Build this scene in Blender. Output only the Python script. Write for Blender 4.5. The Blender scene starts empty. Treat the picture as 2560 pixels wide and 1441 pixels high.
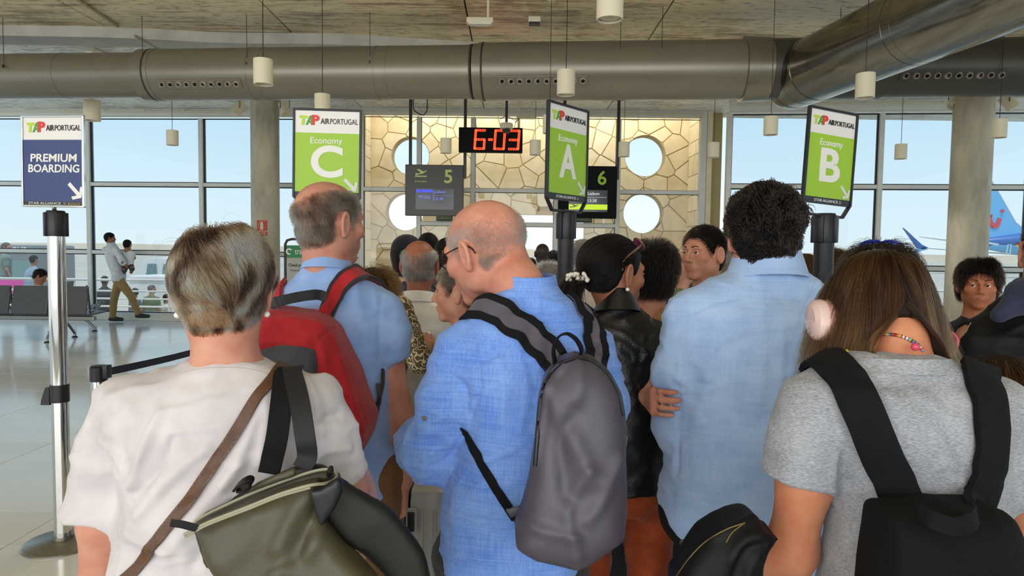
import bpy, bmesh, math, random
import numpy as np
from mathutils import Vector, Matrix
from mathutils.bvhtree import BVHTree
random.seed(7)
RNG = np.random.default_rng(11)
SC = bpy.context.scene
COL = SC.collection
PI = math.pi

# ------------------------------------------------------------------ camera, sky, sun, lights, exposure
FPX, CX, CY = 1707.0, 1280.0, 720.5
EYE = np.array((0.0, 0.0, 1.55))
PITCH, ROLL = math.atan(93.5 / FPX), 0.0132
FWD = np.array((0.0, math.cos(PITCH), -math.sin(PITCH)))
UP0 = np.array((0.0, math.sin(PITCH), math.cos(PITCH)))
XR = np.array((1.0, 0.0, 0.0))
RIGHT = math.cos(ROLL) * XR + math.sin(ROLL) * UP0
UP = math.cos(ROLL) * UP0 - math.sin(ROLL) * XR
cam_data = bpy.data.cameras.new('camera')
cam = bpy.data.objects.new('camera', cam_data)
COL.objects.link(cam)
cam.matrix_world = Matrix(((RIGHT[0], UP[0], -FWD[0], EYE[0]), (RIGHT[1], UP[1], -FWD[1], EYE[1]), (RIGHT[2], UP[2], -FWD[2], EYE[2]), (0, 0, 0, 1)))
cam_data.sensor_width = 36.0
cam_data.lens = FPX / 2560.0 * 36.0
cam_data.clip_start = 0.05
cam_data.clip_end = 4000
SC.camera = cam

world = bpy.data.worlds.new('sky')
SC.world = world
world.use_nodes = True
wn, wl = world.node_tree.nodes, world.node_tree.links
wn.clear()
wout = wn.new('ShaderNodeOutputWorld'); wbg = wn.new('ShaderNodeBackground')
wtc = wn.new('ShaderNodeTexCoord'); wsep = wn.new('ShaderNodeSeparateXYZ'); wr = wn.new('ShaderNodeValToRGB')
wl.new(wtc.outputs['Generated'], wsep.inputs[0]); wl.new(wsep.outputs['Z'], wr.inputs[0]); wl.new(wr.outputs[0], wbg.inputs[0]); wl.new(wbg.outputs[0], wout.inputs[0])
cr = wr.color_ramp
cr.elements[0].position = 0.0; cr.elements[0].color = (0.74, 0.83, 0.85, 1)
cr.elements[1].position = 1.0; cr.elements[1].color = (0.16, 0.33, 0.62, 1)
for p_, c_ in ((0.05, (0.70, 0.82, 0.88, 1)), (0.14, (0.60, 0.78, 0.89, 1)), (0.25, (0.46, 0.69, 0.87, 1)), (0.5, (0.30, 0.52, 0.78, 1))):
    e_ = cr.elements.new(p_); e_.color = c_
wbg.inputs[1].default_value = 1.25

def lamp(name, kind, loc, rot, energy, color=(1, 1, 1), **kw):
    l = bpy.data.lights.new(name, kind)
    l.energy = energy; l.color = color
    for k, v in kw.items(): setattr(l, k, v)
    o = bpy.data.objects.new(name, l); COL.objects.link(o)
    o.location = loc; o.rotation_euler = rot
    return o
lamp('sun', 'SUN', (0, -20, 40), (math.radians(15), 0, math.radians(14)), 3.4, (1.0, 0.94, 0.84), angle=math.radians(0.6))
# added area fill behind the queue, for assumed rear windows that are not built
lamp('assumed_rear_fill', 'AREA', (-3.5, -5.1, 2.5), (math.radians(101), 0, math.radians(-8)), 510, (1.0, 0.98, 0.97), shape='RECTANGLE', size=15.0, size_y=3.7)
lamp('porch_fill', 'AREA', (.35, 14.35, 4.7), (math.radians(24), 0, 0), 120, (1.0, .94, .82), shape='RECTANGLE', size=6.6, size_y=.7)  # added warm fill for the porch stone, out of sight above the window head
SC.view_settings.view_transform = 'Standard'
SC.view_settings.look = 'None'
SC.view_settings.gamma = 1.0
SC.view_settings.use_curve_mapping = False
SC.view_settings.exposure = 0.1
SC.cycles.max_bounces = 7
SC.cycles.transparent_max_bounces = 12
SC.cycles.caustics_reflective = False
SC.cycles.caustics_refractive = False

# ------------------------------------------------------------------ geometry helpers
def rayd(px, py):
    return FWD + RIGHT * ((px - CX) / FPX) + UP * ((CY - py) / FPX)
def P(px, py, Y):
    d = rayd(px, py)
    return EYE + d * (Y / d[1])
def PZ(px, py, z):
    d = rayd(px, py)
    return EYE + d * ((z - 1.55) / d[2])
def vec(a): return np.array(a, dtype=float)
def lin(h):
    c = [int(h[i:i + 2], 16) / 255 for i in (0, 2, 4)]
    return tuple((x / 12.92 if x <= 0.04045 else ((x + 0.055) / 1.055) ** 2.4) for x in c) + (1.0,)

def tag(o, label=None, cat=None, group=None, kind=None):
    if label: o['label'] = label
    if cat: o['category'] = cat
    if group: o['group'] = group
    if kind: o['kind'] = kind
    return o
def empty(name, loc, label=None, cat=None, group=None, kind=None):
    o = bpy.data.objects.new(name, None); COL.objects.link(o); o.location = tuple(loc); o.empty_display_size = 0.1
    return tag(o, label, cat, group, kind)
def world_loc(o):
    v = np.zeros(3)
    while o is not None:
        v = v + np.array(o.location); o = o.parent
    return v
def add_mesh(name, me, mats, parent=None, base=None):
    o = bpy.data.objects.new(name, me); COL.objects.link(o)
    if parent is not None: o.parent = parent
    if not isinstance(mats, (list, tuple)): mats = [mats]
    for m in mats: me.materials.append(m)
    return o
def mesh_np(name, V, F, mat, parent=None, base=None, smooth=True, attrs=None, mat_index=None):
    """V in world coordinates; F list/array of polygons. base: object origin for a top-level object."""
    V = np.asarray(V, dtype=np.float64)
    org = world_loc(parent) if parent is not None else (np.zeros(3) if base is None else np.array(base, dtype=float))
    W = (V - org).astype(np.float32)
    me = bpy.data.meshes.new(name)
    if isinstance(F, np.ndarray):
        n, k = F.shape
        me.vertices.add(len(W)); me.vertices.foreach_set('co', W.ravel())
        me.loops.add(n * k); me.loops.foreach_set('vertex_index', F.astype(np.int32).ravel())
        me.polygons.add(n); me.polygons.foreach_set('loop_start', np.arange(0, n * k, k, dtype=np.int32))
        me.update(calc_edges=True)
    else:
        me.from_pydata([tuple(v) for v in W], [], F)
    if smooth: me.polygons.foreach_set('use_smooth', np.ones(len(me.polygons), dtype=bool))
    if mat_index is not None: me.polygons.foreach_set('material_index', np.asarray(mat_index, dtype=np.int32))
    if attrs:
        for k_, a in attrs.items():
            at = me.attributes.new(k_, 'FLOAT', 'POINT'); at.data.foreach_set('value', np.asarray(a, dtype=np.float32))
    me.update()
    o = add_mesh(name, me, mat, parent)
    if parent is None: o.location = tuple(org)
    return o

class MB:
    """collects shapes in world coordinates into one mesh"""
    def __init__(s): s.V = []; s.F = []; s.n = 0
    def add(s, V, F):
        V = [tuple(v) for v in V]
        s.V += V; s.F += [tuple(i + s.n for i in f) for f in F]; s.n += len(V); return s
    def box(s, c, size, R=None, bev=0.0):
        h = vec(size) / 2
        if bev > 0:
            bm = bmesh.new(); bmesh.ops.create_cube(bm, size=1.0)
            for v in bm.verts: v.co = Vector((v.co.x * size[0], v.co.y * size[1], v.co.z * size[2]))
            bmesh.ops.bevel(bm, geom=bm.edges[:] , offset=min(bev, min(size) * .45), segments=2, affect='EDGES', profile=0.6)
            V = np.array([v.co for v in bm.verts]); bm.verts.index_update(); F = [[v.index for v in f.verts] for f in bm.faces]; bm.free()
        else:
            V = np.array([(x, y, z) for x in (-1, 1) for y in (-1, 1) for z in (-1, 1)]) * h
            F = [(0, 1, 3, 2), (4, 6, 7, 5), (0, 4, 5, 1), (2, 3, 7, 6), (0, 2, 6, 4), (1, 5, 7, 3)]
        if R is not None: V = V @ np.asarray(R).T
        return s.add(V + vec(c), F)
    def tube(s, pts, r, n=10, caps=True, closed=False):
        pts = np.array(pts, dtype=float); m = len(pts)
        rs = np.full(m, r) if np.isscalar(r) else np.array(r, dtype=float)
        T = np.zeros_like(pts)
        if closed: T = np.roll(pts, -1, 0) - np.roll(pts, 1, 0)
        else:
            T[1:-1] = pts[2:] - pts[:-2]; T[0] = pts[1] - pts[0]; T[-1] = pts[-1] - pts[-2]
        T /= np.linalg.norm(T, axis=1)[:, None] + 1e-12
        ref = np.array((0, 0, 1.0)) if abs(T[0][2]) < .9 else np.array((1.0, 0, 0))
        u = np.cross(T[0], ref); u /= np.linalg.norm(u)
        V = []
        for i in range(m):
            u = u - T[i] * np.dot(u, T[i]); u /= np.linalg.norm(u) + 1e-12
            w = np.cross(T[i], u)
            for k in range(n):
                a = 2 * PI * k / n
                V.append(pts[i] + rs[i] * (u * math.cos(a) + w * math.sin(a)))
        F = []
        for i in range(m if closed else m - 1):
            j = (i + 1) % m
            for k in range(n):
                F.append((i * n + k, i * n + (k + 1) % n, j * n + (k + 1) % n, j * n + k))
        if caps and not closed:
            F.append(tuple(range(n - 1, -1, -1))); F.append(tuple((m - 1) * n + k for k in range(n)))
        return s.add(V, F)
    def lathe(s, prof, o, R=None, n=24):
        """prof: (r, z) list about local z"""
        V = []; F = []
        for r, z in prof:
            for k in range(n):
                a = 2 * PI * k / n; V.append((r * math.cos(a), r * math.sin(a), z))
        for i in range(len(prof) - 1):
            for k in range(n): F.append((i * n + k, i * n + (k + 1) % n, (i + 1) * n + (k + 1) % n, (i + 1) * n + k))
        if prof[0][0] > 1e-6: F.append(tuple(range(n - 1, -1, -1)))
        if prof[-1][0] > 1e-6: F.append(tuple((len(prof) - 1) * n + k for k in range(n)))
        V = np.array(V)
        if R is not None: V = V @ np.asarray(R).T
        return s.add(V + vec(o), F)
    def prism(s, poly, o, ex, ey, en, t):
        """2-D polygon (ccw) in the plane (ex,ey) at o, extruded by t along en"""
        A = np.array([vec(o) + x * vec(ex) + y * vec(ey) for x, y in poly]); B = A + vec(en) * t; n = len(poly)
        F = [tuple(range(n - 1, -1, -1)), tuple(n + i for i in range(n))] + [(i, (i + 1) % n, n + (i + 1) % n, n + i) for i in range(n)]
        return s.add(np.vstack([A, B]), F)
    def build(s, name, mat, parent=None, base=None, smooth=False, angle=None):
        o = mesh_np(name, np.array(s.V), s.F, mat, parent, base, smooth=False)
        bm = bmesh.new(); bm.from_mesh(o.data); bmesh.ops.recalc_face_normals(bm, faces=bm.faces)
        if smooth:
            lim = math.radians(38 if angle is None else angle)
            for f in bm.faces: f.smooth = True
            for e in bm.edges:
                if len(e.link_faces) == 2 and e.link_faces[0].normal.angle(e.link_faces[1].normal, 0) > lim: e.smooth = False
        bm.to_mesh(o.data); bm.free()
        return o
def copy_tree(o, parent=None):
    c = o.copy(); COL.objects.link(c)
    if parent is not None: c.parent = parent
    for ch in list(o.children): copy_tree(ch, c)
    return c
def Rz(a):
    c, s = math.cos(a), math.sin(a); return np.array(((c, -s, 0), (s, c, 0), (0, 0, 1.0)))
def Rx(a):
    c, s = math.cos(a), math.sin(a); return np.array(((1.0, 0, 0), (0, c, -s), (0, s, c)))
def Ry(a):
    c, s = math.cos(a), math.sin(a); return np.array(((c, 0, s), (0, 1.0, 0), (-s, 0, c)))
def align_z(d):
    d = vec(d) / np.linalg.norm(d); ref = vec((0, 0, 1)) if abs(d[2]) < .95 else vec((1, 0, 0))
    u = np.cross(ref, d); u /= np.linalg.norm(u); w = np.cross(d, u)
    return np.stack([u, w, d], axis=1)
def spline(pts, n):
    """Catmull-Rom through pts"""
    p = np.array(pts, dtype=float); q = np.vstack([2 * p[0] - p[1], p, 2 * p[-1] - p[-2]]); m = len(p) - 1
    t = np.linspace(0, m - 1e-9, n); i = t.astype(int); f = (t - i)[:, None]
    a, b, c, d = q[i], q[i + 1], q[i + 2], q[i + 3]
    return 0.5 * ((2 * b) + (c - a) * f + (2 * a - 5 * b + 4 * c - d) * f ** 2 + (3 * b - 3 * c + d - a) * f ** 3)

# ------------------------------------------------------------------ materials
def nmat(name):
    m = bpy.data.materials.new(name); m.use_nodes = True
    n, l = m.node_tree.nodes, m.node_tree.links
    return m, n, l, n['Principled BSDF']
def mat(name, col, rough=0.5, metal=0.0, noise=0.0, nscale=20.0, bump=0.0, bscale=200.0, stretch=(1, 1, 1), spec=None, emit=None, estr=1.0, coat=0.0, sheen=0.0, col2=None, sss=0.0, detail=4.0):
    m, n, l, b = nmat(name)
    if isinstance(col, str): col = lin(col)
    if len(col) == 3: col = tuple(col) + (1,)
    b.inputs['Base Color'].default_value = col
    b.inputs['Roughness'].default_value = rough; b.inputs['Metallic'].default_value = metal
    if spec is not None: b.inputs['Specular IOR Level'].default_value = spec
    if coat: b.inputs['Coat Weight'].default_value = coat
    if sheen: b.inputs['Sheen Weight'].default_value = sheen
    if sss:
        b.inputs['Subsurface Weight'].default_value = sss; b.inputs['Subsurface Radius'].default_value = (0.012, 0.004, 0.002); b.inputs['Subsurface Scale'].default_value = 1.0
    if emit is not None:
        b.inputs['Emission Color'].default_value = lin(emit) if isinstance(emit, str) else tuple(emit) + (1,) if len(emit) == 3 else emit
        b.inputs['Emission Strength'].default_value = estr
    if noise or bump or col2 is not None:
        tc = n.new('ShaderNodeTexCoord'); mp = n.new('ShaderNodeMapping'); mp.inputs['Scale'].default_value = stretch
        l.new(tc.outputs['Object'], mp.inputs[0])
    if noise or col2 is not None:
        tx = n.new('ShaderNodeTexNoise'); tx.inputs['Scale'].default_value = nscale; tx.inputs['Detail'].default_value = detail; tx.inputs['Roughness'].default_value = 0.6
        l.new(mp.outputs[0], tx.inputs['Vector'])
        r = n.new('ShaderNodeValToRGB'); l.new(tx.outputs['Fac'], r.inputs[0]); l.new(r.outputs[0], b.inputs['Base Color'])
        if col2 is not None: c0, c1 = col, (lin(col2) if isinstance(col2, str) else col2)
        else:
            c0 = tuple(max(0, c * (1 - noise)) for c in col[:3]) + (1,); c1 = tuple(min(1, c * (1 + noise)) for c in col[:3]) + (1,)
        r.color_ramp.elements[0].position = 0.32; r.color_ramp.elements[1].position = 0.68
        r.color_ramp.elements[0].color = c0; r.color_ramp.elements[1].color = c1
    if bump:
        t2 = n.new('ShaderNodeTexNoise'); t2.inputs['Scale'].default_value = bscale; t2.inputs['Detail'].default_value = 3.0
        l.new(mp.outputs[0], t2.inputs['Vector'])
        bp = n.new('ShaderNodeBump'); bp.inputs['Strength'].default_value = bump; bp.inputs['Distance'].default_value = 0.004
        l.new(t2.outputs['Fac'], bp.inputs['Height']); l.new(bp.outputs[0], b.inputs['Normal'])
    return m
def glass_mat(name, tint=(1, 1, 1), refl=1.0):
    """thin clear pane: transparent with a mirror share that rises towards grazing angles"""
    m = bpy.data.materials.new(name); m.use_nodes = True
    n, l = m.node_tree.nodes, m.node_tree.links; n.clear()
    o = n.new('ShaderNodeOutputMaterial'); mx = n.new('ShaderNodeMixShader'); t = n.new('ShaderNodeBsdfTransparent'); g = n.new('ShaderNodeBsdfGlossy'); f = n.new('ShaderNodeLayerWeight'); f.inputs[0].default_value = .5
    pw = n.new('ShaderNodeMath'); pw.operation = 'POWER'; pw.inputs[1].default_value = 5; ma = n.new('ShaderNodeMath'); ma.operation = 'MULTIPLY_ADD'; ma.inputs[1].default_value = .9; ma.inputs[2].default_value = .028
    g.inputs['Roughness'].default_value = 0.01; t.inputs[0].default_value = tint + (1,)
    l.new(f.outputs['Facing'], pw.inputs[0]); l.new(pw.outputs[0], ma.inputs[0]); l.new(ma.outputs[0], mx.inputs[0])
    l.new(t.outputs[0], mx.inputs[1]); l.new(g.outputs[0], mx.inputs[2]); l.new(mx.outputs[0], o.inputs[0])
    return m
def fabric(name, col, col2=None, weave=900.0, slub=0.0, rough=0.85, bump=0.25, heather=0.0, sheen=0.15):
    """woven cloth: fine weave relief, slubs along both thread directions, soft blotches of wear"""
    m, n, l, b = nmat(name)
    c = lin(col) if isinstance(col, str) else col
    c2 = tuple(min(1, x * 1.12 + 0.004) for x in c[:3]) + (1,) if col2 is None else (lin(col2) if isinstance(col2, str) else col2)
    b.inputs['Roughness'].default_value = rough; b.inputs['Sheen Weight'].default_value = sheen; b.inputs['Specular IOR Level'].default_value = 0.25
    tc = n.new('ShaderNodeTexCoord')
    def nz(scale, st, det=3.0):
        mp = n.new('ShaderNodeMapping'); mp.inputs['Scale'].default_value = st; l.new(tc.outputs['Object'], mp.inputs[0])
        t = n.new('ShaderNodeTexNoise'); t.inputs['Scale'].default_value = scale; t.inputs['Detail'].default_value = det; l.new(mp.outputs[0], t.inputs['Vector']); return t.outputs['Fac']
    def math_(op, a, bb):
        k = n.new('ShaderNodeMath'); k.operation = op
        for i, v in enumerate((a, bb)):
            if hasattr(v, 'is_linked'): l.new(v, k.inputs[i])
            else: k.inputs[i].default_value = v
        return k.outputs[0]
    fac = nz(14, (1, 1, 1))
    if slub:
        h = nz(60, (0.12, 0.12, 6.0), 2); v = nz(60, (6.0, 6.0, 0.12), 2)
        fac = math_('ADD', math_('MULTIPLY', fac, 1 - slub), math_('MULTIPLY', math_('ADD', h, v), slub * 0.5))
    if heather:
        hz = nz(520, (0.3, 0.3, 1.7), 3)
        fac = math_('ADD', math_('MULTIPLY', fac, 1 - heather), math_('MULTIPLY', hz, heather))
    r = n.new('ShaderNodeValToRGB'); l.new(fac, r.inputs[0]); l.new(r.outputs[0], b.inputs['Base Color'])
    r.color_ramp.elements[0].position = 0.36; r.color_ramp.elements[1].position = 0.64
    r.color_ramp.elements[0].color = c; r.color_ramp.elements[1].color = c2
    w = nz(weave, (1, 1, 1), 1); cr_ = nz(38, (1, 1, 1), 4)
    hh = math_('ADD', w, math_('MULTIPLY', cr_, 2.5))
    bp = n.new('ShaderNodeBump'); bp.inputs['Strength'].default_value = bump; bp.inputs['Distance'].default_value = 0.003
    l.new(hh, bp.inputs['Height']); l.new(bp.outputs[0], b.inputs['Normal'])
    return m
def hair_mat(name, stops, rough=0.32):
    """stops: (position, colour) over each strand's own tone -> (cap material, strand material)"""
    out = []
    for k in (0, 1):
        m = bpy.data.materials.new(name); m.use_nodes = True; n, l = m.node_tree.nodes, m.node_tree.links
        a = n.new('ShaderNodeAttribute'); a.attribute_name = 'tone'; r = n.new('ShaderNodeValToRGB'); l.new(a.outputs['Fac'], r.inputs[0]); els = r.color_ramp.elements
        els[0].position, els[0].color = stops[0][0], lin(stops[0][1]); els[1].position, els[1].color = stops[-1][0], lin(stops[-1][1])
        for p_, c_ in stops[1:-1]:
            e = els.new(p_); e.color = lin(c_)
        b = n['Principled BSDF']
        if k:
            n.remove(b); b = n.new('ShaderNodeBsdfHairPrincipled'); b.parametrization = 'COLOR'; b.inputs['Roughness'].default_value = rough; b.inputs['Radial Roughness'].default_value = .45; b.inputs['Coat'].default_value = 0.0; b.inputs['IOR'].default_value = 1.36
            l.new(r.outputs[0], b.inputs['Color']); l.new(b.outputs[0], n['Material Output'].inputs[0])
        else: l.new(r.outputs[0], b.inputs['Base Color']); b.inputs['Roughness'].default_value = .6; b.inputs['Specular IOR Level'].default_value = .2
        out.append(m)
    return out
_skin = {}
def skin(col, blot=0.24):
    if (col, blot) not in _skin:
        m, n, l, b = nmat('skin')
        c = lin(col); tc = n.new('ShaderNodeTexCoord')
        t = n.new('ShaderNodeTexNoise'); t.inputs['Scale'].default_value = 22; t.inputs['Detail'].default_value = 5; l.new(tc.outputs['Object'], t.inputs['Vector'])
        r = n.new('ShaderNodeValToRGB'); l.new(t.outputs['Fac'], r.inputs[0]); l.new(r.outputs[0], b.inputs['Base Color'])
        r.color_ramp.elements[0].position = .3; r.color_ramp.elements[1].position = .72
        r.color_ramp.elements[0].color = (c[0] * (1 - blot * .4), c[1] * (1 - blot), c[2] * (1 - blot), 1)
        r.color_ramp.elements[1].color = (min(1, c[0] * (1 + blot * .3)), min(1, c[1] * (1 + blot * .8)), min(1, c[2] * (1 + blot * .8)), 1)
        b.inputs['Roughness'].default_value = 0.52; b.inputs['Specular IOR Level'].default_value = 0.4
        b.inputs['Subsurface Weight'].default_value = 0.12; b.inputs['Subsurface Radius'].default_value = (0.01, 0.003, 0.0015); b.inputs['Subsurface Scale'].default_value = 1.0
        t2 = n.new('ShaderNodeTexNoise'); t2.inputs['Scale'].default_value = 260; t2.inputs['Detail'].default_value = 3; l.new(tc.outputs['Object'], t2.inputs['Vector'])
        bp = n.new('ShaderNodeBump'); bp.inputs['Strength'].default_value = .18; bp.inputs['Distance'].default_value = .002; l.new(t2.outputs['Fac'], bp.inputs['Height']); l.new(bp.outputs[0], b.inputs['Normal'])
        _skin[(col, blot)] = m
    return _skin[(col, blot)]

# ------------------------------------------------------------------ lettering (flat print, thin real mesh)
def text_mesh(s, size, bold=0.0, depth=0.0015, spacing=1.0, align='CENTER', shear=0.0):
    c = bpy.data.curves.new('lettering', 'FONT'); c.body = s; c.size = size; c.offset = bold * size; c.extrude = depth; c.align_x = align; c.align_y = 'CENTER'
    c.space_character = spacing; c.space_word = .7; c.shear = shear; c.resolution_u = 3 if size < .1 else 8
    o = bpy.data.objects.new('lettering', c); COL.objects.link(o)
    dg = bpy.context.evaluated_depsgraph_get()
    me = bpy.data.meshes.new_from_object(o.evaluated_get(dg))
    bpy.data.objects.remove(o); bpy.data.curves.remove(c)
    return me
def put_text(s, size, o, ex, ey, mat_, parent, width=None, name='lettering', **kw):
    """centre at o, in the plane of unit vectors ex, ey; squeezed to width when given"""
    me = text_mesh(s, size, **kw)
    n = len(me.vertices); co = np.zeros(n * 3); me.vertices.foreach_get('co', co); co = co.reshape(n, 3)
    if width is not None:
        w = co[:, 0].max() - co[:, 0].min(); mid = (co[:, 0].max() + co[:, 0].min()) / 2
        co[:, 0] = (co[:, 0] - mid) * width / w
    ex, ey = vec(ex), vec(ey); en = np.cross(ex, ey)
    W = vec(o) + co[:, :1] * ex + co[:, 1:2] * ey + co[:, 2:3] * en
    W = W - world_loc(parent)
    me.vertices.foreach_set('co', W.ravel()); me.update()
    return add_mesh(name, me, mat_, parent)
def put_poly(poly, o, ex, ey, mat_, parent, name='emblem', t=0.001):
    ex, ey = vec(ex), vec(ey); en = np.cross(ex, ey)
    return MB().prism(poly, vec(o), ex, ey, en, t).build(name, mat_, parent)
# ================================================================== SETTING
M = {}
M['grout'] = mat('floor_grout', '8d8a80', .7)
M['frame'] = mat('window_frame_paint', 'dcdcd4', .45, noise=.05, nscale=3)
M['gasket'] = mat('rubber_gasket', '15171a', .6)
M['pane'] = glass_mat('tinted_window_glass', (.865, .90, .915)); M['pane_clear'] = glass_mat('clear_door_glass', (.985, .985, .98))
M['soffit'] = mat('plain_concrete', 'b5b2a6', .5, noise=.15, nscale=2.5, bump=.15, bscale=30)
M['column'] = mat('column_concrete', 'b8b09b', .55, noise=.32, nscale=3.0, bump=.35, bscale=40, stretch=(1, 1, .35))
M['apron'] = mat('apron_concrete', 'b0aa9a', .85, noise=.08, nscale=.08)
M['mortar'] = mat('wall_mortar', 'bfa878', .9)
M['white_wall'] = mat('cream_wall', 'd8cba8', .8, noise=.05, nscale=4)

def tile_mat():
    m, n, l, b = nmat('floor_tile')
    tc = n.new('ShaderNodeTexCoord'); t = n.new('ShaderNodeTexNoise'); t.inputs['Scale'].default_value = 1.2; t.inputs['Detail'].default_value = 5
    l.new(tc.outputs['Object'], t.inputs['Vector'])
    oi = n.new('ShaderNodeObjectInfo'); ad = n.new('ShaderNodeMath'); ad.operation = 'MULTIPLY_ADD'; ad.inputs[1].default_value = .35
    l.new(oi.outputs['Random'], ad.inputs[0]); l.new(t.outputs['Fac'], ad.inputs[2])
    r = n.new('ShaderNodeValToRGB'); l.new(ad.outputs[0], r.inputs[0]); l.new(r.outputs[0], b.inputs['Base Color'])
    r.color_ramp.elements[0].position = .3; r.color_ramp.elements[0].color = lin('d2cfc4'); r.color_ramp.elements[1].position = 1.0; r.color_ramp.elements[1].color = lin('e2e0d8')
    b.inputs['Roughness'].default_value = .13; b.inputs['Specular IOR Level'].default_value = .6
    return m
M['tile'] = tile_mat()
def board_concrete(name, dark, light, fleck, rough):
    """board-marked concrete: long streaks along the boards, blotches, pock marks"""
    m, n, l, b = nmat(name)
    tc = n.new('ShaderNodeTexCoord')
    def nz(sc, st, det=5, ro=.65):
        mp = n.new('ShaderNodeMapping'); mp.inputs['Scale'].default_value = st; l.new(tc.outputs['Object'], mp.inputs[0])
        t = n.new('ShaderNodeTexNoise'); t.inputs['Scale'].default_value = sc; t.inputs['Detail'].default_value = det; t.inputs['Roughness'].default_value = ro
        l.new(mp.outputs[0], t.inputs['Vector']); return t.outputs['Fac']
    big = nz(.9, (1, 1, 1)); st = nz(3.0, (.35, 4.0, 1)); fl = nz(9.0, (.55, 2.6, 1), 6, .7)
    a = n.new('ShaderNodeMath'); a.operation = 'ADD'; l.new(big, a.inputs[0]); l.new(st, a.inputs[1])
    r = n.new('ShaderNodeValToRGB'); l.new(a.outputs[0], r.inputs[0])
    r.color_ramp.elements[0].position = .82; r.color_ramp.elements[0].color = lin(dark); r.color_ramp.elements[1].position = 1.15; r.color_ramp.elements[1].color = lin(light)
    r2 = n.new('ShaderNodeValToRGB'); l.new(fl, r2.inputs[0]); r2.color_ramp.elements[0].position = .36; r2.color_ramp.elements[0].color = lin(fleck); r2.color_ramp.elements[1].position = .47; r2.color_ramp.elements[1].color = (1, 1, 1, 1)
    mx = n.new('ShaderNodeMixRGB'); mx.blend_type = 'MULTIPLY'; mx.inputs[0].default_value = 1; l.new(r.outputs[0], mx.inputs[1]); l.new(r2.outputs[0], mx.inputs[2]); l.new(mx.outputs[0], b.inputs['Base Color'])
    b.inputs['Roughness'].default_value = rough
    bp = n.new('ShaderNodeBump'); bp.inputs['Strength'].default_value = .35; bp.inputs['Distance'].default_value = .01; l.new(st, bp.inputs['Height']); l.new(bp.outputs[0], b.inputs['Normal'])
    return m
M['ceil_front'] = board_concrete('board_marked_concrete', '9c8560', 'e6d5ad', '97866a', .40)
M['ceil_back'] = board_concrete('pale_board_marked_concrete', 'c4c1b4', 'f0efe8', '6b655a', .5)

# ---- floor: slab with large polished tiles laid in a straight grid
floor = tag(MB().box((0, 4.5, -.06), (27, 19.4, .1)).build('floor', M['grout']), kind='structure')
TX, TY = 1.004, .4655
tile_me = None
def tile_geo():
    bm = bmesh.new(); bmesh.ops.create_cube(bm, size=1.0)
    for v in bm.verts: v.co = Vector((v.co.x * (TX - .004), v.co.y * (TY - .004), v.co.z * .012))
    bmesh.ops.bevel(bm, geom=[e for e in bm.edges if all(v.co.z > 0 for v in e.verts)], offset=.0018, segments=1, affect='EDGES')
    V = np.array([v.co for v in bm.verts]); bm.verts.index_update(); F = [[v.index for v in f.verts] for f in bm.faces]; bm.free(); return V, F
TV, TF = tile_geo()
rest = MB()
for i in range(-11, 13):
    for j in range(-10, 28):
        c = np.array((-2.58 + (i + .5) * TX, 3.43 + (j - 1) * TY + TY / 2 - .01, -.006))
        if c[1] > 14.15: continue
        near = c[1] > 2.2 and c[0] < -.9 and c[0] / max(c[1], .1) > -.86
        if near:
            if tile_me is None:
                o = mesh_np('tile', TV, TF, M['tile'], None, smooth=False); tile_me = o.data; o.parent = floor
            else:
                o = bpy.data.objects.new('tile', tile_me); COL.objects.link(o); o.parent = floor
            o.location = tuple(c - world_loc(floor) + np.array((0, 0, 0)))
        else: rest.add(TV + c, TF)
rest_o = tag(rest.build('tile', M['tile'], floor), kind='stuff')

# ---- ceiling: concrete panels, a beam soffit that curves across the hall
beam_px = [(-200, 60), (0, 64), (300, 70), (560, 83), (870, 88), (1280, 112), (1560, 119), (2000, 108), (2560, 96), (2800, 90)]
beam = np.array([PZ(x, y, 4.44)[:2] for x, y in beam_px])
def beam_y(x): return float(np.interp(x, beam[:, 0], beam[:, 1]))
ceiling = tag(MB().box((0, 4.15, 4.72), (26, 20.3, .2)).build('ceiling', M['soffit']), kind='structure')
for i in range(-5, 5):
    x0 = -.6 + i * 2.42
    for j in range(-3, 4):
        y0 = 1.6 + j * 2.6; y1 = y0 + 2.6
        if y0 > 7: y1 = beam_y(x0 + 1.2) + .2
        if y1 - y0 < .2: continue
        MB().box((x0 + 1.21, (y0 + y1) / 2, 4.5), (2.404, y1 - y0 - .016, .1), bev=.012).build('panel', M['ceil_front'], ceiling)
    y = beam_y(x0 + 1.2) + .25
    for k in range(3):
        y0 = y + k * 1.62; y1 = y0 + 1.62 if k < 2 else 14.25
        MB().box((x0 + 1.21, (y0 + y1) / 2, 4.47), (2.404, y1 - y0 - .014, .26), bev=.01).build('panel', M['ceil_back'], ceiling)
bs = spline(np.column_stack([beam, np.zeros(len(beam))]), 60)
V = []; F = []
for i, p in enumerate(bs):
    for dy, z in ((0, 4.46), (0, 4.31), (.42, 4.31), (.42, 4.46)): V.append((p[0], p[1] + dy, z))
for i in range(len(bs) - 1):
    for k in range(4): F.append((i * 4 + k, i * 4 + (k + 1) % 4, i * 4 + 4 + (k + 1) % 4, i * 4 + 4 + k))
tag(MB().add(V, F).build('beam', M['soffit'], None, base=(0, 9, 4.31)), kind='structure')
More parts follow.
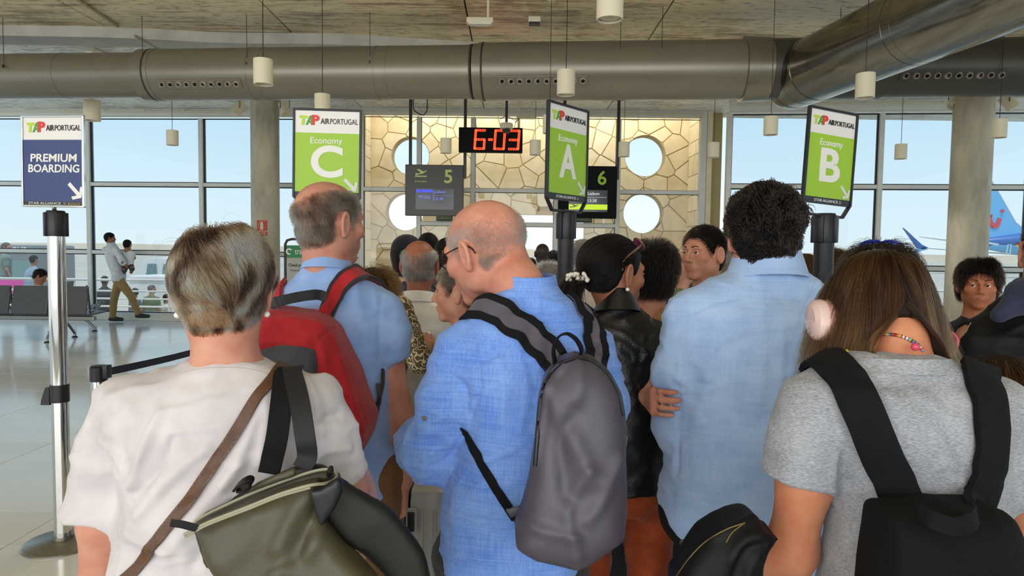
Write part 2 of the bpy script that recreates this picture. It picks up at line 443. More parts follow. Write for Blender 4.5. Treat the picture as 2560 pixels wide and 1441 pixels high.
# open cable trunking and pipes fixed to the ceiling
def pipe(name, pts, r, m, label, cat='pipe', group=None, clips=0):
    mb = MB(); mb.tube(pts, r, 8)
    o = mb.build(name, m, None, base=pts[0], smooth=True); tag(o, label, cat, group)
    for k in range(clips):
        q = vec(pts[0]) * (1 - (k + .5) / clips) + vec(pts[-1]) * (k + .5) / clips
        MB().box(q + vec((0, 0, .012)), (.03, .03, .05), bev=.004).build('clip', m, o)
    return o
M['cream'] = mat('cream_enamel', 'd8cfb4', .45)
M['conduit'] = mat('conduit_paint', 'a89f88', .5)
pipe('conduit_pipe', [PZ(150, -30, 4.43), PZ(295, 66, 4.43)], .018, M['conduit'], 'painted conduit on the brown ceiling above the premium boarding sign', 'pipe', clips=3)
pipe('conduit_pipe', [PZ(335, 88, 4.31), PZ(415, 132, 4.31)], .018, M['conduit'], 'conduit on the pale ceiling just behind the beam, over the duct joint', 'pipe', clips=2)
pipe('conduit_pipe', [PZ(235, 120, 4.31), PZ(280, 137, 4.31)], .014, M['conduit'], 'short conduit running from a lamp rose on the pale ceiling', 'pipe')

# ---- window wall
def wall_line(pa, Ya, pb, Yb):
    A, B = P(pa, 600, Ya)[:2], P(pb, 600, Yb)[:2]
    def at(px):
        # point of the line seen in column px
        d = rayd(px, 600)[:2]; t = B - A
        s = np.linalg.solve(np.array([[d[0], -t[0]], [d[1], -t[1]]]), A)
        return A + t * s[1]
    return at
WL = wall_line(0, 14.4, 740, 14.0); WC = wall_line(905, 13.8, 1750, 13.7); WR = wall_line(1815, 12.75, 2560, 12.25)
zl = [P(300, y, 14.2)[2] for y in (800, 631, 461, 296)]
zr = [P(2190, y, 12.5)[2] for y in (800, 670, 468, 284)]
ZC = 4.36
nwin = [0]
def window_bay(A, B, zs, group_label, sill=.16, mw=.085, gask=.018, dep=.16):
    nwin[0] += 1
    A, B = vec(A), vec(B); t = (B - A) / np.linalg.norm(B - A); nrm = np.array((t[1], -t[0])); L = np.linalg.norm(B - A)
    ang = math.atan2(t[1], t[0]); R = Rz(ang); mid = (A + B) / 2
    def bx(mb, s, z0, z1, w, d, off=0.0, bev=.006):
        c = A + t * s + nrm * off; mb.box((c[0], c[1], (z0 + z1) / 2), (w, d, z1 - z0), R, bev)
    mb = MB(); c = A + t * L / 2
    mb.box((c[0], c[1], (zs[-1] + ZC) / 2 + .02), (L, dep * 1.1, ZC - zs[-1] - .04), R, .006)
    mb.box((c[0], c[1], sill / 2), (L, dep * 1.5, sill), R, .01)
    win = tag(mb.build('window_%d' % nwin[0], M['frame'], None, base=(mid[0], mid[1], 0)), kind='structure')
    m2 = MB(); bx(m2, 0, sill, zs[-1], mw, dep); m2.build('mullion', M['frame'], win)
    for z in zs[:-1]:
        m3 = MB(); m3.box((c[0], c[1], z), (L - mw, dep * .8, .075), R, .006); m3.build('transom', M['frame'], win)
    lv = [sill] + list(zs)
    for a, b in zip(lv[:-1], lv[1:]):
        a2 = a + (.0375 if a != sill else 0); b2 = b - (.0375 if b != zs[-1] else 0)
        g = MB()
        for s in (mw / 2 + gask / 2, L - mw / 2 - gask / 2): bx(g, s, a2, b2, gask, .05, 0, 0)
        for z in (a2 + gask / 2, b2 - gask / 2): g.box((c[0], c[1], z), (L - mw, .05, gask), R)
        pf = g.build('pane_gasket', M['gasket'], win)
        pn = MB(); pn.box((c[0], c[1], (a2 + b2) / 2), (L - mw - gask * 2, .012, b2 - a2 - gask * 2), R); pn.build('pane', M['pane_clear' if group_label == 'c' else 'pane'], win)
    return win
for a, b in ((-332, -52), (-52, 228), (228, 508), (508, 788), (788, 905)):
    window_bay(WL(a), WL(b), zl[1:], 'l')
for a, b in ((1815, 2190), (2190, 2565), (2565, 2940)):
    window_bay(WR(a), WR(b), zr[1:], 'r')
zc = [P(1300, 562, 13.7)[2], P(1300, 477, 13.7)[2], P(1300, 294, 13.7)[2]]
cpx = [905, 1047, 1181, 1388, 1541, 1750]
for k, (a, b) in enumerate(zip(cpx[:-1], cpx[1:])):
    zz = [P(1300, 690, 13.7)[2]] + zc[1:] if k in (0, 4) else zc
    window_bay(WC(a), WC(b), zz, 'c', sill=.06, gask=.008)
e0, e1 = WC(1750), WR(1815)
mb = MB(); mb.box((e0[0], e0[1], 2.2), (.12, .16, 4.3), None, .006); tag(mb.build('trim_1', M['frame'], None, base=(e0[0], e0[1], 0)), kind='structure')
mb = MB(); mb.box((WL(905)[0], WL(905)[1], 2.2), (.12, .16, 4.3), None, .006); tag(mb.build('trim_2', M['frame'], None, base=(WL(905)[0], WL(905)[1], 0)), kind='structure')
# conduit along the window head
def along(at, p0, p1, y, dz, n=8):
    return [np.append(at(p0 + (p1 - p0) * k / (n - 1)) + np.array((0, -.14)), dz) for k in range(n)]
pipe('conduit_pipe', along(WL, -60, 620, 0, 4.28), .016, M['cream'], 'long cream conduit above the window heads beside the extinguisher column', 'pipe', clips=7)
pipe('conduit_pipe', along(WC, 905, 1745, 0, 4.27), .014, M['cream'], 'long cream conduit above the glazed doors of the stone porch', 'pipe', clips=6)
pipe('conduit_pipe', along(WR, 1825, 2380, 0, 4.27), .014, M['cream'], 'long cream conduit above the windows behind the economy B sign', 'pipe', clips=6)

# ---- round concrete columns
def column(px0, px1, Y, name='column'):
    c = P((px0 + px1) / 2, 600, Y); r = (px1 - px0) / 2 / FPX * Y
    mb = MB(); mb.lathe([(r, -.01), (r, 1.1), (r, 2.3), (r, 2.31), (r, 3.3), (r, 4.4)], (c[0], c[1], 0), n=40)
    o = tag(mb.build(name, M['column'], None, base=(c[0], c[1], 0), smooth=True, angle=80), kind='structure')
    return c, r, o
colL, rL, _c1 = column(630, 698, 13.0)
colR, rR, _c2 = column(2374, 2463, 9.9)

# ---- stone porch beyond the glazed doors: crazy paving on its walls, round openings
PY = 15.2
xl, xr = P(926, 600, PY)[0], 3.86
def pz(y): return P(1300, y, PY)[2]
holes = []
for px, py, r in ((1026, 390, 46), (1012, 530, 46), (1613, 390, 50), (1608, 534, 49)):
    q = P(px, py, PY); holes.append((q[0], q[2], r / FPX * PY))
dx0, dx1, dzt = P(1215, 600, PY)[0], P(1462, 600, PY)[0], pz(536)
ztop = 4.9
M['stone'] = None
def stone_mat():
    m, n, l, b = nmat('yellow_stone')
    oi = n.new('ShaderNodeObjectInfo'); tc = n.new('ShaderNodeTexCoord'); t = n.new('ShaderNodeTexNoise'); t.inputs['Scale'].default_value = 5; t.inputs['Detail'].default_value = 6
    l.new(tc.outputs['Object'], t.inputs['Vector'])
    ad = n.new('ShaderNodeMath'); ad.operation = 'MULTIPLY_ADD'; ad.inputs[1].default_value = .5; l.new(oi.outputs['Random'], ad.inputs[0]); l.new(t.outputs['Fac'], ad.inputs[2])
    r = n.new('ShaderNodeValToRGB'); l.new(ad.outputs[0], r.inputs[0]); l.new(r.outputs[0], b.inputs['Base Color'])
    r.color_ramp.elements[0].position = .35; r.color_ramp.elements[0].color = lin('dccaa0'); r.color_ramp.elements[1].position = 1.05; r.color_ramp.elements[1].color = lin('f1e6c8')
    b.inputs['Roughness'].default_value = .8
    bp = n.new('ShaderNodeBump'); bp.inputs['Strength'].default_value = .3; bp.inputs['Distance'].default_value = .01; l.new(t.outputs['Fac'], bp.inputs['Height']); l.new(bp.outputs[0], b.inputs['Normal'])
    return m
M['stone'] = stone_mat()
def clip_poly(poly, a, n):
    """keep the side where (p-a).n <= 0"""
    out = []
    for i in range(len(poly)):
        p, q = poly[i], poly[(i + 1) % len(poly)]; dp, dq = np.dot(p - a, n), np.dot(q - a, n)
        if dp <= 0: out.append(p)
        if dp * dq < 0: out.append(p + (q - p) * dp / (dp - dq))
    return out
def crazy(x0, x1, z0, z1, size, rng, seeds_extra=()):
    n = int((x1 - x0) * (z1 - z0) / size ** 2); S = []
    tries = 0
    while len(S) < n and tries < 6000:
        tries += 1; c = np.array((rng.uniform(x0, x1), rng.uniform(z0, z1)))
        if all(np.linalg.norm((c - s) * (1, 1.15)) > size * .68 for s in S): S.append(c)
    S = [np.array(s) for s in seeds_extra] + S
    cells = []
    for i, s in enumerate(S):
        poly = [np.array(p) for p in ((x0, z0), (x1, z0), (x1, z1), (x0, z1))]
        for j in sorted(range(len(S)), key=lambda j: np.sum((S[j] - s) ** 2))[1:22]:
            d = S[j] - s; poly = clip_poly(poly, (s + S[j]) / 2 - d / np.linalg.norm(d) * .011, d)
            if len(poly) < 3: break
        if len(poly) >= 3: cells.append((s, poly))
    return cells
def dens(poly, step=.03):
    out = []
    for i in range(len(poly)):
        p, q = poly[i], poly[(i + 1) % len(poly)]; k = max(1, int(np.linalg.norm(q - p) / step))
        out += [p + (q - p) * f / k for f in range(k)]
    return out
rs = np.random.default_rng(5)
wall_back = MB()
# backing wall built round the openings
def back_panel(mb, x0, x1, z0, z1, t=.3):
    if x1 - x0 < 1e-3 or z1 - z0 < 1e-3: return
    mb.box(((x0 + x1) / 2, PY + .02 + t / 2, (z0 + z1) / 2), (x1 - x0, t, z1 - z0))
hx = sorted(set([xl - .1, xr + .1, dx0, dx1]))
hl, hr = (holes[0], holes[1]), (holes[2], holes[3])
for hs in (hl, hr):
    cx_ = sum(h[0] for h in hs) / 2; w = max(h[2] for h in hs) + .2
    zs_ = sorted(hs, key=lambda h: h[1])
    bounds = [zs_[0][1] - w, (zs_[0][1] + zs_[1][1]) / 2, zs_[1][1] + w]
    back_panel(wall_back, cx_ - w, cx_ + w, 0, bounds[0]); back_panel(wall_back, cx_ - w, cx_ + w, bounds[2], ztop)
    for h, zb0, zb1 in ((zs_[0], bounds[0], bounds[1]), (zs_[1], bounds[1], bounds[2])):
        N = 56; V = []; F = []
        for y in (PY + .02, PY + .32):
            for k in range(N):
                a = 2 * PI * k / N; c, s_ = math.cos(a), math.sin(a)
                V.append((h[0] + h[2] * c, y, h[1] + h[2] * s_))
                fx = ((cx_ + w - h[0]) if c > 0 else (h[0] - cx_ + w)) / max(abs(c), 1e-6); fz = ((zb1 - h[1]) if s_ > 0 else (h[1] - zb0)) / max(abs(s_), 1e-6)
                f = min(fx, fz); V.append((h[0] + f * c, y, h[1] + f * s_))
        for k in range(N):
            j = (k + 1) % N
            F += [(2 * k, 2 * k + 1, 2 * j + 1, 2 * j), (2 * N + 2 * k, 2 * N + 2 * j, 2 * N + 2 * j + 1, 2 * N + 2 * k + 1), (2 * k, 2 * j, 2 * N + 2 * j, 2 * N + 2 * k)]
        wall_back.add(V, F)
cl, wl_ = (holes[0][0] + holes[1][0]) / 2, max(holes[0][2], holes[1][2]) + .2
cr2, wr_ = (holes[2][0] + holes[3][0]) / 2, max(holes[2][2], holes[3][2]) + .2
back_panel(wall_back, xl - .1, cl - wl_, 0, ztop); back_panel(wall_back, cl + wl_, dx0, 0, ztop); back_panel(wall_back, dx0, dx1, dzt, ztop); back_panel(wall_back, dx1, cr2 - wr_, 0, ztop); back_panel(wall_back, cr2 + wr_, xr + .3, 0, ztop)
wall_back = tag(wall_back.build('wall_back', M['mortar'], None, base=((xl + xr) / 2, PY, 0)), kind='structure')
extra = []
for h in holes: extra += [(h[0] + .2 * math.cos(a), h[1] + .2 * math.sin(a)) for a in (0.3, 1.57, 2.8, 4.1, 5.3)] + [(h[0], h[1])]
for s, poly in crazy(xl, xr, .02, 4.6, .41, rs, extra):
    if dx0 - .02 < s[0] < dx1 + .02 and s[1] < dzt: continue
    pts = dens(poly); bad = False
    for h in holes:
        hc = np.array(h[:2]); r = h[2] + .012
        ds = [np.linalg.norm(p - hc) for p in pts]
        if max(ds) < r + .03: bad = True; break
        if min(ds) < r:
            pts = [p if d >= r else hc + (p - hc) / max(d, 1e-6) * r for p, d in zip(pts, ds)]
    if bad: continue
    if min(p[1] for p in pts) < dzt and max(p[0] for p in pts) > dx0 and min(p[0] for p in pts) < dx1:
        if s[0] < dx0: pts = [np.array((min(p[0], dx0), p[1])) for p in pts]
        elif s[0] > dx1: pts = [np.array((max(p[0], dx1), p[1])) for p in pts]
        else: pts = [np.array((p[0], max(p[1], dzt))) for p in pts]
    q = [pts[0]]
    for p in pts[1:]:
        if np.linalg.norm(p - q[-1]) > .004: q.append(p)
    # drop points in straight runs
    keep = []
    for i in range(len(q)):
        a, b, c = q[i - 1], q[i], q[(i + 1) % len(q)]; cr_ = (b[0] - a[0]) * (c[1] - b[1]) - (b[1] - a[1]) * (c[0] - b[0])
        if abs(cr_) > 2e-5: keep.append(b)
    if len(keep) < 3: continue
    d = rs.uniform(.012, .03)
    MB().prism([(p[0], p[1]) for p in keep], (0, PY + .021, 0), (1, 0, 0), (0, 0, 1), (0, -1, 0), d).build('stone', M['stone'], wall_back)
tag(MB().box(((xl + xr) / 2, 15.0, 4.95), (xr - xl + .7, 1.4, .14)).build('roof', M['soffit'], None, base=((xl + xr) / 2, 15.0, 4.9)), kind='structure')
# porch side walls: sawn stone courses
def side_wall(name, x, sgn, y0, y1):
    w = tag(MB().box((x - sgn * .17, (y0 + y1) / 2, ztop / 2), (.3, y1 - y0, ztop)).build(name, M['mortar'], None, base=(x, (y0 + y1) / 2, 0)), kind='structure')
    z = .02
    while z < 4.5:
        h = rs.uniform(.22, .5); y = y0
        while y < y1 - .05:
            l_ = min(rs.uniform(.3, .8), y1 - y)
            MB().box((x - sgn * .01, y + l_ / 2, z + h / 2), (.04, l_ - .012, h - .012), bev=.006).build('stone', M['stone'], w); y += l_
        z += h
    return w
side_wall('wall_left', xl, 1, 13.95, PY); side_wall('wall_right', xr, -1, 13.85, PY)
pil0, pil1 = e0[0] + .07, e1[0] - .05
pier = tag(MB().box(((pil0 + pil1) / 2, 13.9, 2.2), (pil1 - pil0, .5, 4.4)).build('wall_front', M['mortar'], None, base=((pil0 + pil1) / 2, 13.7, 0)), kind='structure')
for s, poly in crazy(pil0, pil1, .02, 4.34, .36, rs):
    MB().prism([tuple(p) for p in poly], (0, 13.651, 0), (1, 0, 0), (0, 0, 1), (0, -1, 0), rs.uniform(.012, .026)).build('stone', M['stone'], pier)

# ---- outside: apron, far shore, railing
tag(MB().box((0, 1017, -1.45), (4000, 2002, .4)).build('ground', M['apron']), kind='structure')
tag(MB().box((0, 15.3, -.7), (30, 2.0, 1.36)).build('path', mat('terrace_concrete', 'd9d2c2', .8, noise=.06, nscale=2)), kind='structure')
M['shore'] = mat('dry_earth', 'b9ac92', .95, noise=.12, nscale=.02)
def ridge(name, x0, x1, Y, h, seed):
    g = np.random.default_rng(seed); n = 60; V = []; F = []
    for i in range(n):
        x = x0 + (x1 - x0) * i / (n - 1); k = h * (.75 + .25 * g.random())
        V += [(x, Y, -1.6), (x, Y + 14, k), (x, Y + 60, k * .9), (x, Y + 90, -1.6)]
    for i in range(n - 1):
        for k in range(3): F.append((4 * i + k, 4 * i + 4 + k, 4 * i + 5 + k, 4 * i + 1 + k))
    return tag(MB().add(V, F).build(name, M['shore'], None, base=((x0 + x1) / 2, Y, 0), smooth=True), kind='structure')
ridge('hill', -500, 700, 330, 2.6, 3)
# ================================================================== DUCTS, LAMPS, SIGNS
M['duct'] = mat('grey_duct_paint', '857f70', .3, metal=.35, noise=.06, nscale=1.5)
M['duct_dark_shaded'] = mat('dark_shaded_duct', '55534d', .38, metal=.5, noise=.08, nscale=1.5)  # shade of the backlit right duct sections put into the colour; dark pipe shares it
M['steel'] = mat('galvanised_steel', '8f8c84', .15, metal=1.0, noise=.2, nscale=2.5, stretch=(5, .6, 5), bump=.08, bscale=3)
M['black'] = mat('black_plastic', '121316', .42)
M['seam'] = mat('duct_seal', '38352f', .6)
M['nozzle'] = mat('nozzle_plastic', 'a7a193', .4)
M['chrome'] = mat('chrome', 'd9d6cf', .07, metal=1.0)
M['lampw'] = mat('lamp_cream_enamel', 'e6dcc0', .5)
M['reflector'] = mat('lamp_reflector', 'c9c2ae', .18, metal=1.0)
M['lens'] = mat('lamp_lens', 'e9e6da', .2)

def ring(p, d, r, t, w, n=40):
    """flat band of radius r round axis d"""
    mb = MB(); mb.lathe([(r, -w / 2), (r + t, -w / 2), (r + t, w / 2), (r, w / 2), (r, -w / 2)], p, align_z(d), n); return mb
# main duct
Dz = P(640, 189, 9.0)[2]
dl, dr = P(-140, 190, 9.3), P(2760, 170, 8.05)
def duct_pt(px):
    d = rayd(px, 190)[:2]; A, B = dl[:2], dr[:2]; t = B - A
    s = np.linalg.solve(np.array([[d[0], -t[0]], [d[1], -t[1]]]), A)
    q = A + t * s[1]; return np.array((q[0], q[1], Dz))
ddir = (duct_pt(2000) - duct_pt(400)); ddir /= np.linalg.norm(ddir); dperp = np.array((-ddir[1], ddir[0], 0)) * -1  # towards the camera
main = empty('air_duct', duct_pt(1000), 'long grey round air duct running across the hall below the ceiling', 'air duct')
segs = [(-140, 362, .285, 'duct'), (362, 1182, .325, 'duct'), (1200, 1880, .35, 'duct'), (1880, 2200, .355, 'duct_dark_shaded'), (2200, 2760, .335, 'duct_dark_shaded')]
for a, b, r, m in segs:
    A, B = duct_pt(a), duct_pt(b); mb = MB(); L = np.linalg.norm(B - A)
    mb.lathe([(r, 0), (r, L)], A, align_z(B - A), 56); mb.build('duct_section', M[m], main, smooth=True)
for px, r, w, m in ((166, .2855, .012, 'duct'), (366, .30, .05, 'seam'), (372, .318, .06, 'duct'), (390, .328, .02, 'seam'), (398, .3275, .05, 'duct'), (640, .326, .014, 'duct'), (668, .326, .014, 'duct'), (948, .326, .014, 'duct'), (978, .326, .014, 'duct'), (1182, .33, .022, 'seam'), (1196, .335, .09, 'duct'), (1211, .352, .024, 'seam'), (1525, .351, .012, 'duct')):
    ring(duct_pt(px), ddir, r - .004, .007, w).build('flange', M[m], main, smooth=True)
mb = MB(); mb.lathe([(.35, -.16), (.385, -.15), (.372, .15), (.35, .16)], duct_pt(1886), align_z(ddir), 48); mb.build('collar', mat('collar_paint', '8f897a', .25, metal=.7), main, smooth=True)
def nozzles(p0, p1, n, ang, r, cover):
    A, B = duct_pt(p0), duct_pt(p1); nd = dperp * math.cos(ang) + np.array((0, 0, -math.sin(ang)))
    c = (A + B) / 2 + nd * (r + .004); L = np.linalg.norm(B - A)
    X = ddir; Zv = np.cross(X, nd); R = np.stack([X, Zv, nd], axis=1)
    mb = MB(); mb.box(c - nd * .008, (L + .13, .125, .03), R, .008); pnl = mb.build('nozzle_panel', M[cover], main)
    for k in range(n):
        q = A + (B - A) * k / (n - 1) + nd * (r + .012)
        t = nd + vec((.25 * math.sin(k * 2.1), 0, .2 * math.cos(k * 1.7))); R2 = align_z(t)
        mb = MB(); mb.lathe([(.0, -.01), (.024, -.01), (.024, .018), (.03, .022), (.036, .012), (.04, -.012)], q, R2, 16)
        nz = mb.build('nozzle', M['nozzle'], pnl, smooth=True)
        m2 = MB(); m2.lathe([(0, .004), (.0235, .004)], q, R2, 16); o2 = m2.build('nozzle_bore', M['black'], pnl)
nozzles(437, 617, 10, .60, .325, 'duct'); nozzles(1262, 1457, 10, .56, .35, 'duct'); nozzles(2234, 2464, 10, .50, .335, 'duct_dark_shaded')
for px in (52, 388, 640, 937, 1540, 1640):
    q = duct_pt(px); mb = MB(); mb.tube([q + vec((0, -.3, 0.05)), q + vec((0, -.3, .66))], .004, 6); mb.box(q + vec((0, -.315, .05)), (.018, .03, .035)); mb.build('hanger_rod', M['seam'], main)
# polished cross duct coming towards the queue
xa = P(1985, 195, 8.45); xb = P(2345, 36, 6.2); xd = (xb - xa) / np.linalg.norm(xb - xa); xd[2] *= .15; xd /= np.linalg.norm(xd)
cross = empty('air_duct', xa, 'polished steel branch duct sloping up to the top corner from the main duct', 'air duct')
R = align_z(xd); rr = .375
def arc(n, r): return [(r * math.sin(a), -r * .85 * math.cos(a)) for a in np.linspace(0, PI / 2, n)]
MB().lathe(arc(10, rr) + [(rr, .5)], xa, R, 64).build('elbow', M['steel'], cross, smooth=True)
MB().lathe([(rr, .5), (rr, 2.0)], xa, R, 64).build('duct_section', M['steel'], cross, smooth=True)
MB().lathe([(rr, 2.0), (rr, 6.4), (rr * .9, 6.4)], xa, R, 64).build('duct_section', M['steel'], cross, smooth=True)
for s, t, w in ((.05, .006, .03), (.28, .005, .02), (.5, .008, .03), (2.0, .006, .025), (2.12, .004, .015), (4.05, .012, .06), (4.2, .006, .02)):
    ring(xa + xd * s, xd, rr - .003, t, w, 64).build('seam_band', M['steel'], cross, smooth=True)
for s in (.35, 2.2, 4.6):
    q = xa + xd * s + np.cross(xd, (0, 0, 1)) * -(rr - .02); MB().tube([q, q + vec((0, 0, .74))], .004, 6).build('hanger_rod', M['seam'], cross)
# thinner dark pipe above, at the corner
q0, q1 = P(2260, 95, 7.6), P(2600, -60, 5.6)
pipe('service_pipe', [q0, q1], .06, M['duct_dark_shaded'], 'dark service pipe alongside the polished branch duct', 'pipe')

# pendant lamps: real height 3.0 m
def pendant(px, yt, yb, label, z=3.0, sc=1.0):
    yc = (yt + yb) / 2; c = PZ(px, yc, z)
    r = .078 * sc; h = .205 * sc
    o = empty('pendant_lamp', c, label, 'lamp', 'cream cylinder pendant lamps')
    zc_ = 4.445 if c[1] < beam_y(c[0]) else 4.34
    mb = MB(); mb.lathe([(r * .2, h / 2), (r, h / 2), (r, -h / 2), (r * .86, -h / 2), (r * .8, -h / 2 + .03), (r * .2, -h / 2 + .03)], c, None, 32); mb.build('lamp_shade', M['lampw'], o, smooth=True)
    mb = MB(); mb.lathe([(0, h * .5 - .1), (r * .35, h * .5 - .11), (r * .76, -h / 2 + .012), (r * .82, -h / 2 + .012)], c, None, 28); mb.build('reflector', M['reflector'], o, smooth=True)
    MB().lathe([(0, -.062), (r * .55, -.062), (r * .55, -.066), (0, -.066)], c, None, 20).build('lens', M['lens'], o)
    MB().tube([c + vec((0, 0, h / 2 - .01)), (c[0], c[1], zc_ + .01)], .0035, 6).build('cable', M['black'], o)
    MB().lathe([(.05, -.05), (.055, -.045), (.055, .01)], (c[0], c[1], zc_), None, 20).build('canopy', M['lampw'], o, smooth=True)
    lamp('pendant_light', 'SPOT', tuple(c + vec((0, 0, -h / 2 + .02))), (0, 0, 0), 120, (1.0, .94, .84), spot_size=math.radians(120), spot_blend=.8, shadow_soft_size=.06)
    return o
for px, yt, yb, lb, *zs_ in (
    (658, 148, 213, 'cream pendant lamp hanging in front of the duct, over the concrete column'),
    (1415, 177, 238, 'cream pendant lamp hanging right above the economy A sign'),
    (1525, -30, 40, 'largest cream pendant lamp, cut by the top edge of the photo'),
    (2163, 183, 247, 'cream pendant lamp under the branch duct above the economy B sign'),
    (230, 255, 298, 'cream pendant lamp just right of the premium boarding sign top', 3.50, 1.42),
    (431, 328, 362, 'small pendant lamp against the sky, between premium sign and column', 3.14, 1.06),
    (1115, 348, 382, 'pendant lamp above the gate 5 display, left of the red clock'),
    (1338, 352, 387, 'pendant lamp between the red clock and the economy A sign'),
    (1374, 290, 333, 'pendant lamp half hidden behind the left edge of the economy A sign'),
    (1560, 357, 391, 'pendant lamp beside the upper round opening, over gate 6'),
    (1784, 358, 393, 'pendant lamp in front of the narrow stone pier'),
    (1927, 292, 338, 'pendant lamp against the sky just left of the economy B sign'),
    (2252, 362, 397, 'pendant lamp against the sky, lowest one right of the economy B sign'),
    (2498, 302, 342, 'pendant lamp overlapping the right column edge'),
    (806, 246, 278, 'pendant lamp hidden behind the top of the economy C sign')):
    pendant(px, yt, yb, lb, *zs_)
def spot(px, py, Y, dirv, label):
    c = P(px, py, Y); d = vec(dirv) / np.linalg.norm(dirv); R = align_z(d); o = empty('spot_lamp', c, label, 'lamp', 'ceiling spot lamps')
    MB().lathe([(.02, -.13), (.085, -.125), (.085, .1), (.072, .1), (.06, .05), (0, .05)], c, R, 24).build('lamp_head', M['lampw'], o, smooth=True)
    u = R[:, 0]
    mb = MB()
    for s in (-1, 1): mb.tube([c + u * .092 * s, (c + u * .092 * s) * vec((1, 1, 0)) + vec((0, 0, 4.3))], .006, 6)
    mb.box((c[0], c[1], 4.31), (.26, .05, .03)); mb.build('bracket', M['seam'], o)
spot(597, 272, 12.2, (-.5, -.3, -.8), 'cream spot lamp tilted at the left of the concrete column top')
spot(712, 274, 12.2, (.35, -.3, -.9), 'cream spot lamp tilted at the right of the concrete column top')
spot(2388, 254, 10.0, (-.5, -.3, -.8), 'spot lamp left of the thick right column top')
spot(2522, 257, 9.9, (.5, -.3, -.7), 'spot lamp right of the thick right column top')
# emergency lights on the ceiling
def em_light(px, py, z, w, label, drop):
    c = PZ(px, py, z); o = empty('emergency_light', c, label, 'lamp')
    MB().box(c, (w, .11, .06), bev=.012).build('body', M['cream'], o)
    MB().box(c + vec((0, 0, -.034)), (w * .86, .085, .012), bev=.004).build('diffuser', M['lens'], o)
    MB().tube([c + vec((w * .3, 0, .03)), c + vec((w * .3, 0, drop))], .014, 8).build('pipe', M['cream'], o)
    MB().box(c + vec((w * .3, 0, drop - .02)), (.12, .1, .05), bev=.01).build('junction_box', M['cream'], o)
em_light(1200, 53, 4.12, .3, 'white emergency light on a bent pipe, top middle of the ceiling', .33)
em_light(1316, 292, 3.98, .36, 'pale emergency light high over the glazed doors, behind the red clock', .34)
c = PZ(1336, 52, 4.36); sm = empty('ceiling_sensor', c, 'small white sensor box on a short pipe under the brown ceiling', 'sensor')
MB().box(c, (.15, .14, .07), bev=.012).build('body', M['cream'], sm); MB().box(c + vec((0, -.02, -.045)), (.13, .1, .03), bev=.006).build('lens', M['black'], sm)
MB().tube([c + vec((0, .05, .03)), c + vec((-.03, .75, .05))], .016, 8).build('pipe', M['cream'], sm)

# ---- queue sign stands
M['white_print'] = mat('white_print', 'ebe9e4', .5); M['white_print_dim'] = mat('white_print_matt', 'd9dbd6', .6)
M['lime'] = mat('lime_print', '9cc628', .45); M['lime_d'] = mat('lime_print_deep', '7fa31f', .45); M['navy_print'] = mat('navy_print', '2f4076', .45); M['dark_print'] = mat('dark_grey_print', '2b2d33', .5)
M['panel_white'] = mat('white_panel', 'e9e5e0', .4); M['red_print'] = mat('red_print', 'e0342b', .5); M['green_print'] = mat('green_print', '3f9b3c', .5); M['lime2'] = mat('yellow_green_print', 'b9d532', .5)
M['ink'] = mat('ink', '2a2a2c', .6); M['gold_print'] = mat('gold_print', 'b9a063', .5)
def tap_logo(o, ex, ey, w, par, lift):
    """three joined letters in yellow-green, green and red, then the airline's name; w = whole line's width"""
    en = np.cross(ex, ey); o = o + en * lift; h = w * .155
    def pt(x): return o + ex * (x * w)
    put_poly([(-.5 * h, .5 * h), (-.5 * h, .22 * h), (-.22 * h, .22 * h), (-.30 * h, -.5 * h), (.02 * h, -.5 * h), (.08 * h, .22 * h), (.36 * h, .22 * h), (.36 * h, .5 * h)], pt(-.405), ex, ey, M['lime2'], par)
    a = [(-.42 * h, -.5 * h), (.0 * h, .5 * h), (.3 * h, .5 * h), (.42 * h, -.5 * h), (.14 * h, -.5 * h), (.13 * h, -.28 * h), (-.12 * h, -.28 * h), (-.2 * h, -.5 * h)]
    put_poly(a, pt(-.315) + en * .0004, ex, ey, M['green_print'], par)
    put_poly([(.02 * h, -.08 * h), (.13 * h, .2 * h), (.14 * h, -.08 * h)], pt(-.315) + en * .0012, ex, ey, M['lime2'], par)
    put_text('P', h * 1.38, pt(-.215) + en * .001, ex, ey, M['red_print'], par, bold=.045, width=h * .82, name='emblem')
    put_text('AIR', h * .82, pt(-.06) + ey * (-.08 * h), ex, ey, M['ink'], par, bold=.014, width=w * .145)
    put_text('PORTUGAL', h * .82, pt(.255) + ey * (-.08 * h), ex, ey, M['ink'], par, width=w * .46)
def arrow(o, ex, ey, L, mat_, par):
    d = (vec(ex) - vec(ey)) / math.sqrt(2); n_ = (vec(ex) + vec(ey)) / math.sqrt(2); t = L * .1
    put_poly([(-L / 2, -t), (L * .3, -t), (L * .3, t), (-L / 2, t)], o, d, n_, mat_, par, 'arrow')
    put_poly([(L * .06, L * .36), (L * .22, L * .42), (L / 2, 0), (L * .22, -L * .42), (L * .06, -L * .36), (L * .3, -.0)], o + np.cross(d, n_) * .0008, d, n_, mat_, par, 'arrow')
def star_mark(o, ex, ey, r, m, par):
    for k in range(5):
        a = PI / 2 + k * 2 * PI / 5; c = vec(o) + vec(ex) * r * .62 * math.cos(a) + vec(ey) * r * .62 * math.sin(a)
        put_poly([(math.cos(a + b) * r * q, math.sin(a + b) * r * q) for b, q in ((0, .42), (PI * .62, .3), (PI, .12), (-PI * .62, .3))], c, ex, ey, m, par)
